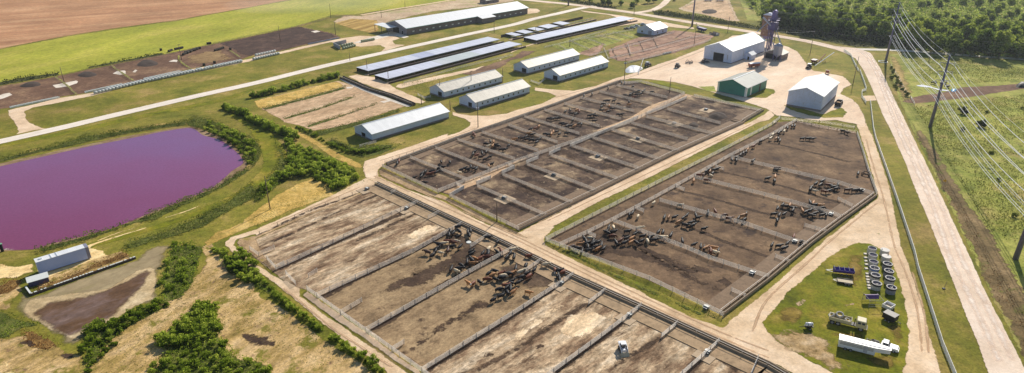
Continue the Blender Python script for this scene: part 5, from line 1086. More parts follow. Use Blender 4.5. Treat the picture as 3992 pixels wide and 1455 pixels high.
for (tt, x, y, k, where) in cis:
    p = g(tt, x, y)+Vector((0, 1.0, 0)); t = thing('cistern', nm[k]+', '+where, 'cistern', p, random.uniform(0, 3), 'concrete cisterns on the grass island')
    r = 1.22; h = 1.85
    if k == 'lid':
        MB().lathe([(r, 0), (r*.97, h)], n=24).build('wall', m_cist, t, True); MB().lathe([(r*1.02, h), (r*1.02, h+.12), (.01, h+.14)], n=24).build('lid', solid('lid_concrete', C(232, 226, 216), .8), t)
        MB().box(.7, -.1, h+.14, .95, .15, h+.25).build('hatch', m_band, t)
    else:
        MB().lathe([(r, 0), (r*.97, h), (r*.97-.16, h), (r*.97-.16, .4), (.01, .4)], n=24).build('wall', m_cist if k == 'open' else (m_cist if k != 'rub' else solid('cistern_grey', C(150, 148, 160), .85)), t)
        MB().lathe([(r*.97-.17, h-.25), (.01, h-.3)], n=24).build('contents', m_inside, t)
        if k != 'open':
            MB().lathe([(r*1.03, h-.5), (r*1.03, h-.02)], n=24).build('band', m_band if k != 'ring' or 'fourth' not in where else solid('blue_band', C(90, 120, 176)), t)
            MB().lathe([(r*1.03, h-.02), (r*1.03, h+.1), (r*.84, h+.1), (r*.84, h-.02)], n=24).build('rim', m_cist, t)
            if k in ('rub', 'ring2', 'ring'):
                rb = MB()
                for j in range(7 if k == 'rub' else 3):
                    a = random.uniform(0, 6.3); d = random.uniform(.1, .6); rb.ell((d*math.cos(a), d*math.sin(a), h-.2), (.22, .18, .16), 6, 4)
                rb.build('rubble', solid('pale_rubble', C(216, 210, 200), .8), t)
blk = [(715, 72), (716, 100), (720, 125), (723, 150), (722, 180), (728, 218), (730, 240), (733, 262), (738, 282), (740, 305), (745, 325)]
for i, (x, y) in enumerate(blk):
    p = g('b4', x, y); o = MB().taper(-.45, -.35, .45, .35, .05, -.42, -.32, .42, .32, .45).build('concrete_block', solid('block_white', C(232, 222, 208), .8), None, loc=p, rz=random.uniform(-.2, .2))
    tag(o, {0: 'pale concrete block at the far end of the row left of the cisterns', 10: 'pale concrete block at the near end of the row left of the cisterns'}.get(i, 'pale concrete block inside the row left of the cisterns, not at either end'), 'block', 'concrete blocks in a row')
# --- skid loader
S_ = lambda x, y: (2340+x/5.87, 1260+y/5.87)
A = G(*S_(470, 440)); Bp = G(*S_(580, 700)); rz = head(A, Bp)
t = thing('skid_loader', 'white skid steer loader with an open cab scraping the empty near pen', 'loader', G(*S_(520, 640)), rz)
b = MB(); b.taper(-1.5, -.55, 1.0, .55, .35, -1.55, -.6, .9, .6, 1.0).taper(-1.7, -.8, -.6, .8, 1.0, -1.6, -.7, -.6, .7, 1.75); b.build('body', m_white, t)
fr = MB()
for x in (-.6, .75):
    for y in (-.55, .55): fr.box(x-.06, y-.06, 1.0, x+.06, y+.06, 2.1)
fr.build('cab_posts', m_black, t); MB().box(-.75, -.62, 2.1, .35, .62, 2.2).build('cab_roof', m_white, t); MB().box(-.5, -.35, 1.0, .1, .35, 1.45).build('seat', m_black, t)
for y in (-.85, .85): MB().bar((-1.5, y, 1.7), (1.0, y*.9, 1.2), .18, .22).bar((1.0, y*.9, 1.2), (1.5, y*.9, .5), .16, .2).build('loader_arm', m_white, t)
MB().taper(1.5, -.95, 2.2, .95, .08, 1.45, -.95, 1.6, .95, .75).build('bucket', m_wood, t)
for x in (-.9, .5):
    for y in (-.78, .78): wheel(t, x, y, .42, .3)
# --- tractors, yard equipment
def tractor(lab, p, rz, col_m, roof_m, loader=False, sc=1.0):
    t = thing('tractor', lab, 'tractor', p, rz, scale=sc)
    MB().taper(.2, -.4, 2.3, .4, .8, .2, -.38, 2.2, .35, 1.6).build('hood', col_m, t); MB().taper(-1.5, -.75, .2, .75, .9, -1.4, -.65, .1, .65, 2.5).build('cab', m_glass, t)
    MB().box(-1.6, -.85, 2.5, .25, .85, 2.68).build('cab_roof', roof_m, t); MB().box(-1.7, -.35, .6, 2.3, .35, .95).build('chassis', m_black, t)
    MB().tube((1.2, .25, 1.5), (1.2, .25, 2.5), .06).build('exhaust', m_black, t)
    for y in (-.95, .95): wheel(t, -.8, y, .85, .5, m_rim); wheel(t, 1.7, y*.9, .55, .35, m_rim)
    for y in (-1, 1): MB().box(-1.5, y*.95-.28, 1.72, 0, y*.95+.28, 1.8).build('fender', col_m, t)
    if loader:
        for y in (-.6, .6): MB().bar((.3, y, 1.6), (3.3, y, .9), .14, .2).build('loader_arm', col_m, t)
        MB().taper(3.3, -1.1, 4.1, 1.1, .15, 3.2, -1.1, 3.4, 1.1, 1).build('bucket', m_black, t)
    return t
m_dblue = solid('dark_blue_paint', C(52, 58, 84), .5); m_dgreen = solid('dark_green_paint', C(50, 66, 48), .5)
p = g('z4', 545, 750); tractor('dark tractor with a pale roof behind the white tarp heap', p, ROT_A, m_dblue, solid('pale_roof', C(170, 178, 190)), False, 1.1)
au = thing('grain_auger', 'dark grain auger tube raised beside the white tarp heap', 'auger', g('z4', 405, 870), 0)
e_ = g('z4', 470, 740)-g('z4', 405, 870); MB().tube((0, 0, .4), (e_.x, e_.y, 4.2), .25, .25, 8).build('tube', m_dblue, au); MB().tube((e_.x*.5, e_.y*.5-.6, 0), (e_.x*.5, e_.y*.5, 2.3), .08).tube((e_.x*.5+.6, e_.y*.5, 0), (e_.x*.5, e_.y*.5, 2.3), .08).build('support', m_black, au)
def heap(name, label, cat, poly, h, mat, seed=0):
    pts = [Vector((p.x, p.y, 0)) for p in poly]; c = sum(pts, Vector())/len(pts); ol = densify(catmull(pts, True, 3), 1.0); mb = MB(); n = len(ol); rings = 6
    for k in range(rings):
        u = k/(rings-1)
        for p in ol:
            q_ = p.lerp(c, u*.98); z = h*math.sin(min(u*1.35, 1)*math.pi/2)*(1+.35*noise.noise(Vector((q_.x*.35, q_.y*.35, seed))))
            mb.v.append((q_.x-c.x+.4*noise.noise(Vector((q_.x, q_.y, seed+3))), q_.y-c.y, z+.02))
    for k in range(rings-1):
        for i in range(n): mb.f.append((k*n+i, k*n+(i+1) % n, (k+1)*n+(i+1) % n, (k+1)*n+i))
    mb.f.append(tuple((rings-1)*n+i for i in range(n)))
    o = mb.build(name, mat, None, True, loc=c); return tag(o, label, cat)
m_tarp = solid('white_tarp', C(238, 238, 242), .4, 0, .06, .6); m_pile = solid('manure_pile_soil', C(74, 60, 52), .95, 0, .5, .6)
heap('silage_heap', 'low heap under a white plastic tarp beside the lane and dark tractor', 'heap', q('z4', 215, 815, 240, 770, 330, 735, 450, 755, 465, 790, 400, 830, 330, 840, 240, 845), 1.6, m_tarp, 1)
for i, (a, l) in enumerate(((('t1', 140, 635, 200, 605, 270, 600, 300, 625, 220, 640), 'dark manure mound at the left end of the old dirt lot'), (('t1', 565, 555, 620, 525, 680, 530, 710, 550, 640, 568), 'dark manure mound between the two left white pads of the old lot'),
      (('t1', 1000, 480, 1050, 440, 1110, 440, 1160, 470, 1080, 490), 'dark manure mound near the centre of the old dirt lot'), (('t3', 1380, 85, 1430, 70, 1490, 78, 1480, 98, 1410, 102), 'dark manure mound on the dirt lot beyond the highway'),
      (('t3', 1430, 850, 1480, 825, 1540, 830, 1570, 860, 1510, 880, 1450, 870), 'dark manure mound in the pen at the far end of the lower row'), (('t3', 1280, 920, 1320, 900, 1360, 915, 1340, 945, 1290, 945), 'dark manure mound beside the second last trough of the lower row'))):
    heap('manure_mound', l, 'mound', q(*a), .8 if i < 3 else 1.3, m_pile, i)
tractor('dark green tractor parked on the lane left of the feed mill door', g('z4', 980, 765), ROT_A+.2, m_dgreen, m_black, False, 1.05)
t = thing('disc_harrow', 'dark folding disc implement parked behind the dark green tractor', 'implement', g('z4', 1150, 705), ROT_A)
b = MB()
for y in (-1.3, 0, 1.3): b.bar((-2.4, y, .9), (2.4, y, .9), .14, .14)
for x in (-2, 0, 2): b.bar((x, -1.6, .9), (x, 1.6, .9), .14, .14)
b.bar((-2, -1.5, .9), (0, -1.5, 2.1), .15, .15).bar((0, -1.5, 2.1), (2, -1.5, .9), .15, .15).bar((-2, 1.5, .9), (0, 1.5, 2.1), .15, .15).bar((0, 1.5, 2.1), (2, 1.5, .9), .15, .15); b.build('frame', m_black, t)
ds = MB()
for k in range(9): ds.lathe([(.01, -.02), (.42, -.02), (.42, .02), (.01, .02)], (-2.2+k*.55, random.choice((-1, 1))*.9, .42), 10, 'x')
ds.build('discs', m_rim, t)
t = tractor('dark wheel loader parked in the shadow by the feed mill door', g('z2', 170, 775), ROT_A-.3, m_dblue, m_black, True, .9)
# tractor + red wagon + augers by the tall white shed
p = g('z3', 240, 295); tractor('dark tractor with a white roof hitched to the pale grain auger', p, ROT_A+.1+math.pi, m_black, m_white, False, 1.1)
t = thing('grain_wagon', 'dark red grain wagon parked behind the white-roofed tractor', 'wagon', g('z3', 310, 225), ROT_A)
MB().taper(-1.2, -.9, 1.2, .9, .9, -2.3, -1.5, 2.3, 1.5, 2.3).build('hopper', m_redw, t); rm = MB()
for (a, b_) in (((-2.35, -1.55), (2.35, -1.55)), ((2.35, -1.55), (2.35, 1.55)), ((2.35, 1.55), (-2.35, 1.55)), ((-2.35, 1.55), (-2.35, -1.55))): rm.bar((*a, 2.35), (*b_, 2.35), .12, .14)
rm.build('rim', m_black, t)
for x in (-1.2, 1.2):
    for y in (-1, 1): wheel(t, x, y, .5, .35)
def auger(lab, a, b_, h0, h1, mat, r=.22):
    t = thing('grain_auger', lab, 'auger', a, 0); e_ = b_-a; MB().tube((0, 0, h0), (e_.x, e_.y, h1), r, r, 8).build('tube', mat, t)
    f = MB(); m_ = e_*.5
    for sgn in (-1, 1): f.tube((m_.x+sgn*.9, m_.y+sgn*.6, .3), (m_.x, m_.y, (h0+h1)/2), .06)
    f.build('undercarriage', m_black, t)
    for sgn in (-1, 1): wheel(t, m_.x+sgn*.9, m_.y+sgn*.6, .35, .2)
a = g('z3', 320, 275); b_ = g('z3', 560, 165); auger('long pale grain auger pointing up and right from the white-roofed tractor', a, b_, .8, 4.0, m_white)
a = g('z3', 350, 235); b_ = g('z3', 450, 160); auger('shorter dark grain auger beside the dark red wagon', a, b_, .8, 2.6, m_rust2, .3)
t = thing('gravity_wagon', 'small two-compartment rusty red seed wagon behind the tall white shed', 'wagon', g('z3', 485, 365), R(60))
MB().taper(-.9, -.7, .9, .7, .8, -1.1, -1.0, 1.1, 1.0, 2.1).build('body', m_rust2, t); MB().box(-.08, -1.02, 1.6, .08, 1.02, 2.25).box(-1.15, -1.05, 2.1, 1.15, -.95, 2.25).box(-1.15, .95, 2.1, 1.15, 1.05, 2.25).build('rim', m_light, t)
for x in (-.6, .6):
    for y in (-.9, .9): wheel(t, x, y, .4, .25)
# dump truck
A = g('z3', 600, 800); Bp = g('z3', 720, 720); rz = R(53.5)
t = thing('dump_truck', 'dark dump truck loaded with tan grain beside the tall white shed', 'truck', A+Vector((.6, .5, 0)), rz)
b = MB(); b.box(0, -1.2, 1.0, 5.0, 1.2, 1.15)
for (x0, y0, x1, y1) in ((0, -1.25, 5, -1.15), (0, 1.15, 5, 1.25), (0, -1.15, .1, 1.15), (4.9, -1.15, 5, 1.15)): b.box(x0, y0, 1.15, x1, y1, 2.4)
b.build('dump_bed', m_black, t)
ld = MB(); ld.poly8([(.12, -1.13, 1.6), (3.4, -1.13, 1.6), (3.4, 1.13, 1.6), (.12, 1.13, 1.6), (.5, -.7, 2.1), (2.6, -.7, 2.0), (2.6, .7, 2.0), (.5, .7, 2.1)]); ld.build('grain_load', solid('tan_grain', C(206, 170, 134), .95), t)
MB().taper(5.2, -1.1, 6.7, 1.1, .8, 5.3, -1, 6.5, 1, 2.4).build('cab', m_black, t); MB().taper(6.7, -1, 8.0, 1, .7, 6.7, -.95, 7.9, .9, 1.5).build('hood', m_black, t)
MB().box(0, -.5, .7, 8, .5, 1.0).build('chassis', m_black, t)
for y in (-1.12, 1.12): MB().box(7.0, y-.1, 1.5, 7.4, y+.1, 1.8).build('mirror', m_white, t)
for x in (.9, 2.1, 7.0):
    for y in (-1.05, 1.05): wheel(t, x, y, .5, .35)
# grain truck at the mill
A = g('z2', 840, 855); Bp = g('z2', 1010, 840); rz = head(A, Bp)
t = thing('grain_trailer', 'rust red grain trailer with a white tarp top under the elevator tower', 'trailer', A+Vector((0, .3, 0)), rz)
MB().taper(.5, 0, 6.6, 2.4, .9, 0, 0, 7.2, 2.4, 2.6).build('body', m_rust2, t); MB().poly8([(-.05, -.05, 2.6), (7.25, -.05, 2.6), (7.25, 2.45, 2.6), (-.05, 2.45, 2.6), (-.05, .9, 3.0), (7.25, .9, 3.0), (7.25, 1.5, 3.0), (-.05, 1.5, 3.0)]).build('tarp', m_white, t)
for x in (1.4, 5.6):
    for y in (.2, 2.2): wheel(t, x, y, .5, .3)
# parked cars
def car(lab, p, rz, mat, pick=False):
    t = thing('parked_car', lab, 'car', p, rz, 'cars parked beside the white cottage'); b = MB()
    b.taper(-2.3, -.9, 2.3, .9, .35, -2.25, -.88, 2.2, .86, .95); b.build('body', mat, t)
    c_ = MB(); c_.taper(-.6 if pick else -1.6, -.84, 1.1, .84, .95, -.4 if pick else -1.3, -.68, .5, .68, 1.6); c_.build('cabin', m_glass, t)
    MB().box(-.4 if pick else -1.3, -.68, 1.6, .5, .68, 1.66).build('roof', mat, t)
    for x in (-1.4, 1.4):
        for y in (-.85, .85): wheel(t, x, y, .34, .22)
    for y in (-.65, .65): MB().box(2.2, y-.18, .65, 2.27, y+.18, .82).build('headlight', m_light, t)
hz = R(-20)
car('dark pickup at the left end of the row of cars near the cottage', g('z4', 240, 205), hz, solid('car_dark', C(40, 50, 52), .3), True)
car('silver car, second from the left in the row near the cottage', g('z4', 320, 190), hz, solid('car_silver', C(176, 190, 196), .25))
car('white car, third from the left in the row near the cottage', g('z4', 385, 170), hz, solid('car_white', C(226, 232, 236), .25))
car('pale car mostly hidden behind the cottage gable', g('z4', 480, 145), hz, solid('car_blue', C(170, 186, 210), .25))
# blue hopper wagon by the road, pale trailer beside
A = g('z4', 1250, 215); Bp = g('z4', 1420, 262); rz = head(A, Bp)
t = thing('hopper_wagon', 'dark violet-blue open hopper wagon parked on the verge below the steel pole', 'wagon', (A+Bp)/2+Vector((0, 1, 0)), rz)
MB().taper(-3.6, -.7, 3.8, .7, .8, -4.4, -1.5, 4.6, 1.5, 2.7).build('hopper', solid('deep_violet', C(58, 52, 128), .5), t); MB().bar((-4.4, 0, 2.7), (-4.2, 0, 3.5), .5, .9).build('spout', solid('deep_violet', C(58, 52, 128)), t)
for x in (-1.5, 1.5):
    for y in (-1, 1): wheel(t, x, y, .45, .3)
t = thing('loading_ramp', 'pale grey loading ramp at the right end of the old paddocks', 'ramp', g('t3', 1470, 255), rz)
MB().poly8([(-3, -1.5, .1), (4, -1.5, .1), (4, 1.5, .1), (-3, 1.5, .1), (-3, -1.5, .3), (4, -1.5, 1.4), (4, 1.5, 1.4), (-3, 1.5, .3)]).build('deck', solid('pale_ramp', C(196, 196, 200), .7), t); MB().box(-3, -1.6, .3, 4, -1.5, 1.7).box(-3, 1.5, .3, 4, 1.6, 1.7).build('side_panel', m_grey, t)
A = g('t3', 1105, 400); Bp = g('t3', 1160, 388)
t = thing('stock_tank', 'low grey-blue stock tank beside the fence of the tan paddocks', 'tank', A, head(A, Bp)); Lk = (Bp-A).length
MB().box(0, 0, 0, Lk, 1.2, .8).build('basin', solid('tank_blue', C(130, 150, 170), .4), t); MB().quad((.1, .1, .81), (Lk-.1, .1, .81), (Lk-.1, 1.1, .81), (.1, 1.1, .81)).build('water', solid('trough_water', C(70, 84, 92)), t)
for a, l in ((('z8', 2060, 20), 'pale horizontal fuel tank with dark ends, left of two on the far dirt lot'), (('z8', 2230, 20), 'white horizontal tank, right of two on the far dirt lot')):
    t = thing('fuel_tank', l, 'tank', g(*a), R(-8)); MB().lathe([(.01, -3.6), (.9, -3.5), (1.1, -3.2), (1.1, 3.2), (.9, 3.5), (.01, 3.6)], (0, 0, 1.5), 14, 'x').build('shell', m_white, t, True)
    for x in (-2.2, 2.2): MB().box(x-.2, -.8, 0, x+.2, .8, .9).build('saddle', m_black, t)
# small structures seen near barns
for a, l in ((('m2', 370, 20), None),):
    pass
t = thing('road_sign', 'small yellow diamond warning sign beside the highway facing away', 'sign', g('m4', 1285, 470), R(70)); MB().tube((0, 0, 0), (0, 0, 2.6), .05).build('post', m_rim, t); MB().poly8([(-.02, 0, 1.9), (-.02, .6, 2.5), (-.02, 0, 3.1), (-.02, -.6, 2.5), (.02, 0, 1.9), (.02, .6, 2.5), (.02, 0, 3.1), (.02, -.6, 2.5)]).build('plate', solid('sign_yellow', C(236, 180, 40), .5), t)
t = thing('mailbox_post', 'thin dark marker post on the grass verge between fence and highway', 'post', g('b4', 1290, 322)); MB().tube((0, 0, 0), (.3, 0, 2.4), .06).build('stake', m_post, t); MB().box(-.35, -.25, 0, .35, .25, .25).build('base', m_black, t)
# pasture props across the highway
heap('blue_tank', 'blue bathtub-like stock tank beside cattle in the right pasture', 'tank', q('y3', 1060, 235, 1120, 228, 1135, 255, 1080, 265), .8, solid('tank_cyan', C(90, 170, 220), .4), 3)
m_sheet = ground_mat('plastic_sheet', [(.3, C(190, 192, 200)), (.5, C(222, 224, 230)), (.7, C(240, 240, 244))], .4, fine=.2, erode=1.0, escale=.5, gain=1.0)
o = patch('plastic_sheet', q('y3', 585, 180, 680, 165, 760, 185, 900, 225, 1050, 245, 1040, 262, 930, 252, 780, 210, 640, 195), m_sheet, 8, .9, .5); del o['kind']
tag(o, 'long crumpled white plastic sheet on the ground in the right pasture', 'plastic sheet')
heap('bale_stack', 'dark covered stack at the right edge of the pasture track', 'stack', q('y3', 1912, 185, 1950, 160, 2030, 160, 2060, 185, 2030, 212, 1930, 210), 1.8, m_black, 5)
# calf bunks / hutch rows upper left : white bunks and round bales
m_bale = solid('wrapped_bale', C(196, 200, 196), .5, 0, .12, 2, dirt=C(110, 116, 104)); m_baleg = solid('green_bale', C(150, 160, 130), .7, 0, .25, 2); m_hay = solid('dark_bale', C(58, 54, 46), .9, 0, .3, 2)
def linebunk(lab, a, b_, w_=1.0, h=.7, mat=None):
    L = (b_-a).length; t = thing('feed_bunk', lab, 'feed bunk', a, head(a, b_)); m = MB(); n = max(2, int(L/3))
    for k in range(n): m.box(k*L/n+.04, 0, 0, (k+1)*L/n-.04, w_, .15).box(k*L/n+.04, 0, .15, (k+1)*L/n-.04, .12, h).box(k*L/n+.04, w_-.12, .15, (k+1)*L/n-.04, w_, h)
    m.build('trough', mat or m_vinyl, t); return t
linebunk('white concrete feed bunk at the far left end of the old lot', g('t1', 80, 795), g('t1', 440, 718), 1.6); linebunk('white concrete feed bunk behind the left end of the bale row', g('t1', 630, 682), g('t1', 905, 622), 1.6)
linebunk('white concrete feed bunk behind the middle of the bale row', g('t1', 1065, 585), g('t1', 1330, 526), 2.0); linebunk('grey feed bunk along the dark manure lot', g('t2', 385, 328), g('t2', 610, 282), 1.4, mat=m_galv)
bm_ = MB().lathe([(.01, -.75), (.7, -.75), (.82, -.6), (.82, .6), (.7, .75), (.01, .75)], (0, 0, .8), 14, 'x').mesh('round_bale', m_bale, True)
def bale(p, rz, lab, grp, mat=None, sc=1.0):
    o = bpy.data.objects.new('round_bale', bm_); col.objects.link(o); o.location = p; o.rotation_euler = (0, 0, rz); o.scale = (sc,)*3
    if mat: o.material_slots[0].link = 'OBJECT'; o.material_slots[0].material = mat
    return tag(o, lab, 'bale', grp)
P = [g('t1', 690, 692), g('t1', 1050, 608), g('t1', 1400, 535), g('t1', 1775, 456)]
L = sum((b_-a).length for a, b_ in zip(P[:-1], P[1:])); nb = int(L/1.75)
for row in (0, 1):
    for k in range(nb):
        if row and (k < nb*.08 or random.random() < .05): continue
        u = (k+.5)/nb*L; i = 0
        while u > (P[i+1]-P[i]).length and i < 2: u -= (P[i+1]-P[i]).length; i += 1
        d = (P[i+1]-P[i]).normalized(); p = P[i]+d*u+Vector((-d.y, d.x, 0))*(1.75*row)+Vector((random.uniform(-.1, .1), random.uniform(-.1, .1), 0))
        lab = 'grey-white wrapped round bale inside the long double row beside the farm lane'
        if row == 0 and k == 0: lab = 'wrapped round bale at the left end of the long double row'
        if row == 0 and k == nb-1: lab = 'wrapped round bale at the right end of the long double row'
        bale(p, head(P[i], P[i+1])+random.uniform(-.06, .06), lab, 'round bales in the long double row')
for row, (a, b_) in enumerate(((g('z9', 1690, 300), g('z9', 2050, 215)), (g('z9', 1720, 245), g('z9', 2000, 185)))):
    n = int((b_-a).length/1.7)
    for k in range(n):
        bale(a.lerp(b_, (k+.5)/n), head(a, b_), 'pale round bale in the %s of two short rows right of the long bale row' % ('nearer', 'farther')[row], 'round bales in two short rows')
for (a, b_, n, lab) in ((g('z5', 745, 310), g('z5', 985, 268), 7, 'dark green round bale in the short row on the concrete strip near the big barn'), (g('z5', 400, 440), g('z5', 640, 380), 6, 'green round bale in the front row beside the bunker wall'), (g('z5', 370, 395), g('z5', 600, 345), 5, 'green round bale in the back row inside the bunker wall')):
    for k in range(n): bale(a.lerp(b_, (k+.5)/n), head(a, b_), lab, 'green round bales near the bunker', m_baleg, 1.05)
for (a, b_, n) in ((g('z9', 735, 235), g('z9', 970, 140), 12), (g('z9', 770, 205), g('z9', 940, 150), 8)):
    for k in range(n): bale(a.lerp(b_, (k+.5)/n)+Vector((random.uniform(-.4, .4), random.uniform(-.4, .4), 0)), head(a, b_)+random.uniform(-.5, .5), 'dark weathered bale in the heap line across the old dirt lot', 'dark bales in the old lot', m_hay, .95)
for (x0, y0, x1, y1, n) in ((1170, 178, 1300, 135, 6), (545, 190, 600, 168, 3), (630, 160, 745, 135, 5), (1070, 82, 1125, 75, 3)):
    a = g('z9', x0, y0); b_ = g('z9', x1, y1)
    for k in range(n): bale(a.lerp(b_, (k+.5)/n), head(a, b_)+random.uniform(-.3, .3), 'dark weathered bale in a short line at the far side of the old lot', 'dark bales in short lines', m_hay, .9)
for (x, y, l) in ((1030, 372, 'single dark bale just behind the bale row, left of two'), (1172, 340, 'single dark bale just behind the bale row, right of two'), (445, 168, 'single dark bale at the hedge above the old lot'), (1385, 160, 'single dark bale beside a white object near the dark manure lot')):
    bale(g('z9', x, y), .5, l, 'single dark bales', m_hay)
# ================================================================== CATTLE
def skin_mesh(name, V, E, root=0):
    me = bpy.data.meshes.new(name+'_src'); me.from_pydata([v[0] for v in V], E, []); o = bpy.data.objects.new('tmp', me); col.objects.link(o)
    sk_ = o.modifiers.new('s', 'SKIN'); sv = me.skin_vertices[0].data
    for i, v in enumerate(V):
        r = v[1]; sv[i].radius = r if isinstance(r, tuple) else (r, r); sv[i].use_root = (i == root)
    sk_.use_smooth_shade = True
    ss = o.modifiers.new('d', 'SUBSURF'); ss.levels = 1; ss.render_levels = 1
    dg = bpy.context.evaluated_depsgraph_get(); m2 = bpy.data.meshes.new_from_object(o.evaluated_get(dg)); m2.name = name
    bpy.data.objects.remove(o); m2.polygons.foreach_set('use_smooth', [True]*len(m2.polygons)); return m2
def cow_mesh(name, pose):
    ln = -.58 if pose == 'lying' else 0
    V = [((-.72, 0, 1.1+ln), (.42, .40)), ((-.15, 0, 1.03+ln), (.48, .46)), ((.42, 0, 1.05+ln), (.43, .45)), ((.74, 0, 1.16+ln), (.32, .36))]
    E = [(0, 1), (1, 2), (2, 3)]
    if pose in ('down',): hd = [((1.02, 0, 1.0), .25), ((1.28, 0, .68), .2), ((1.48, 0, .34), .13)]
    elif pose == 'turn': hd = [((.98, .16, 1.3), .24), ((1.16, .38, 1.4), .2), ((1.22, .72, 1.2), .13)]
    else: hd = [((1.02, 0, 1.3+ln), .24), ((1.3, 0, 1.42+ln), .2), ((1.64, 0, 1.2+ln), .13)]
    V += hd; E += [(3, 4), (4, 5), (5, 6)]
    dirx = Vector(hd[1][0])
    for sgn in (-1, 1): V.append(((dirx.x-.05, dirx.y+sgn*.26, dirx.z+.05), .045)); E.append((5, len(V)-1))
    V.append(((-1.02, 0, 1.2+ln), .09)); E.append((0, len(V)-1)); V.append(((-1.12, 0, .62+ln*.4), .035)); E.append((len(V)-2, len(V)-1))
    wk = {'walk': .2}.get(pose, .04)
    for sgn in (-1, 1):
        dx = wk*sgn
        if pose == 'lying':
            L1 = [((-.7, sgn*.3, .32), .16), ((-.3, sgn*.45, .16), .09), ((-.6, sgn*.5, .09), .06)]; L2 = [((.5, sgn*.25, .3), .13), ((.75, sgn*.34, .14), .08), ((.5, sgn*.38, .08), .06)]
        else:
            L1 = [((-.78, sgn*.22, .8), (.17, .13)), ((-.95+dx*.6, sgn*.21, .46), .085), ((-.86+dx, sgn*.21, .04), .065)]
            L2 = [((.5, sgn*.19, .72), (.13, .11)), ((.54-dx*.5, sgn*.18, .4), .075), ((.54-dx, sgn*.18, .04), .065)]
        for base, Lg in ((0, L1), (2, L2)):
            i = len(V); V += Lg; E += [(base, i), (i, i+1), (i+1, i+2)]
    return skin_mesh(name, V, E)
POSES = {p: cow_mesh('cattle_'+p, p) for p in ('stand', 'down', 'turn', 'walk', 'lying')}
def hide(name, c, face=None, patchy=None):
    m, nt, out = new_mat(name); tc = N(nt, 'ShaderNodeTexCoord'); oi = N(nt, 'ShaderNodeObjectInfo')
    n = pos_noise(nt, 3, 5, .6, coord='obj')
    cc = ramp(nt, n, [(.3, tuple(x*.7 for x in c[:3])), (.7, tuple(min(1, x*1.25) for x in c[:3]))])
    f = ramp(nt, oi.outputs['Random'], [(0, (.7, .7, .72)), (1, (1.25, 1.2, 1.15))]); cc = mixc(nt, 1, cc, f, 'MULTIPLY')
    sx = N(nt, 'ShaderNodeSeparateXYZ'); nt.links.new(tc.outputs['Object'], sx.inputs[0])
    leg = ramp(nt, sx.outputs['Z'], [(.0, (1, 1, 1)), (.5, (0, 0, 0))]); cc = mixc(nt, math_n(nt, 'MULTIPLY', leg, .6), cc, C(84, 66, 52))
    if face: cc = mixc(nt, ramp(nt, sx.outputs['X'], [(0, (0, 0, 0)), (.999, (0, 0, 0)), (1, (1, 1, 1))]) if False else math_n(nt, 'GREATER_THAN', sx.outputs['X'], 1.22), cc, face)
    if patchy: cc = mixc(nt, ramp(nt, pos_noise(nt, 1.1, 3, .5, coord='obj'), [(.5, (0, 0, 0)), (.56, (1, 1, 1))]), cc, patchy)
    b = N(nt, 'ShaderNodeBsdfPrincipled'); b.inputs['Roughness'].default_value = .55; b.inputs['Specular IOR Level'].default_value = .3
    nt.links.new(cc, b.inputs['Base Color']); nt.links.new(b.outputs[0], out.inputs[0]); return m
WH = C(236, 226, 210)
HID = {'k': hide('black_hide', C(30, 28, 33)), 'f': hide('black_white_face_hide', C(30, 28, 33), WH), 'b': hide('dark_brown_hide', C(84, 58, 48)), 'r': hide('red_brown_hide', C(122, 68, 46)),
       't': hide('tan_hide', C(182, 128, 78)), 'w': hide('cream_hide', C(232, 212, 178), None, C(216, 190, 156)), 'h': hide('red_white_face_hide', C(130, 74, 50), WH)}
CNAME = {'k': 'black', 'f': 'white-faced black', 'b': 'dark brown', 'r': 'red-brown', 't': 'tan', 'w': 'cream white', 'h': 'white-faced red-brown'}
PNAME = {'stand': 'standing', 'down': 'standing with lowered head', 'turn': 'standing with turned head', 'walk': 'walking', 'lying': 'lying down'}
rc = random.Random(5)
def parse(sx_):
    out = []
    for tok in sx_.split():
        a = tok[1:].split(','); out.append((tok[0], float(a[0]), float(a[1]), float(a[2])))
    return out
NCOW = [0]
HERD = []
def cattle(tile, where, data, grp, pose=None, scale=1.0):
    """colour letter + x,y,heading; x,y is the middle of the body in the picture"""
    L = parse(data); byc = {}
    for it in L: byc.setdefault(it[0], []).append(it)
    for c, items in byc.items():
        items.sort(key=lambda i: i[1]); n = len(items)
        poses = [pose or rc.choices(['stand', 'down', 'turn', 'walk'], [5, 2, 2, 2])[0] for _ in items]
        for i, (c_, x, y, hd) in enumerate(items):
            px, py = s(tile, x, y); p = G(px, py, .85); p.z = .07
            d = G(px+8*math.cos(R(hd)), py-8*math.sin(R(hd)), .85)-G(px, py, .85); rz = math.atan2(d.y, d.x)+rc.uniform(-.15, .15)
            fwd = Vector((math.cos(rz), math.sin(rz), 0)); p = p-fwd*.2
            o = bpy.data.objects.new('cattle', POSES[poses[i]]); col.objects.link(o); o.location = p; o.rotation_euler = (0, 0, rz)
            k = rc.uniform(.92, 1.08)*scale; o.scale = (k*1.04, k*rc.uniform(.95, 1.1), k)
            if tile == 'c7': o['herd'] = c; HERD.append((o, c)); o.name = 'herd_member'
            if not o.data.materials: o.data.materials.append(HID['k'])
            o.material_slots[0].link = 'OBJECT'; o.material_slots[0].material = HID[c]
            pos = '' if n == 1 else (('leftmost', 'rightmost')[i > 0] if i in (0, n-1) else (ORD[i]+' from left' if n <= 6 else 'inner'))
            cn = CNAME[c]
            if n == 1: lab = 'only %s animal %s %s' % (cn, PNAME[poses[i]], where)
            elif pos == 'inner': lab = '%s animal neither leftmost nor rightmost %s' % (cn, where)
            elif n == 2: lab = '%s of two %s cattle %s' % (('left', 'right')[i], cn, where)
            else: lab = '%s %s animal of those %s' % (pos, cn, where)
            tag(o, lab, 'cow', grp); NCOW[0] += 1
GN = 'cattle in the near pens'; GQ = 'cattle in the right hand pens'; GR_ = 'cattle in the upper pen row'
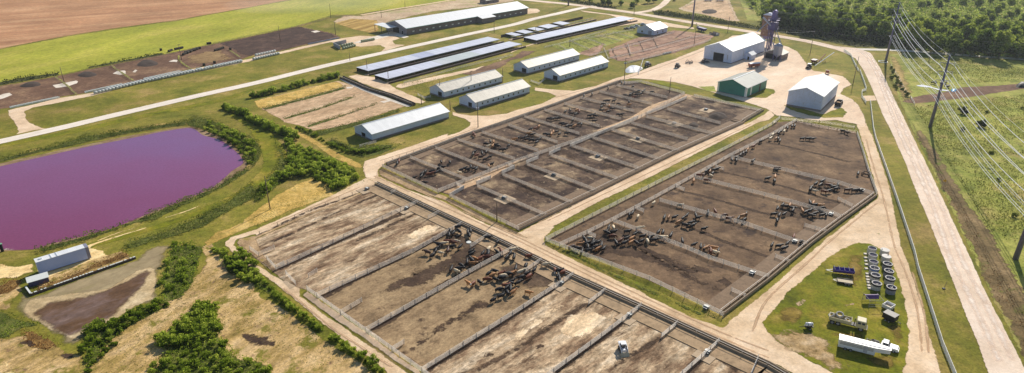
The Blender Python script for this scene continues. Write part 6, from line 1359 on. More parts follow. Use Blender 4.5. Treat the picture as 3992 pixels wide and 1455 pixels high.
cattle('c1', 'in the topmost pack by the bunk', 'k700,120,10 k540,190,100 k520,260,80 k600,230,40 k700,200,150 k860,210,80 k910,190,85 k890,270,80 k700,290,20', GN)
cattle('c1', 'left of the white feeder disc', 'r500,390,-10 r600,410,-10 w660,385,-20 w430,420,0 k320,440,170 k300,520,30 k560,480,5 k720,480,30 b110,580,170 k280,550,60 w370,595,-25 b500,540,80 k220,640,40', GN)
cattle('c1', 'above the middle near rail fence', 'k930,560,20 k940,610,30 k1140,600,40 k1240,600,60 w1250,520,50 r1465,555,120 k1400,580,150 r1250,670,-5 r1090,700,20 t990,700,-30 k930,720,130 k850,750,70 t960,790,-5 k740,820,150 k720,880,0 k560,890,50 w660,930,-30 k1240,310,0 k1410,390,60', GN)
cattle('c2', 'at the lower near bunk end', 'k800,90,55 r1030,75,-5 w1285,205,0 h1420,290,-80 k1500,300,0 r1550,320,20 k1470,370,60 k1490,420,80 k690,95,40 w790,-25,10 k740,40,40', GN)
cattle('c2', 'in the lower near pen pack', 'k1110,280,50 k1000,340,20 k920,390,20 r1030,385,35 w905,315,20 k825,265,80 k980,220,60 t775,335,20 k715,350,0 r610,335,20 k505,300,-20 k415,340,40 t475,365,20 w640,375,0 k620,410,0 k520,430,-30 r390,425,0 f275,475,-40 h170,500,-130 t100,490,150', GN)
cattle('c2', 'packed nearest the skid loader fence', 'k770,455,15 k870,475,15 k750,495,0 r680,520,0 k580,580,10 k690,560,30 k745,570,80 t790,620,30 k700,640,-80 k610,680,20 k490,740,25 t1025,630,-15', GN)
cattle('c3', 'crowded at the near right pen corner', 'k360,560,110 k390,600,120 w460,560,-10 k500,600,60 k565,625,10 k420,630,20 t315,650,0 b190,690,20 k270,710,-15 k420,680,110 k440,740,0 k540,690,15 t570,715,20 k620,660,80 k655,710,40 k335,750,60 k500,640,30', GQ)
cattle('c3', 'loosely packed below the first right cross fence', 'k725,400,70 w795,410,-60 k700,455,20 k800,470,0 k700,480,160 r790,530,3 k1010,465,5 k1110,500,20 k1230,530,10 k990,560,25 r900,595,25 k830,625,120 t1065,565,20 k960,630,15 t1055,620,30 k1130,630,-50 k1210,600,20 w1290,600,100 k1320,560,60 k1340,540,10', GQ)
cattle('c3', 'near the right head fence stubs', 'w1185,412,-5 k1030,210,70 k1070,200,60 w1155,240,70 w1385,45,20 w1780,80,-5', GQ)
cattle('c4', 'midway between first two right cross fences', 'k155,220,80 t210,210,70 k285,210,15 t330,270,30 k385,225,40 k430,190,30 k480,280,10 k420,310,-15 k510,310,20 k540,190,100 k575,215,5 k645,350,10', GQ)
cattle('c4', 'above the first right cross fence', 'k85,395,35 k140,395,60 k235,435,50 w140,460,-10 k375,500,100 k520,545,15 k600,570,100 t665,590,20 k640,590,90 t760,585,-10 h720,620,90 w780,640,-20 k815,620,80 k40,490,0', GQ)
cattle('c4', 'along the second right cross fence', 'r775,140,120 k690,140,80 b890,190,10 r955,225,0 k1060,225,40 t1115,195,15 k1155,175,90 k1135,245,30', GQ)
cattle('c4', 'by the second cross fence trough', 'k1530,250,85 k1470,550,70 k1560,560,0 k1620,590,10 k1660,530,40 k1830,510,30 r1735,450,90', GQ)
cattle('c5', 'far along the right head fence', 'k1075,75,80 k1050,75,60 k1010,95,60 k950,125,30 w980,125,60 k930,140,40 w875,155,60 t905,190,60 k925,190,60 w855,190,20 k940,210,60', GQ)
cattle('c5', 'near the far right cable fence', 'k1150,190,0 k1200,190,0 k1240,195,0 f1510,120,180 b1555,135,-20', GQ)
cattle('c5', 'midway along the right head fence', 'k765,215,20 r700,260,20 t645,290,50 k630,310,50 k605,325,50 k580,340,50 k545,360,30 k500,385,100 k540,390,90 k695,395,20', GQ)
cattle('c5', 'inside the third right hand pen', 'k910,480,-10 b915,462,0 k830,555,5 t895,540,85 k890,575,80', GQ)
cattle('c5', 'where third cross fence meets head fence', 'k290,475,30 k340,475,10 k365,470,10 t300,490,60 k265,490,30 b240,525,60 w310,530,-40 k325,510,60 t150,575,80 r205,525,-10 r275,570,-10', GQ)
cattle('c5', 'packed below the fourth right cross fence', 'k1330,580,20 k1270,605,15 k1310,615,40 k1230,635,30 k1220,655,60 r1385,615,-10 k1410,625,-20 k1470,610,90 k1460,650,10 w1260,670,-20 r1350,675,-20 k1390,670,10 k1435,635,0', GQ)
cattle('c5', 'by the far right pen corner', 'b1565,660,0 k1630,665,0 f1675,665,10 k1655,510,90', GQ)
cattle('c5', 'packed on the third right cross fence', 'k1215,780,110 t1245,780,70 k1270,800,0 t1310,805,-10 k1330,825,0 k965,800,30 k1000,810,0 t1030,800,60 k1060,825,-10 k920,830,40 k890,880,0 k935,890,50 k980,880,20 k1060,850,40 t1145,850,120 k1180,865,20 k1215,855,20 k1230,895,-20 k1260,880,10 k1330,890,10 k1365,890,80', GQ)
cattle('c6', 'in the first pen of the upper row', 'k750,410,100 k730,490,20 k770,480,0 k640,530,10 k560,530,60 k520,560,30 k510,590,40 r600,560,10 r650,550,15 k700,540,20 r235,400,90 k215,430,80', GR_)
cattle('c6', 'lying in the first pen of the upper row', 'k550,650,-10 k420,590,10', GR_, 'lying')
cattle('c6', 'in the second pen of the upper row', 'k855,415,100 k1000,510,15 k1040,490,20 k1110,470,110 k1150,490,20 k1180,500,40 k1080,500,10 w970,545,-30', GR_)
cattle('c6', 'in the third pen of the upper row', 'k1160,290,20 k1140,320,60 r1190,330,20 b1240,350,10 k1250,310,100 k1300,290,90 k1350,350,20 k1290,380,20 k1370,440,10 t1330,455,90', GR_)
cattle('c6', 'in the fourth pen of the upper row', 'k1300,190,0 k1350,165,90 t1390,165,60 k1410,205,0 w1330,220,10 t1380,215,60 k1440,220,0 k1490,265,0 k1530,260,20 k1575,215,20 r1140,70,90 r1160,85,90', GR_)
cattle('c7', 'in the fifth pen of the upper row', 't70,680,0 k110,665,20 k160,670,0 k190,655,20 k210,680,0 t220,620,0 k260,630,0 k250,690,10 k290,690,10 k330,680,20 k300,715,20', GR_)
cattle('c7', 'in the sixth pen of the upper row', 'r290,565,20 k240,575,10 t325,545,40 k395,625,0 k430,630,10 t455,625,60 t475,600,60 k510,600,20 k540,625,20 k620,620,0', GR_)
cattle('c7', 'in the seventh pen of the upper row', 'k430,465,0 k470,470,10 k510,460,20 k540,460,0 k680,480,40 k560,515,0 k590,525,0 k620,545,20 k660,540,10 t700,540,20 k740,520,20 k770,520,60', GR_)
cattle('c7', 'in the eighth pen of the upper row', 'k600,395,20 k650,375,90 t720,375,30 r745,385,60 k670,410,0 k710,417,20 k860,435,0 k890,425,10 k920,435,0 k880,460,0 k910,490,0', GR_)
cattle('c7', 'in the ninth pen of the upper row', 'k1020,280,0 k1050,280,0 k1110,280,10 k1160,310,-10 k1000,310,0 t1060,330,60 k980,340,40 t1020,375,0 k1050,390,10 k980,380,0 k1090,360,0 k1160,420,0 k1190,420,0', GR_)
cattle('c7', 'in the far end pens of the upper row', 'k1265,285,90 t1270,320,0 k1310,130,10 k1330,190,0 k1370,175,10 k1410,180,30 k1430,165,40 k1300,200,0 k1280,215,20 k1350,215,0 k1390,205,20 r1320,235,0 k1230,220,0 k1510,185,0 k1190,90,90 k1220,85,90 b1050,140,90 k880,205,90 k795,225,90', GR_)
cattle('y3', 'by the blue tank in the right pasture', 'k830,140,0 k865,150,20 k930,150,80 k985,160,60 k1010,190,90 k1035,190,80 k1000,140,20', 'cattle in the right pasture')
def join_stuff(items, name, label, cat):
    """items: (mesh, world matrix, material) -> one object"""
    V = []; Fc = []; MI = []; mats = []; T = []; off = 0
    for me, M, mt in items:
        if mt not in mats: mats.append(mt)
        n = len(me.vertices); a = np.empty(n*3, np.float32); me.vertices.foreach_get('co', a); a = a.reshape(-1, 3)
        Mn = np.array(M); V.append(a @ Mn[:3, :3].T+Mn[:3, 3]); Fc += [tuple(i+off for i in p.vertices) for p in me.polygons]; MI += [mats.index(mt)]*len(me.polygons); off += n
        if 'tint' in me.attributes:
            tt = np.empty(n, np.float32); me.attributes['tint'].data.foreach_get('value', tt); T.append(tt)
        else: T.append(np.full(n, .5, np.float32))
    m = bpy.data.meshes.new(name); m.from_pydata(np.concatenate(V).tolist(), [], Fc); m.polygons.foreach_set('material_index', MI)
    for x in mats: m.materials.append(x)
    at = m.attributes.new('tint', 'FLOAT', 'POINT'); at.data.foreach_set('value', np.concatenate(T)); m.update()
    o = bpy.data.objects.new(name, m); col.objects.link(o); return tag(o, label, cat, kind='stuff')
items = []
for o, c in HERD:
    items.append((o.data, Matrix.Translation(o.location) @ o.rotation_euler.to_matrix().to_4x4() @ Matrix.Diagonal((*o.scale, 1)), HID[c]))
for o, c in HERD: bpy.data.objects.remove(o)
NCOW[0] -= len(HERD)
o = join_stuff(items, 'cattle_herd', 'small far off cattle filling the far pens of the upper row', 'cattle'); o.data.polygons.foreach_set('use_smooth', [True]*len(o.data.polygons))
print('CATTLE', NCOW[0])
o = MB().lathe([(.01, .25), (.75, .25), (.8, .2), (.8, 0)], n=16).build('feeder_disc', m_vinyl, None, loc=g('c1', 880, 405)); tag(o, 'round white feeder disc on the ground beside the rail stub and cattle', 'feeder')
t = thing('hay_ring', 'square dark wooden feeder frame beside the right fence of the right hand pens', 'feeder', g('m4', 722, 380), ROT_A)
f = MB()
for a, b_ in (((-1.2, -1.2), (1.2, -1.2)), ((1.2, -1.2), (1.2, 1.2)), ((1.2, 1.2), (-1.2, 1.2)), ((-1.2, 1.2), (-1.2, -1.2))):
    f.bar((*a, .9), (*b_, .9), .3, .3); f.box(a[0]-.15, a[1]-.15, 0, a[0]+.15, a[1]+.15, 1.0)
f.build('frame', solid('dark_wood', C(98, 78, 60), .9, 0, .3, 2), t)
# ================================================================== POLES AND WIRES
m_steel = solid('pole_steel', C(112, 108, 140), .5, .2, .1, .4); m_pw = solid('pole_wood', C(112, 96, 84), .85, 0, .2, 1); m_ins = solid('insulator', C(200, 204, 214), .3)
m_wire = solid('bright_wire', C(248, 248, 248), .4, .0, .02, 1); m_wire2 = solid('dull_wire', C(150, 150, 160), .5, .3, .02, 1)
def steel_pole(label, base, h, ang, lv=(3.2, 7.0, 10.8), arm=2.7, low=None, r=.75):
    t = thing('steel_pole', label, 'power pole', base, 0)
    MB().tube((0, 0, 0), (0, 0, h), r, r*.42, 14).build('shaft', m_steel, t, True); MB().lathe([(1.2, 0), (1.2, .35), (.7, .4)], n=16).build('footing', m_conc, t)
    dv = Vector((math.cos(ang), math.sin(ang), 0)); att = []
    for z in lv:
        for sgn in (-1, 1):
            a = MB(); a.tube((0, 0, h-z-.4), dv*sgn*arm+Vector((0, 0, h-z)), .16, .1, 6); o = a.build('cross_arm', m_steel, t)
            MB().tube(dv*sgn*arm+Vector((0, 0, h-z)), dv*sgn*arm+Vector((0, 0, h-z-1.1)), .13, .13, 6).build('insulator', m_ins, o); att.append(base+dv*sgn*arm+Vector((0, 0, h-z-1.1)))
    top = base+Vector((0, 0, h)); lowatt = []
    if low:
        a = MB().bar(-dv*1.9+Vector((0, 0, low)), dv*1.9+Vector((0, 0, low)), .15, .18); o = a.build('cross_arm', m_steel, t)
        ii = MB()
        for u in (-1.8, -.9, .9, 1.8):
            p = dv*u+Vector((0, 0, low)); ii.tube(p, p+Vector((0, 0, .4)), .09, .09, 6); lowatt.append(base+p+Vector((0, 0, .4)))
        ii.build('insulators', m_ins, o)
    return dict(top=top, att=att, low=lowatt)
b1 = g('t4', 865, 452); b2 = g('t4', 1190, 932); b3 = g('b4', 1815, 105); b6 = b3+(b3-b2)*1.0; b4_ = g('t3', 1310, 195); b5 = g('t3', 405, 42)
d12 = head(b1, b2)+math.pi/2
h1 = rise(b1, 18/1.878); h2 = rise(b2, 405/1.878)
sp1 = steel_pole('tallest violet-grey steel power pole at the highway bend', b1, h1, (d12+head(b4_, b1)+math.pi/2)/2, low=h1*.44); sp2 = steel_pole('violet-grey steel power pole standing in the right pasture', b2, h2, d12, low=h2*.42)
sp3 = steel_pole('steel power pole cut off by the right edge of the picture', b3, h2, d12, low=h2*.42); sp6 = dict(top=b6+Vector((0, 0, h2)), att=[p+(b6-b3) for p in sp3['att']], low=[p+(b6-b3) for p in sp3['low']])
d45 = head(b5, b4_)+math.pi/2
sp4 = steel_pole('steel power pole beside the violet hopper wagon, top out of frame', b4_, h2*1.02, d45); sp5 = steel_pole('steel power pole at the top road junction, far left of the steel poles', b5, h2*1.02, d45)
MB().lathe([(2.6, 0), (2.6, .4), (2.35, .4), (2.35, 0)], n=20).build('ring_curb', m_vinyl, None, loc=g('t4', 845, 455))
tag(bpy.data.objects['ring_curb'], 'white curved curb ring around the foot of the tallest steel pole', 'curb')
def wire(label, pts, mat, r=.055, sag=.022):
    mb = MB(); o0 = pts[0]
    for a, b_ in zip(pts[:-1], pts[1:]):
        L = (b_-a).length; k = 10; pr = None
        for j in range(k+1):
            u = j/k; p = a.lerp(b_, u)-o0; p.z -= 4*u*(1-u)*L*sag
            if pr is not None: mb.tube(pr, p, r, r, 5, False)
            pr = p
    o = mb.build('overhead_wire', mat, None, loc=o0); return tag(o, label, 'wire')
SD = ['left', 'right']; LVN = ['upper', 'middle', 'lower']
for i in range(6):
    a = LVN[i//2]; sd_ = SD[i % 2]
    wire('bright %s conductor on the %s side of the line along the highway pasture' % (a, sd_), [sp1['att'][i], sp2['att'][i], sp3['att'][i], sp6['att'][i]], m_wire, .09)
    wire('thin %s conductor on the %s side of the line above the top road' % (a, sd_), [sp5['att'][i], sp4['att'][i], sp1['att'][i]], m_wire2, .05, .015)
wire('thin topmost ground wire of the line along the highway pasture', [sp1['top'], sp2['top'], sp3['top'], sp6['top']], m_wire, .035, .018)
for i in range(4): wire('bright low distribution wire over the right pasture, %s from the highway' % ORD[i], [sp1['low'][i], sp2['low'][i], sp3['low'][i], sp6['low'][i]], m_wire, .065, .02)
def wood_pole(label, base, ty, arm=0, lamp=False, ang=None, h=None):
    h = h or min(max(rise(base, ty), 4), 15); t = thing('utility_pole', label, 'utility pole', base, 0)
    MB().tube((0, 0, 0), (0, 0, h), .2, .12, 8).build('shaft', m_pw, t, True)
    ang = 0 if ang is None else ang; dv = Vector((math.cos(ang), math.sin(ang), 0)); at = []
    for k in range(arm):
        z = h-.3-k*1.2; o = MB().bar(-dv*1.2+Vector((0, 0, z)), dv*1.2+Vector((0, 0, z)), .14, .16).build('cross_arm', m_pw, t)
        ii = MB()
        for u in (-1.1, 0, 1.1):
            p = dv*u+Vector((0, 0, z+.05)); ii.tube(p, p+Vector((0, 0, .3)), .07, .07, 6)
        ii.build('insulators', m_ins, o)
    if lamp: MB().tube((.45, 0, h*.72), (.45, 0, h*.72+.9), .28, .28, 10).tube((-.45, 0, h*.72), (-.45, 0, h*.72+.9), .28, .28, 10).build('transformer', m_ins, t)
    return base+Vector((0, 0, h))
T_ = {}
for key, tt, x, y, ty, arm, lamp, lab in (
    ('a', 't1', 470, 600, 490, 0, 0, 'wooden pole between the two white pads of the old lot'), ('b', 't1', 1330, 440, 325, 1, 0, 'wooden pole beside the dark bale heap in the old lot'), ('c', 't2', 175, 305, 185, 0, 0, 'wooden pole in the dark manure lot'),
    ('d', 't2', 545, 130, 28, 0, 0, 'wooden pole at the meadow edge above the manure lot'), ('e', 't2', 580, 260, 150, 0, 0, 'wooden pole at the right end of the manure lot'), ('f', 't2', 915, 130, 65, 0, 0, 'wooden pole behind the porch of the big barn'),
    ('g', 't2', 1088, 55, 2, 0, 0, 'far wooden pole on the meadow track'), ('h', 't2', 685, 445, 390, 0, 0, 'short pole at the edge of the long white road'), ('i', 't2', 812, 530, 435, 0, 0, 'wooden pole at the left end of the nearest-road cattle shed'),
    ('j', 't2', 967, 600, 490, 0, 0, 'wooden pole at the left end of the pale-roofed cattle shed'), ('k', 't2', 1740, 240, 135, 0, 0, 'light pole beside the white road below the projecting bay'), ('l', 't2', 1345, 705, 590, 0, 0, 'wooden pole at the gable of the left middle barn'),
    ('m', 't2', 1573, 655, 520, 1, 0, 'wooden pole in front of the left middle barn wall'), ('n', 't2', 1208, 765, 690, 0, 0, 'short pole behind the nearest long barn'), ('o', 't2', 1622, 935, 750, 0, 1, 'wooden pole carrying two pale transformers beside the upper pen row'),
    ('p', 't3', 885, 112, 0, 0, 0, 'wooden pole at the end of the long slate shed'), ('q', 't3', 415, 345, 250, 0, 0, 'pale wooden pole beside the small paddocks'), ('r', 't3', 165, 240, 195, 0, 0, 'short pole between the far cattle sheds'),
    ('s', 't3', 815, 582, 425, 1, 1, 'wooden pole with cross arm at the far end of the upper pen row'), ('t', 't3', 1145, 682, 565, 0, 0, 'bare wooden pole at the far corner of the upper pens'), ('u', 't3', 1325, 335, 172, 1, 0, 'wooden pole with cross arm at the edge of the tan paddocks'),
    ('v', 't3', 1570, 245, 125, 2, 0, 'wooden pole with two cross arms left of the feed mill'), ('w', 't4', 310, 402, 203, 2, 0, 'tall wooden pole with two cross arms right of the feed mill'), ('x', 't4', 625, 617, 365, 1, 0, 'tall dark wooden pole beside the white vinyl fence'),
    ('y', 't4', 1180, 452, 268, 1, 0, 'wooden pole across the side road, right of the tallest steel pole'), ('z', 'm2', 100, 632, 388, 0, 0, 'wooden pole in the yellow grass left of the near pens'), ('1', 't3', 333, 545, 480, 0, 0, 'short pole at the gable of the right middle barn'),
    ('2', 't2', 1418, 808, 735, 0, 0, 'short pole at the far corner of the nearest long barn'), ('3', 'm2', 1760, 722, 580, 0, 0, 'thin pole at the near end fence of the lower pen row'), ('4', 't2', 1803, 605, 500, 0, 0, 'thin pole at the far corner of the left middle barn'),
    ('5', 't3', 1058, 232, 165, 0, 0, 'thin pole in front of the cottage roof')):
    T_[key] = wood_pole(lab, g(tt, x, y), ty/1.878+TL[tt][1], arm, lamp, ROT_A+.3)
wire('thin service wire linking the mill side pole, tall right pole and steel pole', [T_['v'], T_['w'], sp1['low'][1]], m_wire2, .03, .03)
wire('thin service wire from the right pole into the hopper bin tower', [T_['w'], tb+Vector((0, 0, 17))], m_wire2, .025, .04)
wire('thin service wire crossing the roof of the left middle barn', [T_['l'], T_['m'], T_['4']], m_wire2, .025, .02)
wire('thin service wire across the pasture behind the side road', [sp1['low'][2], T_['y'], T_['y']+Vector((140, -20, 0))], m_wire2, .025, .02)
# ================================================================== VEGETATION
L_wood = leaf_mat('wood_leaves', C(56, 74, 32), C(116, 138, 54), C(184, 192, 88), .55)
L_wood2 = leaf_mat('pale_wood_leaves', C(84, 106, 46), C(150, 168, 72), C(200, 206, 108), .55)
L_shrub = leaf_mat('shrub_leaves', C(72, 92, 26), C(138, 160, 50), C(200, 208, 92), .65)
L_weed = leaf_mat('weed_leaves', C(66, 80, 30), C(112, 126, 50), C(166, 160, 88), .4)
L_past = leaf_mat('pasture_leaves', C(96, 100, 46), C(140, 142, 68), C(178, 166, 98), .4)
L_rust = leaf_mat('rusty_weed_leaves', C(84, 52, 28), C(138, 92, 50), C(184, 140, 82), .3)
L_dark = leaf_mat('ditch_leaves', C(34, 42, 22), C(66, 76, 36), C(110, 112, 54), .3)
m_bark = solid('bark', C(92, 76, 60), .9, 0, .25, 2)
def leaves(P, Nn, size, tint, name, mat):
    n = len(P); rnd = np.random.RandomState(len(P))
    a = rnd.normal(size=(n, 3)); Nn = Nn+a*.55; Nn /= np.maximum(np.linalg.norm(Nn, axis=1, keepdims=True), 1e-6)
    u = np.cross(Nn, rnd.normal(size=(n, 3))); u /= np.maximum(np.linalg.norm(u, axis=1, keepdims=True), 1e-6); v = np.cross(Nn, u)
    sz = (size*rnd.uniform(.6, 1.3, n))[:, None]
    V = np.stack([P-u*sz, P-v*sz*.6, P+u*sz, P+v*sz*.6], 1).reshape(-1, 3)
    me = bpy.data.meshes.new(name); me.vertices.add(4*n); me.vertices.foreach_set('co', V.astype(np.float32).ravel())
    me.loops.add(4*n); me.loops.foreach_set('vertex_index', np.arange(4*n, dtype=np.int32)); me.polygons.add(n)
    me.polygons.foreach_set('loop_start', np.arange(0, 4*n, 4, dtype=np.int32)); me.polygons.foreach_set('loop_total', np.full(n, 4, dtype=np.int32)); me.update(calc_edges=True)
    at = me.attributes.new('tint', 'FLOAT', 'POINT'); at.data.foreach_set('value', np.repeat(tint, 4).astype(np.float32)); me.materials.append(mat); return me
def crown(seed, W_, H, z0, nb, per, size, name, mat, low=.25):
    rnd = np.random.RandomState(seed); P = []; Nn = []; T = []
    for b_ in range(nb):
        a = rnd.uniform(0, 6.28); h = rnd.uniform(low, 1); rr = W_*(.62 if h < .75 else .4)*math.sqrt(rnd.uniform(.05, 1))
        c = np.array([rr*math.cos(a), rr*math.sin(a), z0+(H-z0)*h*.88]); br = W_*rnd.uniform(.24, .42); bt = rnd.uniform(-.16, .16)
        d = rnd.normal(size=(per, 3)); d[:, 2] = d[:, 2]*.8+.15; d /= np.linalg.norm(d, axis=1, keepdims=True)
        r = br*rnd.uniform(.55, 1.05, (per, 1)); p = c+d*r*np.array([1, 1, .8]); P.append(p); Nn.append(d)
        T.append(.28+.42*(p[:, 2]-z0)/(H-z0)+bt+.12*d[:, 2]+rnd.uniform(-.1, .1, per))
    P = np.concatenate(P); P[:, 2] = np.maximum(P[:, 2], .15)
    return leaves(P, np.concatenate(Nn), size, np.concatenate(T), name, mat)
def trunk_mesh(H, r, seed, limbs=6):
    rr = random.Random(seed); mb = MB(); pts = [Vector((0, 0, 0))]
    for k in range(1, 5): pts.append(Vector((rr.uniform(-.25, .25), rr.uniform(-.25, .25), H*.7*k/4)))
    for k in range(4): mb.tube(pts[k], pts[k+1], r*(1-.2*k), r*(1-.2*(k+1)), 7, False)
    for k in range(limbs):
        p = pts[1+k % 3]; a = rr.uniform(0, 6.3); q_ = p+Vector((math.cos(a)*H*.22, math.sin(a)*H*.22, H*.2)); mb.tube(p, q_, r*.4, r*.15, 5, False)
    return mb.mesh('trunk', m_bark, True)
TREES = []
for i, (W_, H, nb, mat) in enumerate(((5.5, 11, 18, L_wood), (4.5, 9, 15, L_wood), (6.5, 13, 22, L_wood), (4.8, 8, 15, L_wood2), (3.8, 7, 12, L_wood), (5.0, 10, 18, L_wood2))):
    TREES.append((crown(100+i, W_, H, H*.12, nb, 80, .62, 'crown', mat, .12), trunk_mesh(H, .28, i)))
SHR = []
for i, (W_, H, nb, mat) in enumerate(((1.9, 2.6, 9, L_shrub), (2.2, 3.2, 11, L_shrub), (1.5, 1.9, 8, L_shrub), (2.5, 2.4, 12, L_shrub))):
    SHR.append((crown(200+i, W_, H, 0.1, nb, 55, .27, 'foliage', mat, .08), MB().tube((0, 0, 0), (.1, .05, H*.6), .06, .03, 5).mesh('stem', m_bark)))
rv = random.Random(3)
BRUSH = []
STUFFG = ('scattered pasture shrubs', 'ditch shrubs', 'weed line by the barn', 'small shrubs at the bottom edge', 'shrubs along the lower basin bank')
def plant(kind, k, p, sc, label, cat, group, mat=None):
    protos = TREES if kind == 'broadleaf_tree' else SHR
    cr, tr = protos[k]
    if group in STUFFG:
        BRUSH.append((cr, Matrix.Translation(p) @ Matrix.Rotation(rv.uniform(0, 6.28), 4, 'Z') @ Matrix.Diagonal((sc, sc, sc, 1)), mat or cr.materials[0])); return None
    t = thing(kind, label, cat, p, rv.uniform(0, 6.28), group); t.scale = (sc*rv.uniform(.9, 1.1), sc*rv.uniform(.9, 1.1), sc)
    for nm_, me in (('crown' if kind == 'broadleaf_tree' else 'foliage', cr), ('trunk' if kind == 'broadleaf_tree' else 'stem', tr)):
        o = bpy.data.objects.new(nm_, me); col.objects.link(o); o.parent = t
        if mat and nm_ in ('crown', 'foliage'): o.material_slots[0].link = 'OBJECT'; o.material_slots[0].material = mat
    return t
def scatter(poly, mind, nmax=9999, tries=6000, seed=1):
    r_ = random.Random(seed); A = np.array([(p.x, p.y) for p in poly]); x0, y0 = A.min(0); x1, y1 = A.max(0); out = []; grid = {}
    for _ in range(tries):
        p = (r_.uniform(x0, x1), r_.uniform(y0, y1))
        k = (int(p[0]/mind), int(p[1]/mind)); ok = True
        for i in (-1, 0, 1):
            for j in (-1, 0, 1):
                for q_ in grid.get((k[0]+i, k[1]+j), ()):
                    if (q_[0]-p[0])**2+(q_[1]-p[1])**2 < mind*mind: ok = False
        if ok and inside_np(np.array([p]), A)[0]:
            out.append(Vector((p[0], p[1], 0))); grid.setdefault(k, []).append(p)
            if len(out) >= nmax: break
    return out
# woods beyond the highway
edge_poly = q('t4', -60, 175, 150, 212, 300, 245, 560, 285, 870, 318, 1000, 355, 1200, 388, 1500, 418, 2000, 448, 2000, 330, 1500, 300, 1200, 280, 1000, 240, 850, 200, 560, 190, 300, 170, 0, 120)
deep_poly = q('t3', 1660, -20, 't4', -60, 130, 0, 110, 300, 165, 560, 185, 850, 195, 1000, 235, 1200, 275, 1500, 295, 2000, 325, 2000, -40, 1000, -70, 0, -70)
E1 = scatter(edge_poly, 5.6, 149, 9000, 4); E2 = scatter(deep_poly, 10.0, 140, 9000, 5)
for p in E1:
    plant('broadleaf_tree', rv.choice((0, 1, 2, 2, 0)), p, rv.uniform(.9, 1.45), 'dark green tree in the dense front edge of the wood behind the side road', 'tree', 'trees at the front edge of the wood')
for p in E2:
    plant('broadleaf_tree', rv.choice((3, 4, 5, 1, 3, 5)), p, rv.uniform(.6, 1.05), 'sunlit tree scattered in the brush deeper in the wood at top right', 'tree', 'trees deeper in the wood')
for (x, y, k, sc, l) in ((1560, 345, 2, 1.35, 'largest rounded dark tree at the right of the wood edge'),):
    plant('broadleaf_tree', k, g('t4', x, y), sc, l, 'tree', None)
for i, (tt, x, y, k, sc) in enumerate((('t3', 700, 45, 1, .8), ('t3', 790, 40, 4, .8), ('t3', 660, 40, 0, .7), ('t3', 870, 60, 4, .9), ('t3', 985, 25, 0, .8), ('t3', 1030, 20, 1, .8), ('t3', 905, 30, 3, .8), ('t3', 1180, 10, 4, .5), ('t3', 560, 15, 3, .7), ('t3', 480, 5, 4, .8))):
    plant('broadleaf_tree', k, g(tt, x, y), sc, 'dark tree on the lawn beyond the top road, %s from the left by trunk' % ORD[sorted(range(10), key=lambda j: [700, 790, 660, 870, 985, 1030, 905, 1180, 560, 480][j]).index(i)], 'tree', 'trees beyond the top road')
# shrubs
def row(label, group, pts, gap, sc, jit=.6, ks=(0, 1, 2, 3), width=0., mat=None):
    P = [Vector((p.x, p.y, 0)) for p in pts]
    for a, b_ in zip(P[:-1], P[1:]):
        n = max(1, int((b_-a).length/gap)); d = (b_-a).normalized(); sd_ = Vector((-d.y, d.x, 0))
        for k in range(n):
            plant('shrub', rv.choice(ks), a.lerp(b_, (k+rv.uniform(.2, .8))/n)+sd_*rv.uniform(-width, width)+Vector((rv.uniform(-jit, jit), rv.uniform(-jit, jit), 0)), rv.uniform(*sc), label, 'shrub', group, mat)
row('bushy dark green shrub in the hedge above the yellow plot strip', 'hedge above the plots', q('t2', -60, 715, 0, 710, 200, 665, 400, 610, 610, 562), 2.0, (1.1, 1.5), .5, width=.7)
row('bushy shrub in the dense hedge between mown track and old plots', 'hedge left of the plots', q('t1', 1640, 790, 1780, 850, 1878, 910, 'm2', 40, 20, 160, 65, 290, 125), 1.9, (1.1, 1.55), .6, width=.9)
for p in scatter(q('m2', 230, 140, 300, 190, 420, 215, 560, 300, 700, 350, 760, 410, 640, 470, 560, 500, 480, 440, 380, 390, 250, 410, 150, 440, 60, 500, 40, 470, 170, 390, 240, 350, 260, 260), 2.6, 95, 4000, 8):
    plant('shrub', rv.choice((0, 1, 3)), p, rv.uniform(.75, 1.2), 'leafy shrub in the thicket between the yellow field and the nearest long barn', 'shrub', 'thicket beside the yellow field')
row('small shrub along the weed line below the yellow path beside the nearest barn', 'weed line by the barn', q('m2', 280, 30, 420, 90, 520, 150, 640, 210, 760, 225, 900, 200), 2.4, (.5, .8), .6)
for p in scatter(q('b1', 1270, 0, 1400, 0, 1470, 20, 1440, 120, 1400, 230, 1330, 350, 1220, 400, 1190, 330, 1170, 290, 1215, 150), 3.2, 30, 3000, 9):
    plant('shrub', rv.choice((0, 2, 3)), p, rv.uniform(.4, .8), 'leafy shrub in the patch on the right bank of the mud basin', 'shrub', 'shrubs on the basin bank')
for p in scatter(q('b1', 640, 640, 720, 590, 900, 545, 1000, 480, 1180, 430, 1220, 450, 1050, 540, 900, 620, 800, 700, 650, 740, 610, 720), 2.0, 45, 3000, 10):
    plant('shrub', rv.choice((0, 2, 3)), p, rv.uniform(.5, .95), 'leafy shrub in the strip along the lower bank of the mud basin', 'shrub', 'shrubs along the lower basin bank')
for p in scatter(q('b1', 600, 770, 640, 740, 780, 700, 850, 720, 700, 900, 640, 939), 2.0, 16, 2000, 11):
    plant('shrub', rv.choice((0, 2)), p, rv.uniform(.5, .8), 'small shrub left of the dry bank near the bottom edge', 'shrub', 'small shrubs at the bottom edge')
for p in scatter(q('b1', 1180, 700, 1260, 650, 1320, 590, 1400, 540, 1440, 450, 1500, 430, 1590, 470, 1560, 560, 1600, 640, 1480, 690, 1330, 760, 1200, 740), 1.9, 60, 3000, 12):
    plant('shrub', rv.choice((0, 1, 3)), p, rv.uniform(.7, 1.1), 'bright green shrub in the upper clump on the dry bank', 'shrub', 'upper clump on the dry bank')
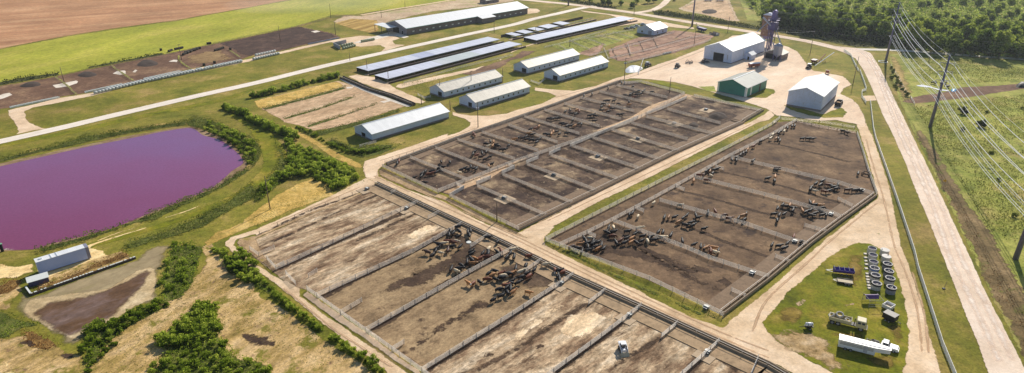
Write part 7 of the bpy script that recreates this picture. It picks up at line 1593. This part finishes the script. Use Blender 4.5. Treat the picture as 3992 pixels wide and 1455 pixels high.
for p in scatter(q('b1', 1130, 870, 1250, 810, 1400, 750, 1560, 640, 1620, 700, 1680, 840, 1878, 860, 'b2', 60, 880, 120, 960, 'b1', 1600, 1000, 1100, 960), 2.2, 85, 4000, 13):
    plant('shrub', rv.choice((0, 1, 3)), p, rv.uniform(.45, .85), 'bright green shrub in the lower clump at the bottom edge', 'shrub', 'lower clump at the bottom edge')
row('bushy shrub in the hedge left of the dirt lane, upper stretch', 'hedge left of the dirt lane', q('b1', 1560, 20, 1700, 120, 1850, 250, 'b2', 60, 290, 200, 410, 330, 520, 470, 625), 1.7, (.5, .95), .5)
row('bushy shrub in the hedge left of the dirt lane, bottom stretch', 'lower hedge left of the dirt lane', q('b2', 540, 680, 700, 790, 820, 870, 930, 960), 1.7, (.5, .9), .5)
for p in scatter(q('b1', 1640, 120, 1780, 60, 1878, 150, 1878, 290, 1760, 260), 2.2, 16, 2000, 14):
    plant('shrub', rv.choice((0, 1)), p, rv.uniform(.7, 1.1), 'dark shrub in the group beside the corner of the dirt lane', 'shrub', 'shrubs beside the lane corner')
for p in scatter(q('t4', 900, 480, 1000, 640, 1040, 720, 960, 700, 890, 560), 2.8, 16, 2000, 15):
    plant('shrub', rv.choice((0, 2)), p, rv.uniform(.6, 1.0), 'x', 'shrub', 'ditch shrubs', L_weed)
for p in scatter(q('t4', 1200, 800, 1450, 780, 1878, 700, 1878, 939, 'm4', 1878, 900, 1700, 600, 1400, 300, 1220, 20), 18, 6, 4000, 16):
    plant('shrub', rv.choice((0, 1, 3)), p, rv.uniform(.4, .7), 'x', 'shrub', 'scattered pasture shrubs', L_weed)
for (x, y, l) in ((1425, 835, 'dark round shrub standing alone under the wires, nearer the steel pole'), (1560, 930, 'dark round shrub standing alone under the wires, lower right')):
    plant('shrub', 1, g('t4', x, y), 1.3, l, 'shrub', None, L_dark)
join_stuff(BRUSH, 'brush', 'low scattered brush in ditches, weed lines, basin bank and rough pasture', 'brush')
for p in scatter(q('m1', 1480, 40, 1540, 10, 1720, 70, 1850, 150, 1878, 230, 1850, 300, 1800, 280, 1760, 210, 1680, 150, 1600, 105), 2.4, 38, 3000, 31):
    plant('shrub', rv.choice((0, 1, 2)), p, rv.uniform(.6, 1.15), 'dark green shrub on the right hand bank of the purple pond', 'shrub', 'shrubs on the right pond bank')
# weeds: nobody could count these
m_weedg = ground_mat('weedy_ground', [(.3, C(70, 78, 32)), (.5, C(98, 104, 44)), (.7, C(132, 126, 66))], .18, fine=.45, fscale=1.5, big=.2, bump=.7, erode=.9)
m_weedd = ground_mat('dark_weedy_ground', [(.3, C(48, 54, 28)), (.5, C(74, 78, 38)), (.7, C(104, 98, 56))], .18, fine=.4, fscale=1.5, big=.2, bump=.7, erode=.9)
m_weedr = ground_mat('rusty_weedy_ground', [(.3, C(96, 70, 38)), (.5, C(136, 104, 58)), (.7, C(176, 142, 84))], .18, fine=.4, fscale=1.5, big=.2, bump=.7, erode=.9)
def weeds(name, label, polys, dens, h, size, mat, seed, under=True, fr=.22):
    if under:
        for po in polys: patch('weedy_ground', po, {L_dark: m_weedd, L_rust: m_weedr}.get(mat, m_weedg), 9 if seed in (6,) else 7, 1.6, .5)
    rnd = np.random.RandomState(seed); PP = []
    for poly in polys:
        A = np.array([(p.x, p.y) for p in poly]); mn = A.min(0); mx = A.max(0); ar = abs(np.sum(A[:, 0]*np.roll(A[:, 1], -1)-np.roll(A[:, 0], -1)*A[:, 1]))/2
        n = int(dens*np.prod(mx-mn)); n = min(n, 400000)
        c = rnd.uniform(mn, mx, (n, 2)); c = c[inside_np(c, A)]; PP.append(c)
    c = np.concatenate(PP)
    nz = np.array([noise.noise(Vector((x*fr, y*fr, seed)))+.6*noise.noise(Vector((x*fr*3.2, y*fr*3.2, seed))) for x, y in c])
    keep = nz > rnd.uniform(-.75, .35, len(c)); c = c[keep]; nz = nz[keep]
    hh = h*(.35+.8*np.clip(nz+.5, 0, 1.2))
    z = rnd.uniform(.1, 1, len(c))**.7*hh
    P = np.stack([c[:, 0], c[:, 1], z+.1], 1); Nn = np.stack([rnd.normal(size=len(c))*.5, rnd.normal(size=len(c))*.5-.3, np.ones(len(c))*.8], 1)
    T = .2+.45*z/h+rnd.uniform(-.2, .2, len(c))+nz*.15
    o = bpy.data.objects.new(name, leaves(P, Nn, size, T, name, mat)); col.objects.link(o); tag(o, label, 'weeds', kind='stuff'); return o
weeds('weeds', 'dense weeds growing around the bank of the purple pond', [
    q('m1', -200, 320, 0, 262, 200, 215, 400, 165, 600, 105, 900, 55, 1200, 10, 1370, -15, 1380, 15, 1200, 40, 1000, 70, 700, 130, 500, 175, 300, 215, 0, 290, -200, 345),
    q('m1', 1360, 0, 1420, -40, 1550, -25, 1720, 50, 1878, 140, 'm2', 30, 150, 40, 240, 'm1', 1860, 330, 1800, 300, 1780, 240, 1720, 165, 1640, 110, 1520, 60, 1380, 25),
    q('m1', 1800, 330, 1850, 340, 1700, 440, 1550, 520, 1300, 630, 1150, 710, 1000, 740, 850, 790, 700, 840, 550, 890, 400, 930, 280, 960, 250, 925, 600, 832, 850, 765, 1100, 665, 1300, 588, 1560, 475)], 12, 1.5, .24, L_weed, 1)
weeds('weeds', 'band of mixed green weeds between the mown track and the basin', [q('m1', 1850, 430, 1878, 480, 'm2', 30, 480, 60, 520, 'm1', 1700, 640, 1500, 760, 1300, 830, 1100, 880, 960, 930, 900, 920, 960, 860, 1150, 810, 1350, 730, 1500, 660, 1650, 580), q('m2', 130, 130, 200, 200, 240, 350, 100, 440, 40, 560, -20, 590, -40, 540, 60, 420, 140, 330, 160, 250)], 10, 1.3, .24, L_weed, 2)
weeds('weeds', 'rust brown dead weeds beside the retaining wall and the trailer', [q('b1', 240, 330, 420, 250, 560, 200, 700, 130, 820, 90, 900, 40, 980, 80, 900, 115, 700, 180, 500, 265, 240, 355), q('b1', -60, 330, 60, 250, 160, 240, 190, 270, 120, 330, 60, 360, -40, 380), q('b1', 140, 640, 260, 620, 380, 680, 450, 740, 340, 780, 200, 760)], 14, 1.1, .15, L_rust, 3)
weeds('weeds', 'green weeds at the left edge below the mud basin', [q('b1', -80, 490, 60, 490, 140, 530, 310, 575, 300, 600, 160, 620, 60, 690, -80, 720)], 9, 1.0, .17, L_shrub, 4)
weeds('weeds', 'sparse dry tufts on the bank between basin and dirt lane', [q('b1', 700, 800, 900, 620, 1200, 480, 1400, 330, 1500, 180, 1640, 260, 1878, 330, 'b2', 0, 400, 300, 560, 500, 700, 700, 850, 500, 939, 200, 800, 'b1', 1700, 600, 1300, 800, 1000, 939, 700, 939)], 3.5, .5, .14, L_weed, 5, False)
weeds('weeds', 'weedy green strip along the near end fence of the right hand pens', [q('m3', 215, 870, 250, 860, 330, 905, 'b3', 420, 40, 700, 185, 1000, 320, 1330, 470, 1520, 530, 1500, 560, 1330, 510, 1000, 360, 700, 225, 420, 85, 300, 30)], 6, .8, .16, L_shrub, 6)
weeds('weeds', 'weeds growing in the grass strip beside the lane between pen blocks', [q('m3', 330, 750, 600, 600, 1000, 405, 1500, 150, 1800, 5, 1830, 10, 1500, 190, 1000, 440, 600, 640, 300, 800)], 2.2, .4, .14, L_shrub, 7, False)
weeds('weeds', 'rough weeds in the ditch right of the highway', [q('m4', 1060, 40, 1130, 110, 1220, 250, 1280, 380, 1400, 560, 1500, 720, 1560, 850, 'b4', 1640, 120, 1800, 330, 2000, 700, 1960, 900, 1800, 650, 1620, 300, 1480, 30, 'm4', 1360, 660, 1220, 370)], 3, .6, .16, L_rust, 8, False)
weeds('weeds', 'rough green pasture growth under the power lines', [q('t4', 1060, 780, 1300, 760, 1878, 690, 2200, 680, 'm4', 2200, 939, 1878, 939, 1600, 760, 1450, 500, 1250, 200, 1180, 40), q('t4', 1050, 400, 1400, 430, 1878, 500, 2000, 580, 1700, 600, 1400, 620, 1150, 600, 1050, 520)], 4, .3, .24, L_past, 9, False, .06)
weeds('weeds', 'dark weedy ditch along the far side of the top road', [q('t3', 1020, 88, 1150, 92, 1400, 130, 1650, 172, 1800, 205, 1800, 222, 1600, 190, 1300, 145, 1030, 108), q('t3', 330, -5, 560, 20, 760, 55, 760, 68, 640, 55, 420, 22, 330, 5), q('t4', 0, 180, 300, 232, 600, 265, 860, 298, 860, 345, 640, 345, 300, 275, 60, 235)], 2.4, 1.9, .55, L_dark, 10)
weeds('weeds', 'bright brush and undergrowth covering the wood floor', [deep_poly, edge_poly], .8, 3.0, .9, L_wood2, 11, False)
weeds('weeds', 'weed rows dividing the old tan plots', [q('t2', 40, 795, 300, 728, 560, 660, 650, 630, 660, 650, 560, 680, 300, 750, 60, 812), q('t2', 190, 865, 460, 790, 720, 700, 725, 715, 460, 808, 200, 882), q('t2', 340, 925, 600, 850, 880, 755, 890, 765, 620, 862, 380, 939), q('m2', 290, 25, 420, 70, 560, 30, 't2', 760, 885, 1040, 800, 1050, 825, 800, 905, 'm2', 560, 70, 420, 110, 320, 70),
   q('m2', 500, 150, 640, 205, 760, 250, 900, 210, 1000, 180, 1010, 150, 900, 160, 700, 170, 560, 110)], 11, 1.0, .2, L_weed, 12)
weeds('weeds', 'dark hedge growth along the meadow edge of the old lot', [q('t1', -100, 640, 0, 600, 200, 560, 330, 545, 440, 530, 440, 552, 330, 572, 0, 628, -100, 660), q('t1', 640, 490, 830, 455, 1200, 385, 1200, 402, 830, 470, 640, 505)], 1.6, 1.3, .45, L_dark, 13)
weeds('weeds', 'green weeds among the small paddocks and middle barns', [q('t2', 1060, 620, 1200, 590, 1450, 560, 1470, 600, 1280, 640, 1270, 690, 1180, 690, 1080, 660), q('t3', 240, 330, 420, 285, 700, 215, 900, 215, 920, 240, 640, 330, 580, 390, 400, 380), q('t2', 560, 530, 690, 500, 780, 510, 760, 540, 640, 560)], 3, .6, .18, L_weed, 14, False)
weeds('weeds', 'weed clumps on the yellow dry field left of the near pens', [q('m2', -60, 700, 200, 560, 560, 500, 580, 510, 300, 640, 0, 775), q('m2', 570, 500, 700, 440, 810, 410, 820, 430, 700, 480, 580, 520)], 3.5, .6, .16, L_weed, 15, False)

weeds('weeds', 'tangled green undergrowth on the right bank of the mud basin', [q('b1', 1265, 0, 1420, -10, 1500, 10, 1470, 120, 1440, 260, 1350, 390, 1220, 430, 1160, 460, 1190, 350, 1165, 290, 1210, 130)], 12.0, 1.3, 0.22, L_shrub, 21)
weeds('weeds', 'tangled green undergrowth along the lower bank of the basin', [q('b1', 600, 760, 640, 640, 760, 585, 900, 540, 1000, 480, 1190, 420, 1240, 450, 1060, 550, 900, 640, 780, 740, 700, 900, 640, 939)], 8.4, 1.0, 0.20, L_shrub, 22)
weeds('weeds', 'tangled green undergrowth between the bush clumps at the bottom edge', [q('b1', 1090, 939, 1200, 820, 1180, 720, 1300, 600, 1420, 440, 1500, 420, 1600, 480, 1600, 620, 1640, 700, 1760, 820, 'b2', 60, 850, 140, 939, 'b1', 1600, 1020)], 8.4, 1.2, 0.21, L_shrub, 23)
weeds('weeds', 'leafy undergrowth in the thicket beside the yellow field', [q('m2', 230, 140, 300, 190, 420, 215, 560, 300, 700, 350, 760, 410, 640, 470, 560, 500, 480, 440, 380, 390, 250, 410, 150, 470, 60, 560, 0, 590, 0, 500, 120, 400, 220, 350)], 8.4, 1.3, 0.22, L_shrub, 24)
weeds('weeds', 'leafy undergrowth under the hedge left of the dirt lane', [q('b1', 1550, 0, 1640, 40, 1760, 110, 1878, 230, 'b2', 80, 280, 220, 400, 350, 520, 480, 630, 440, 640, 300, 540, 150, 420, 0, 320, 'b1', 1760, 270, 1620, 150), q('b2', 520, 690, 560, 680, 720, 790, 840, 870, 950, 970, 860, 970, 700, 840)], 8.4, 1.0, 0.20, L_shrub, 25)
weeds('weeds', 'green lawn weeds around the nearest long barn', [q('m2', 500, 150, 560, 140, 640, 150, 700, 200, 850, 190, 1000, 170, 1120, 130, 1020, 190, 900, 235, 760, 260, 640, 215)], 6.0, .7, 0.19, L_shrub, 26)
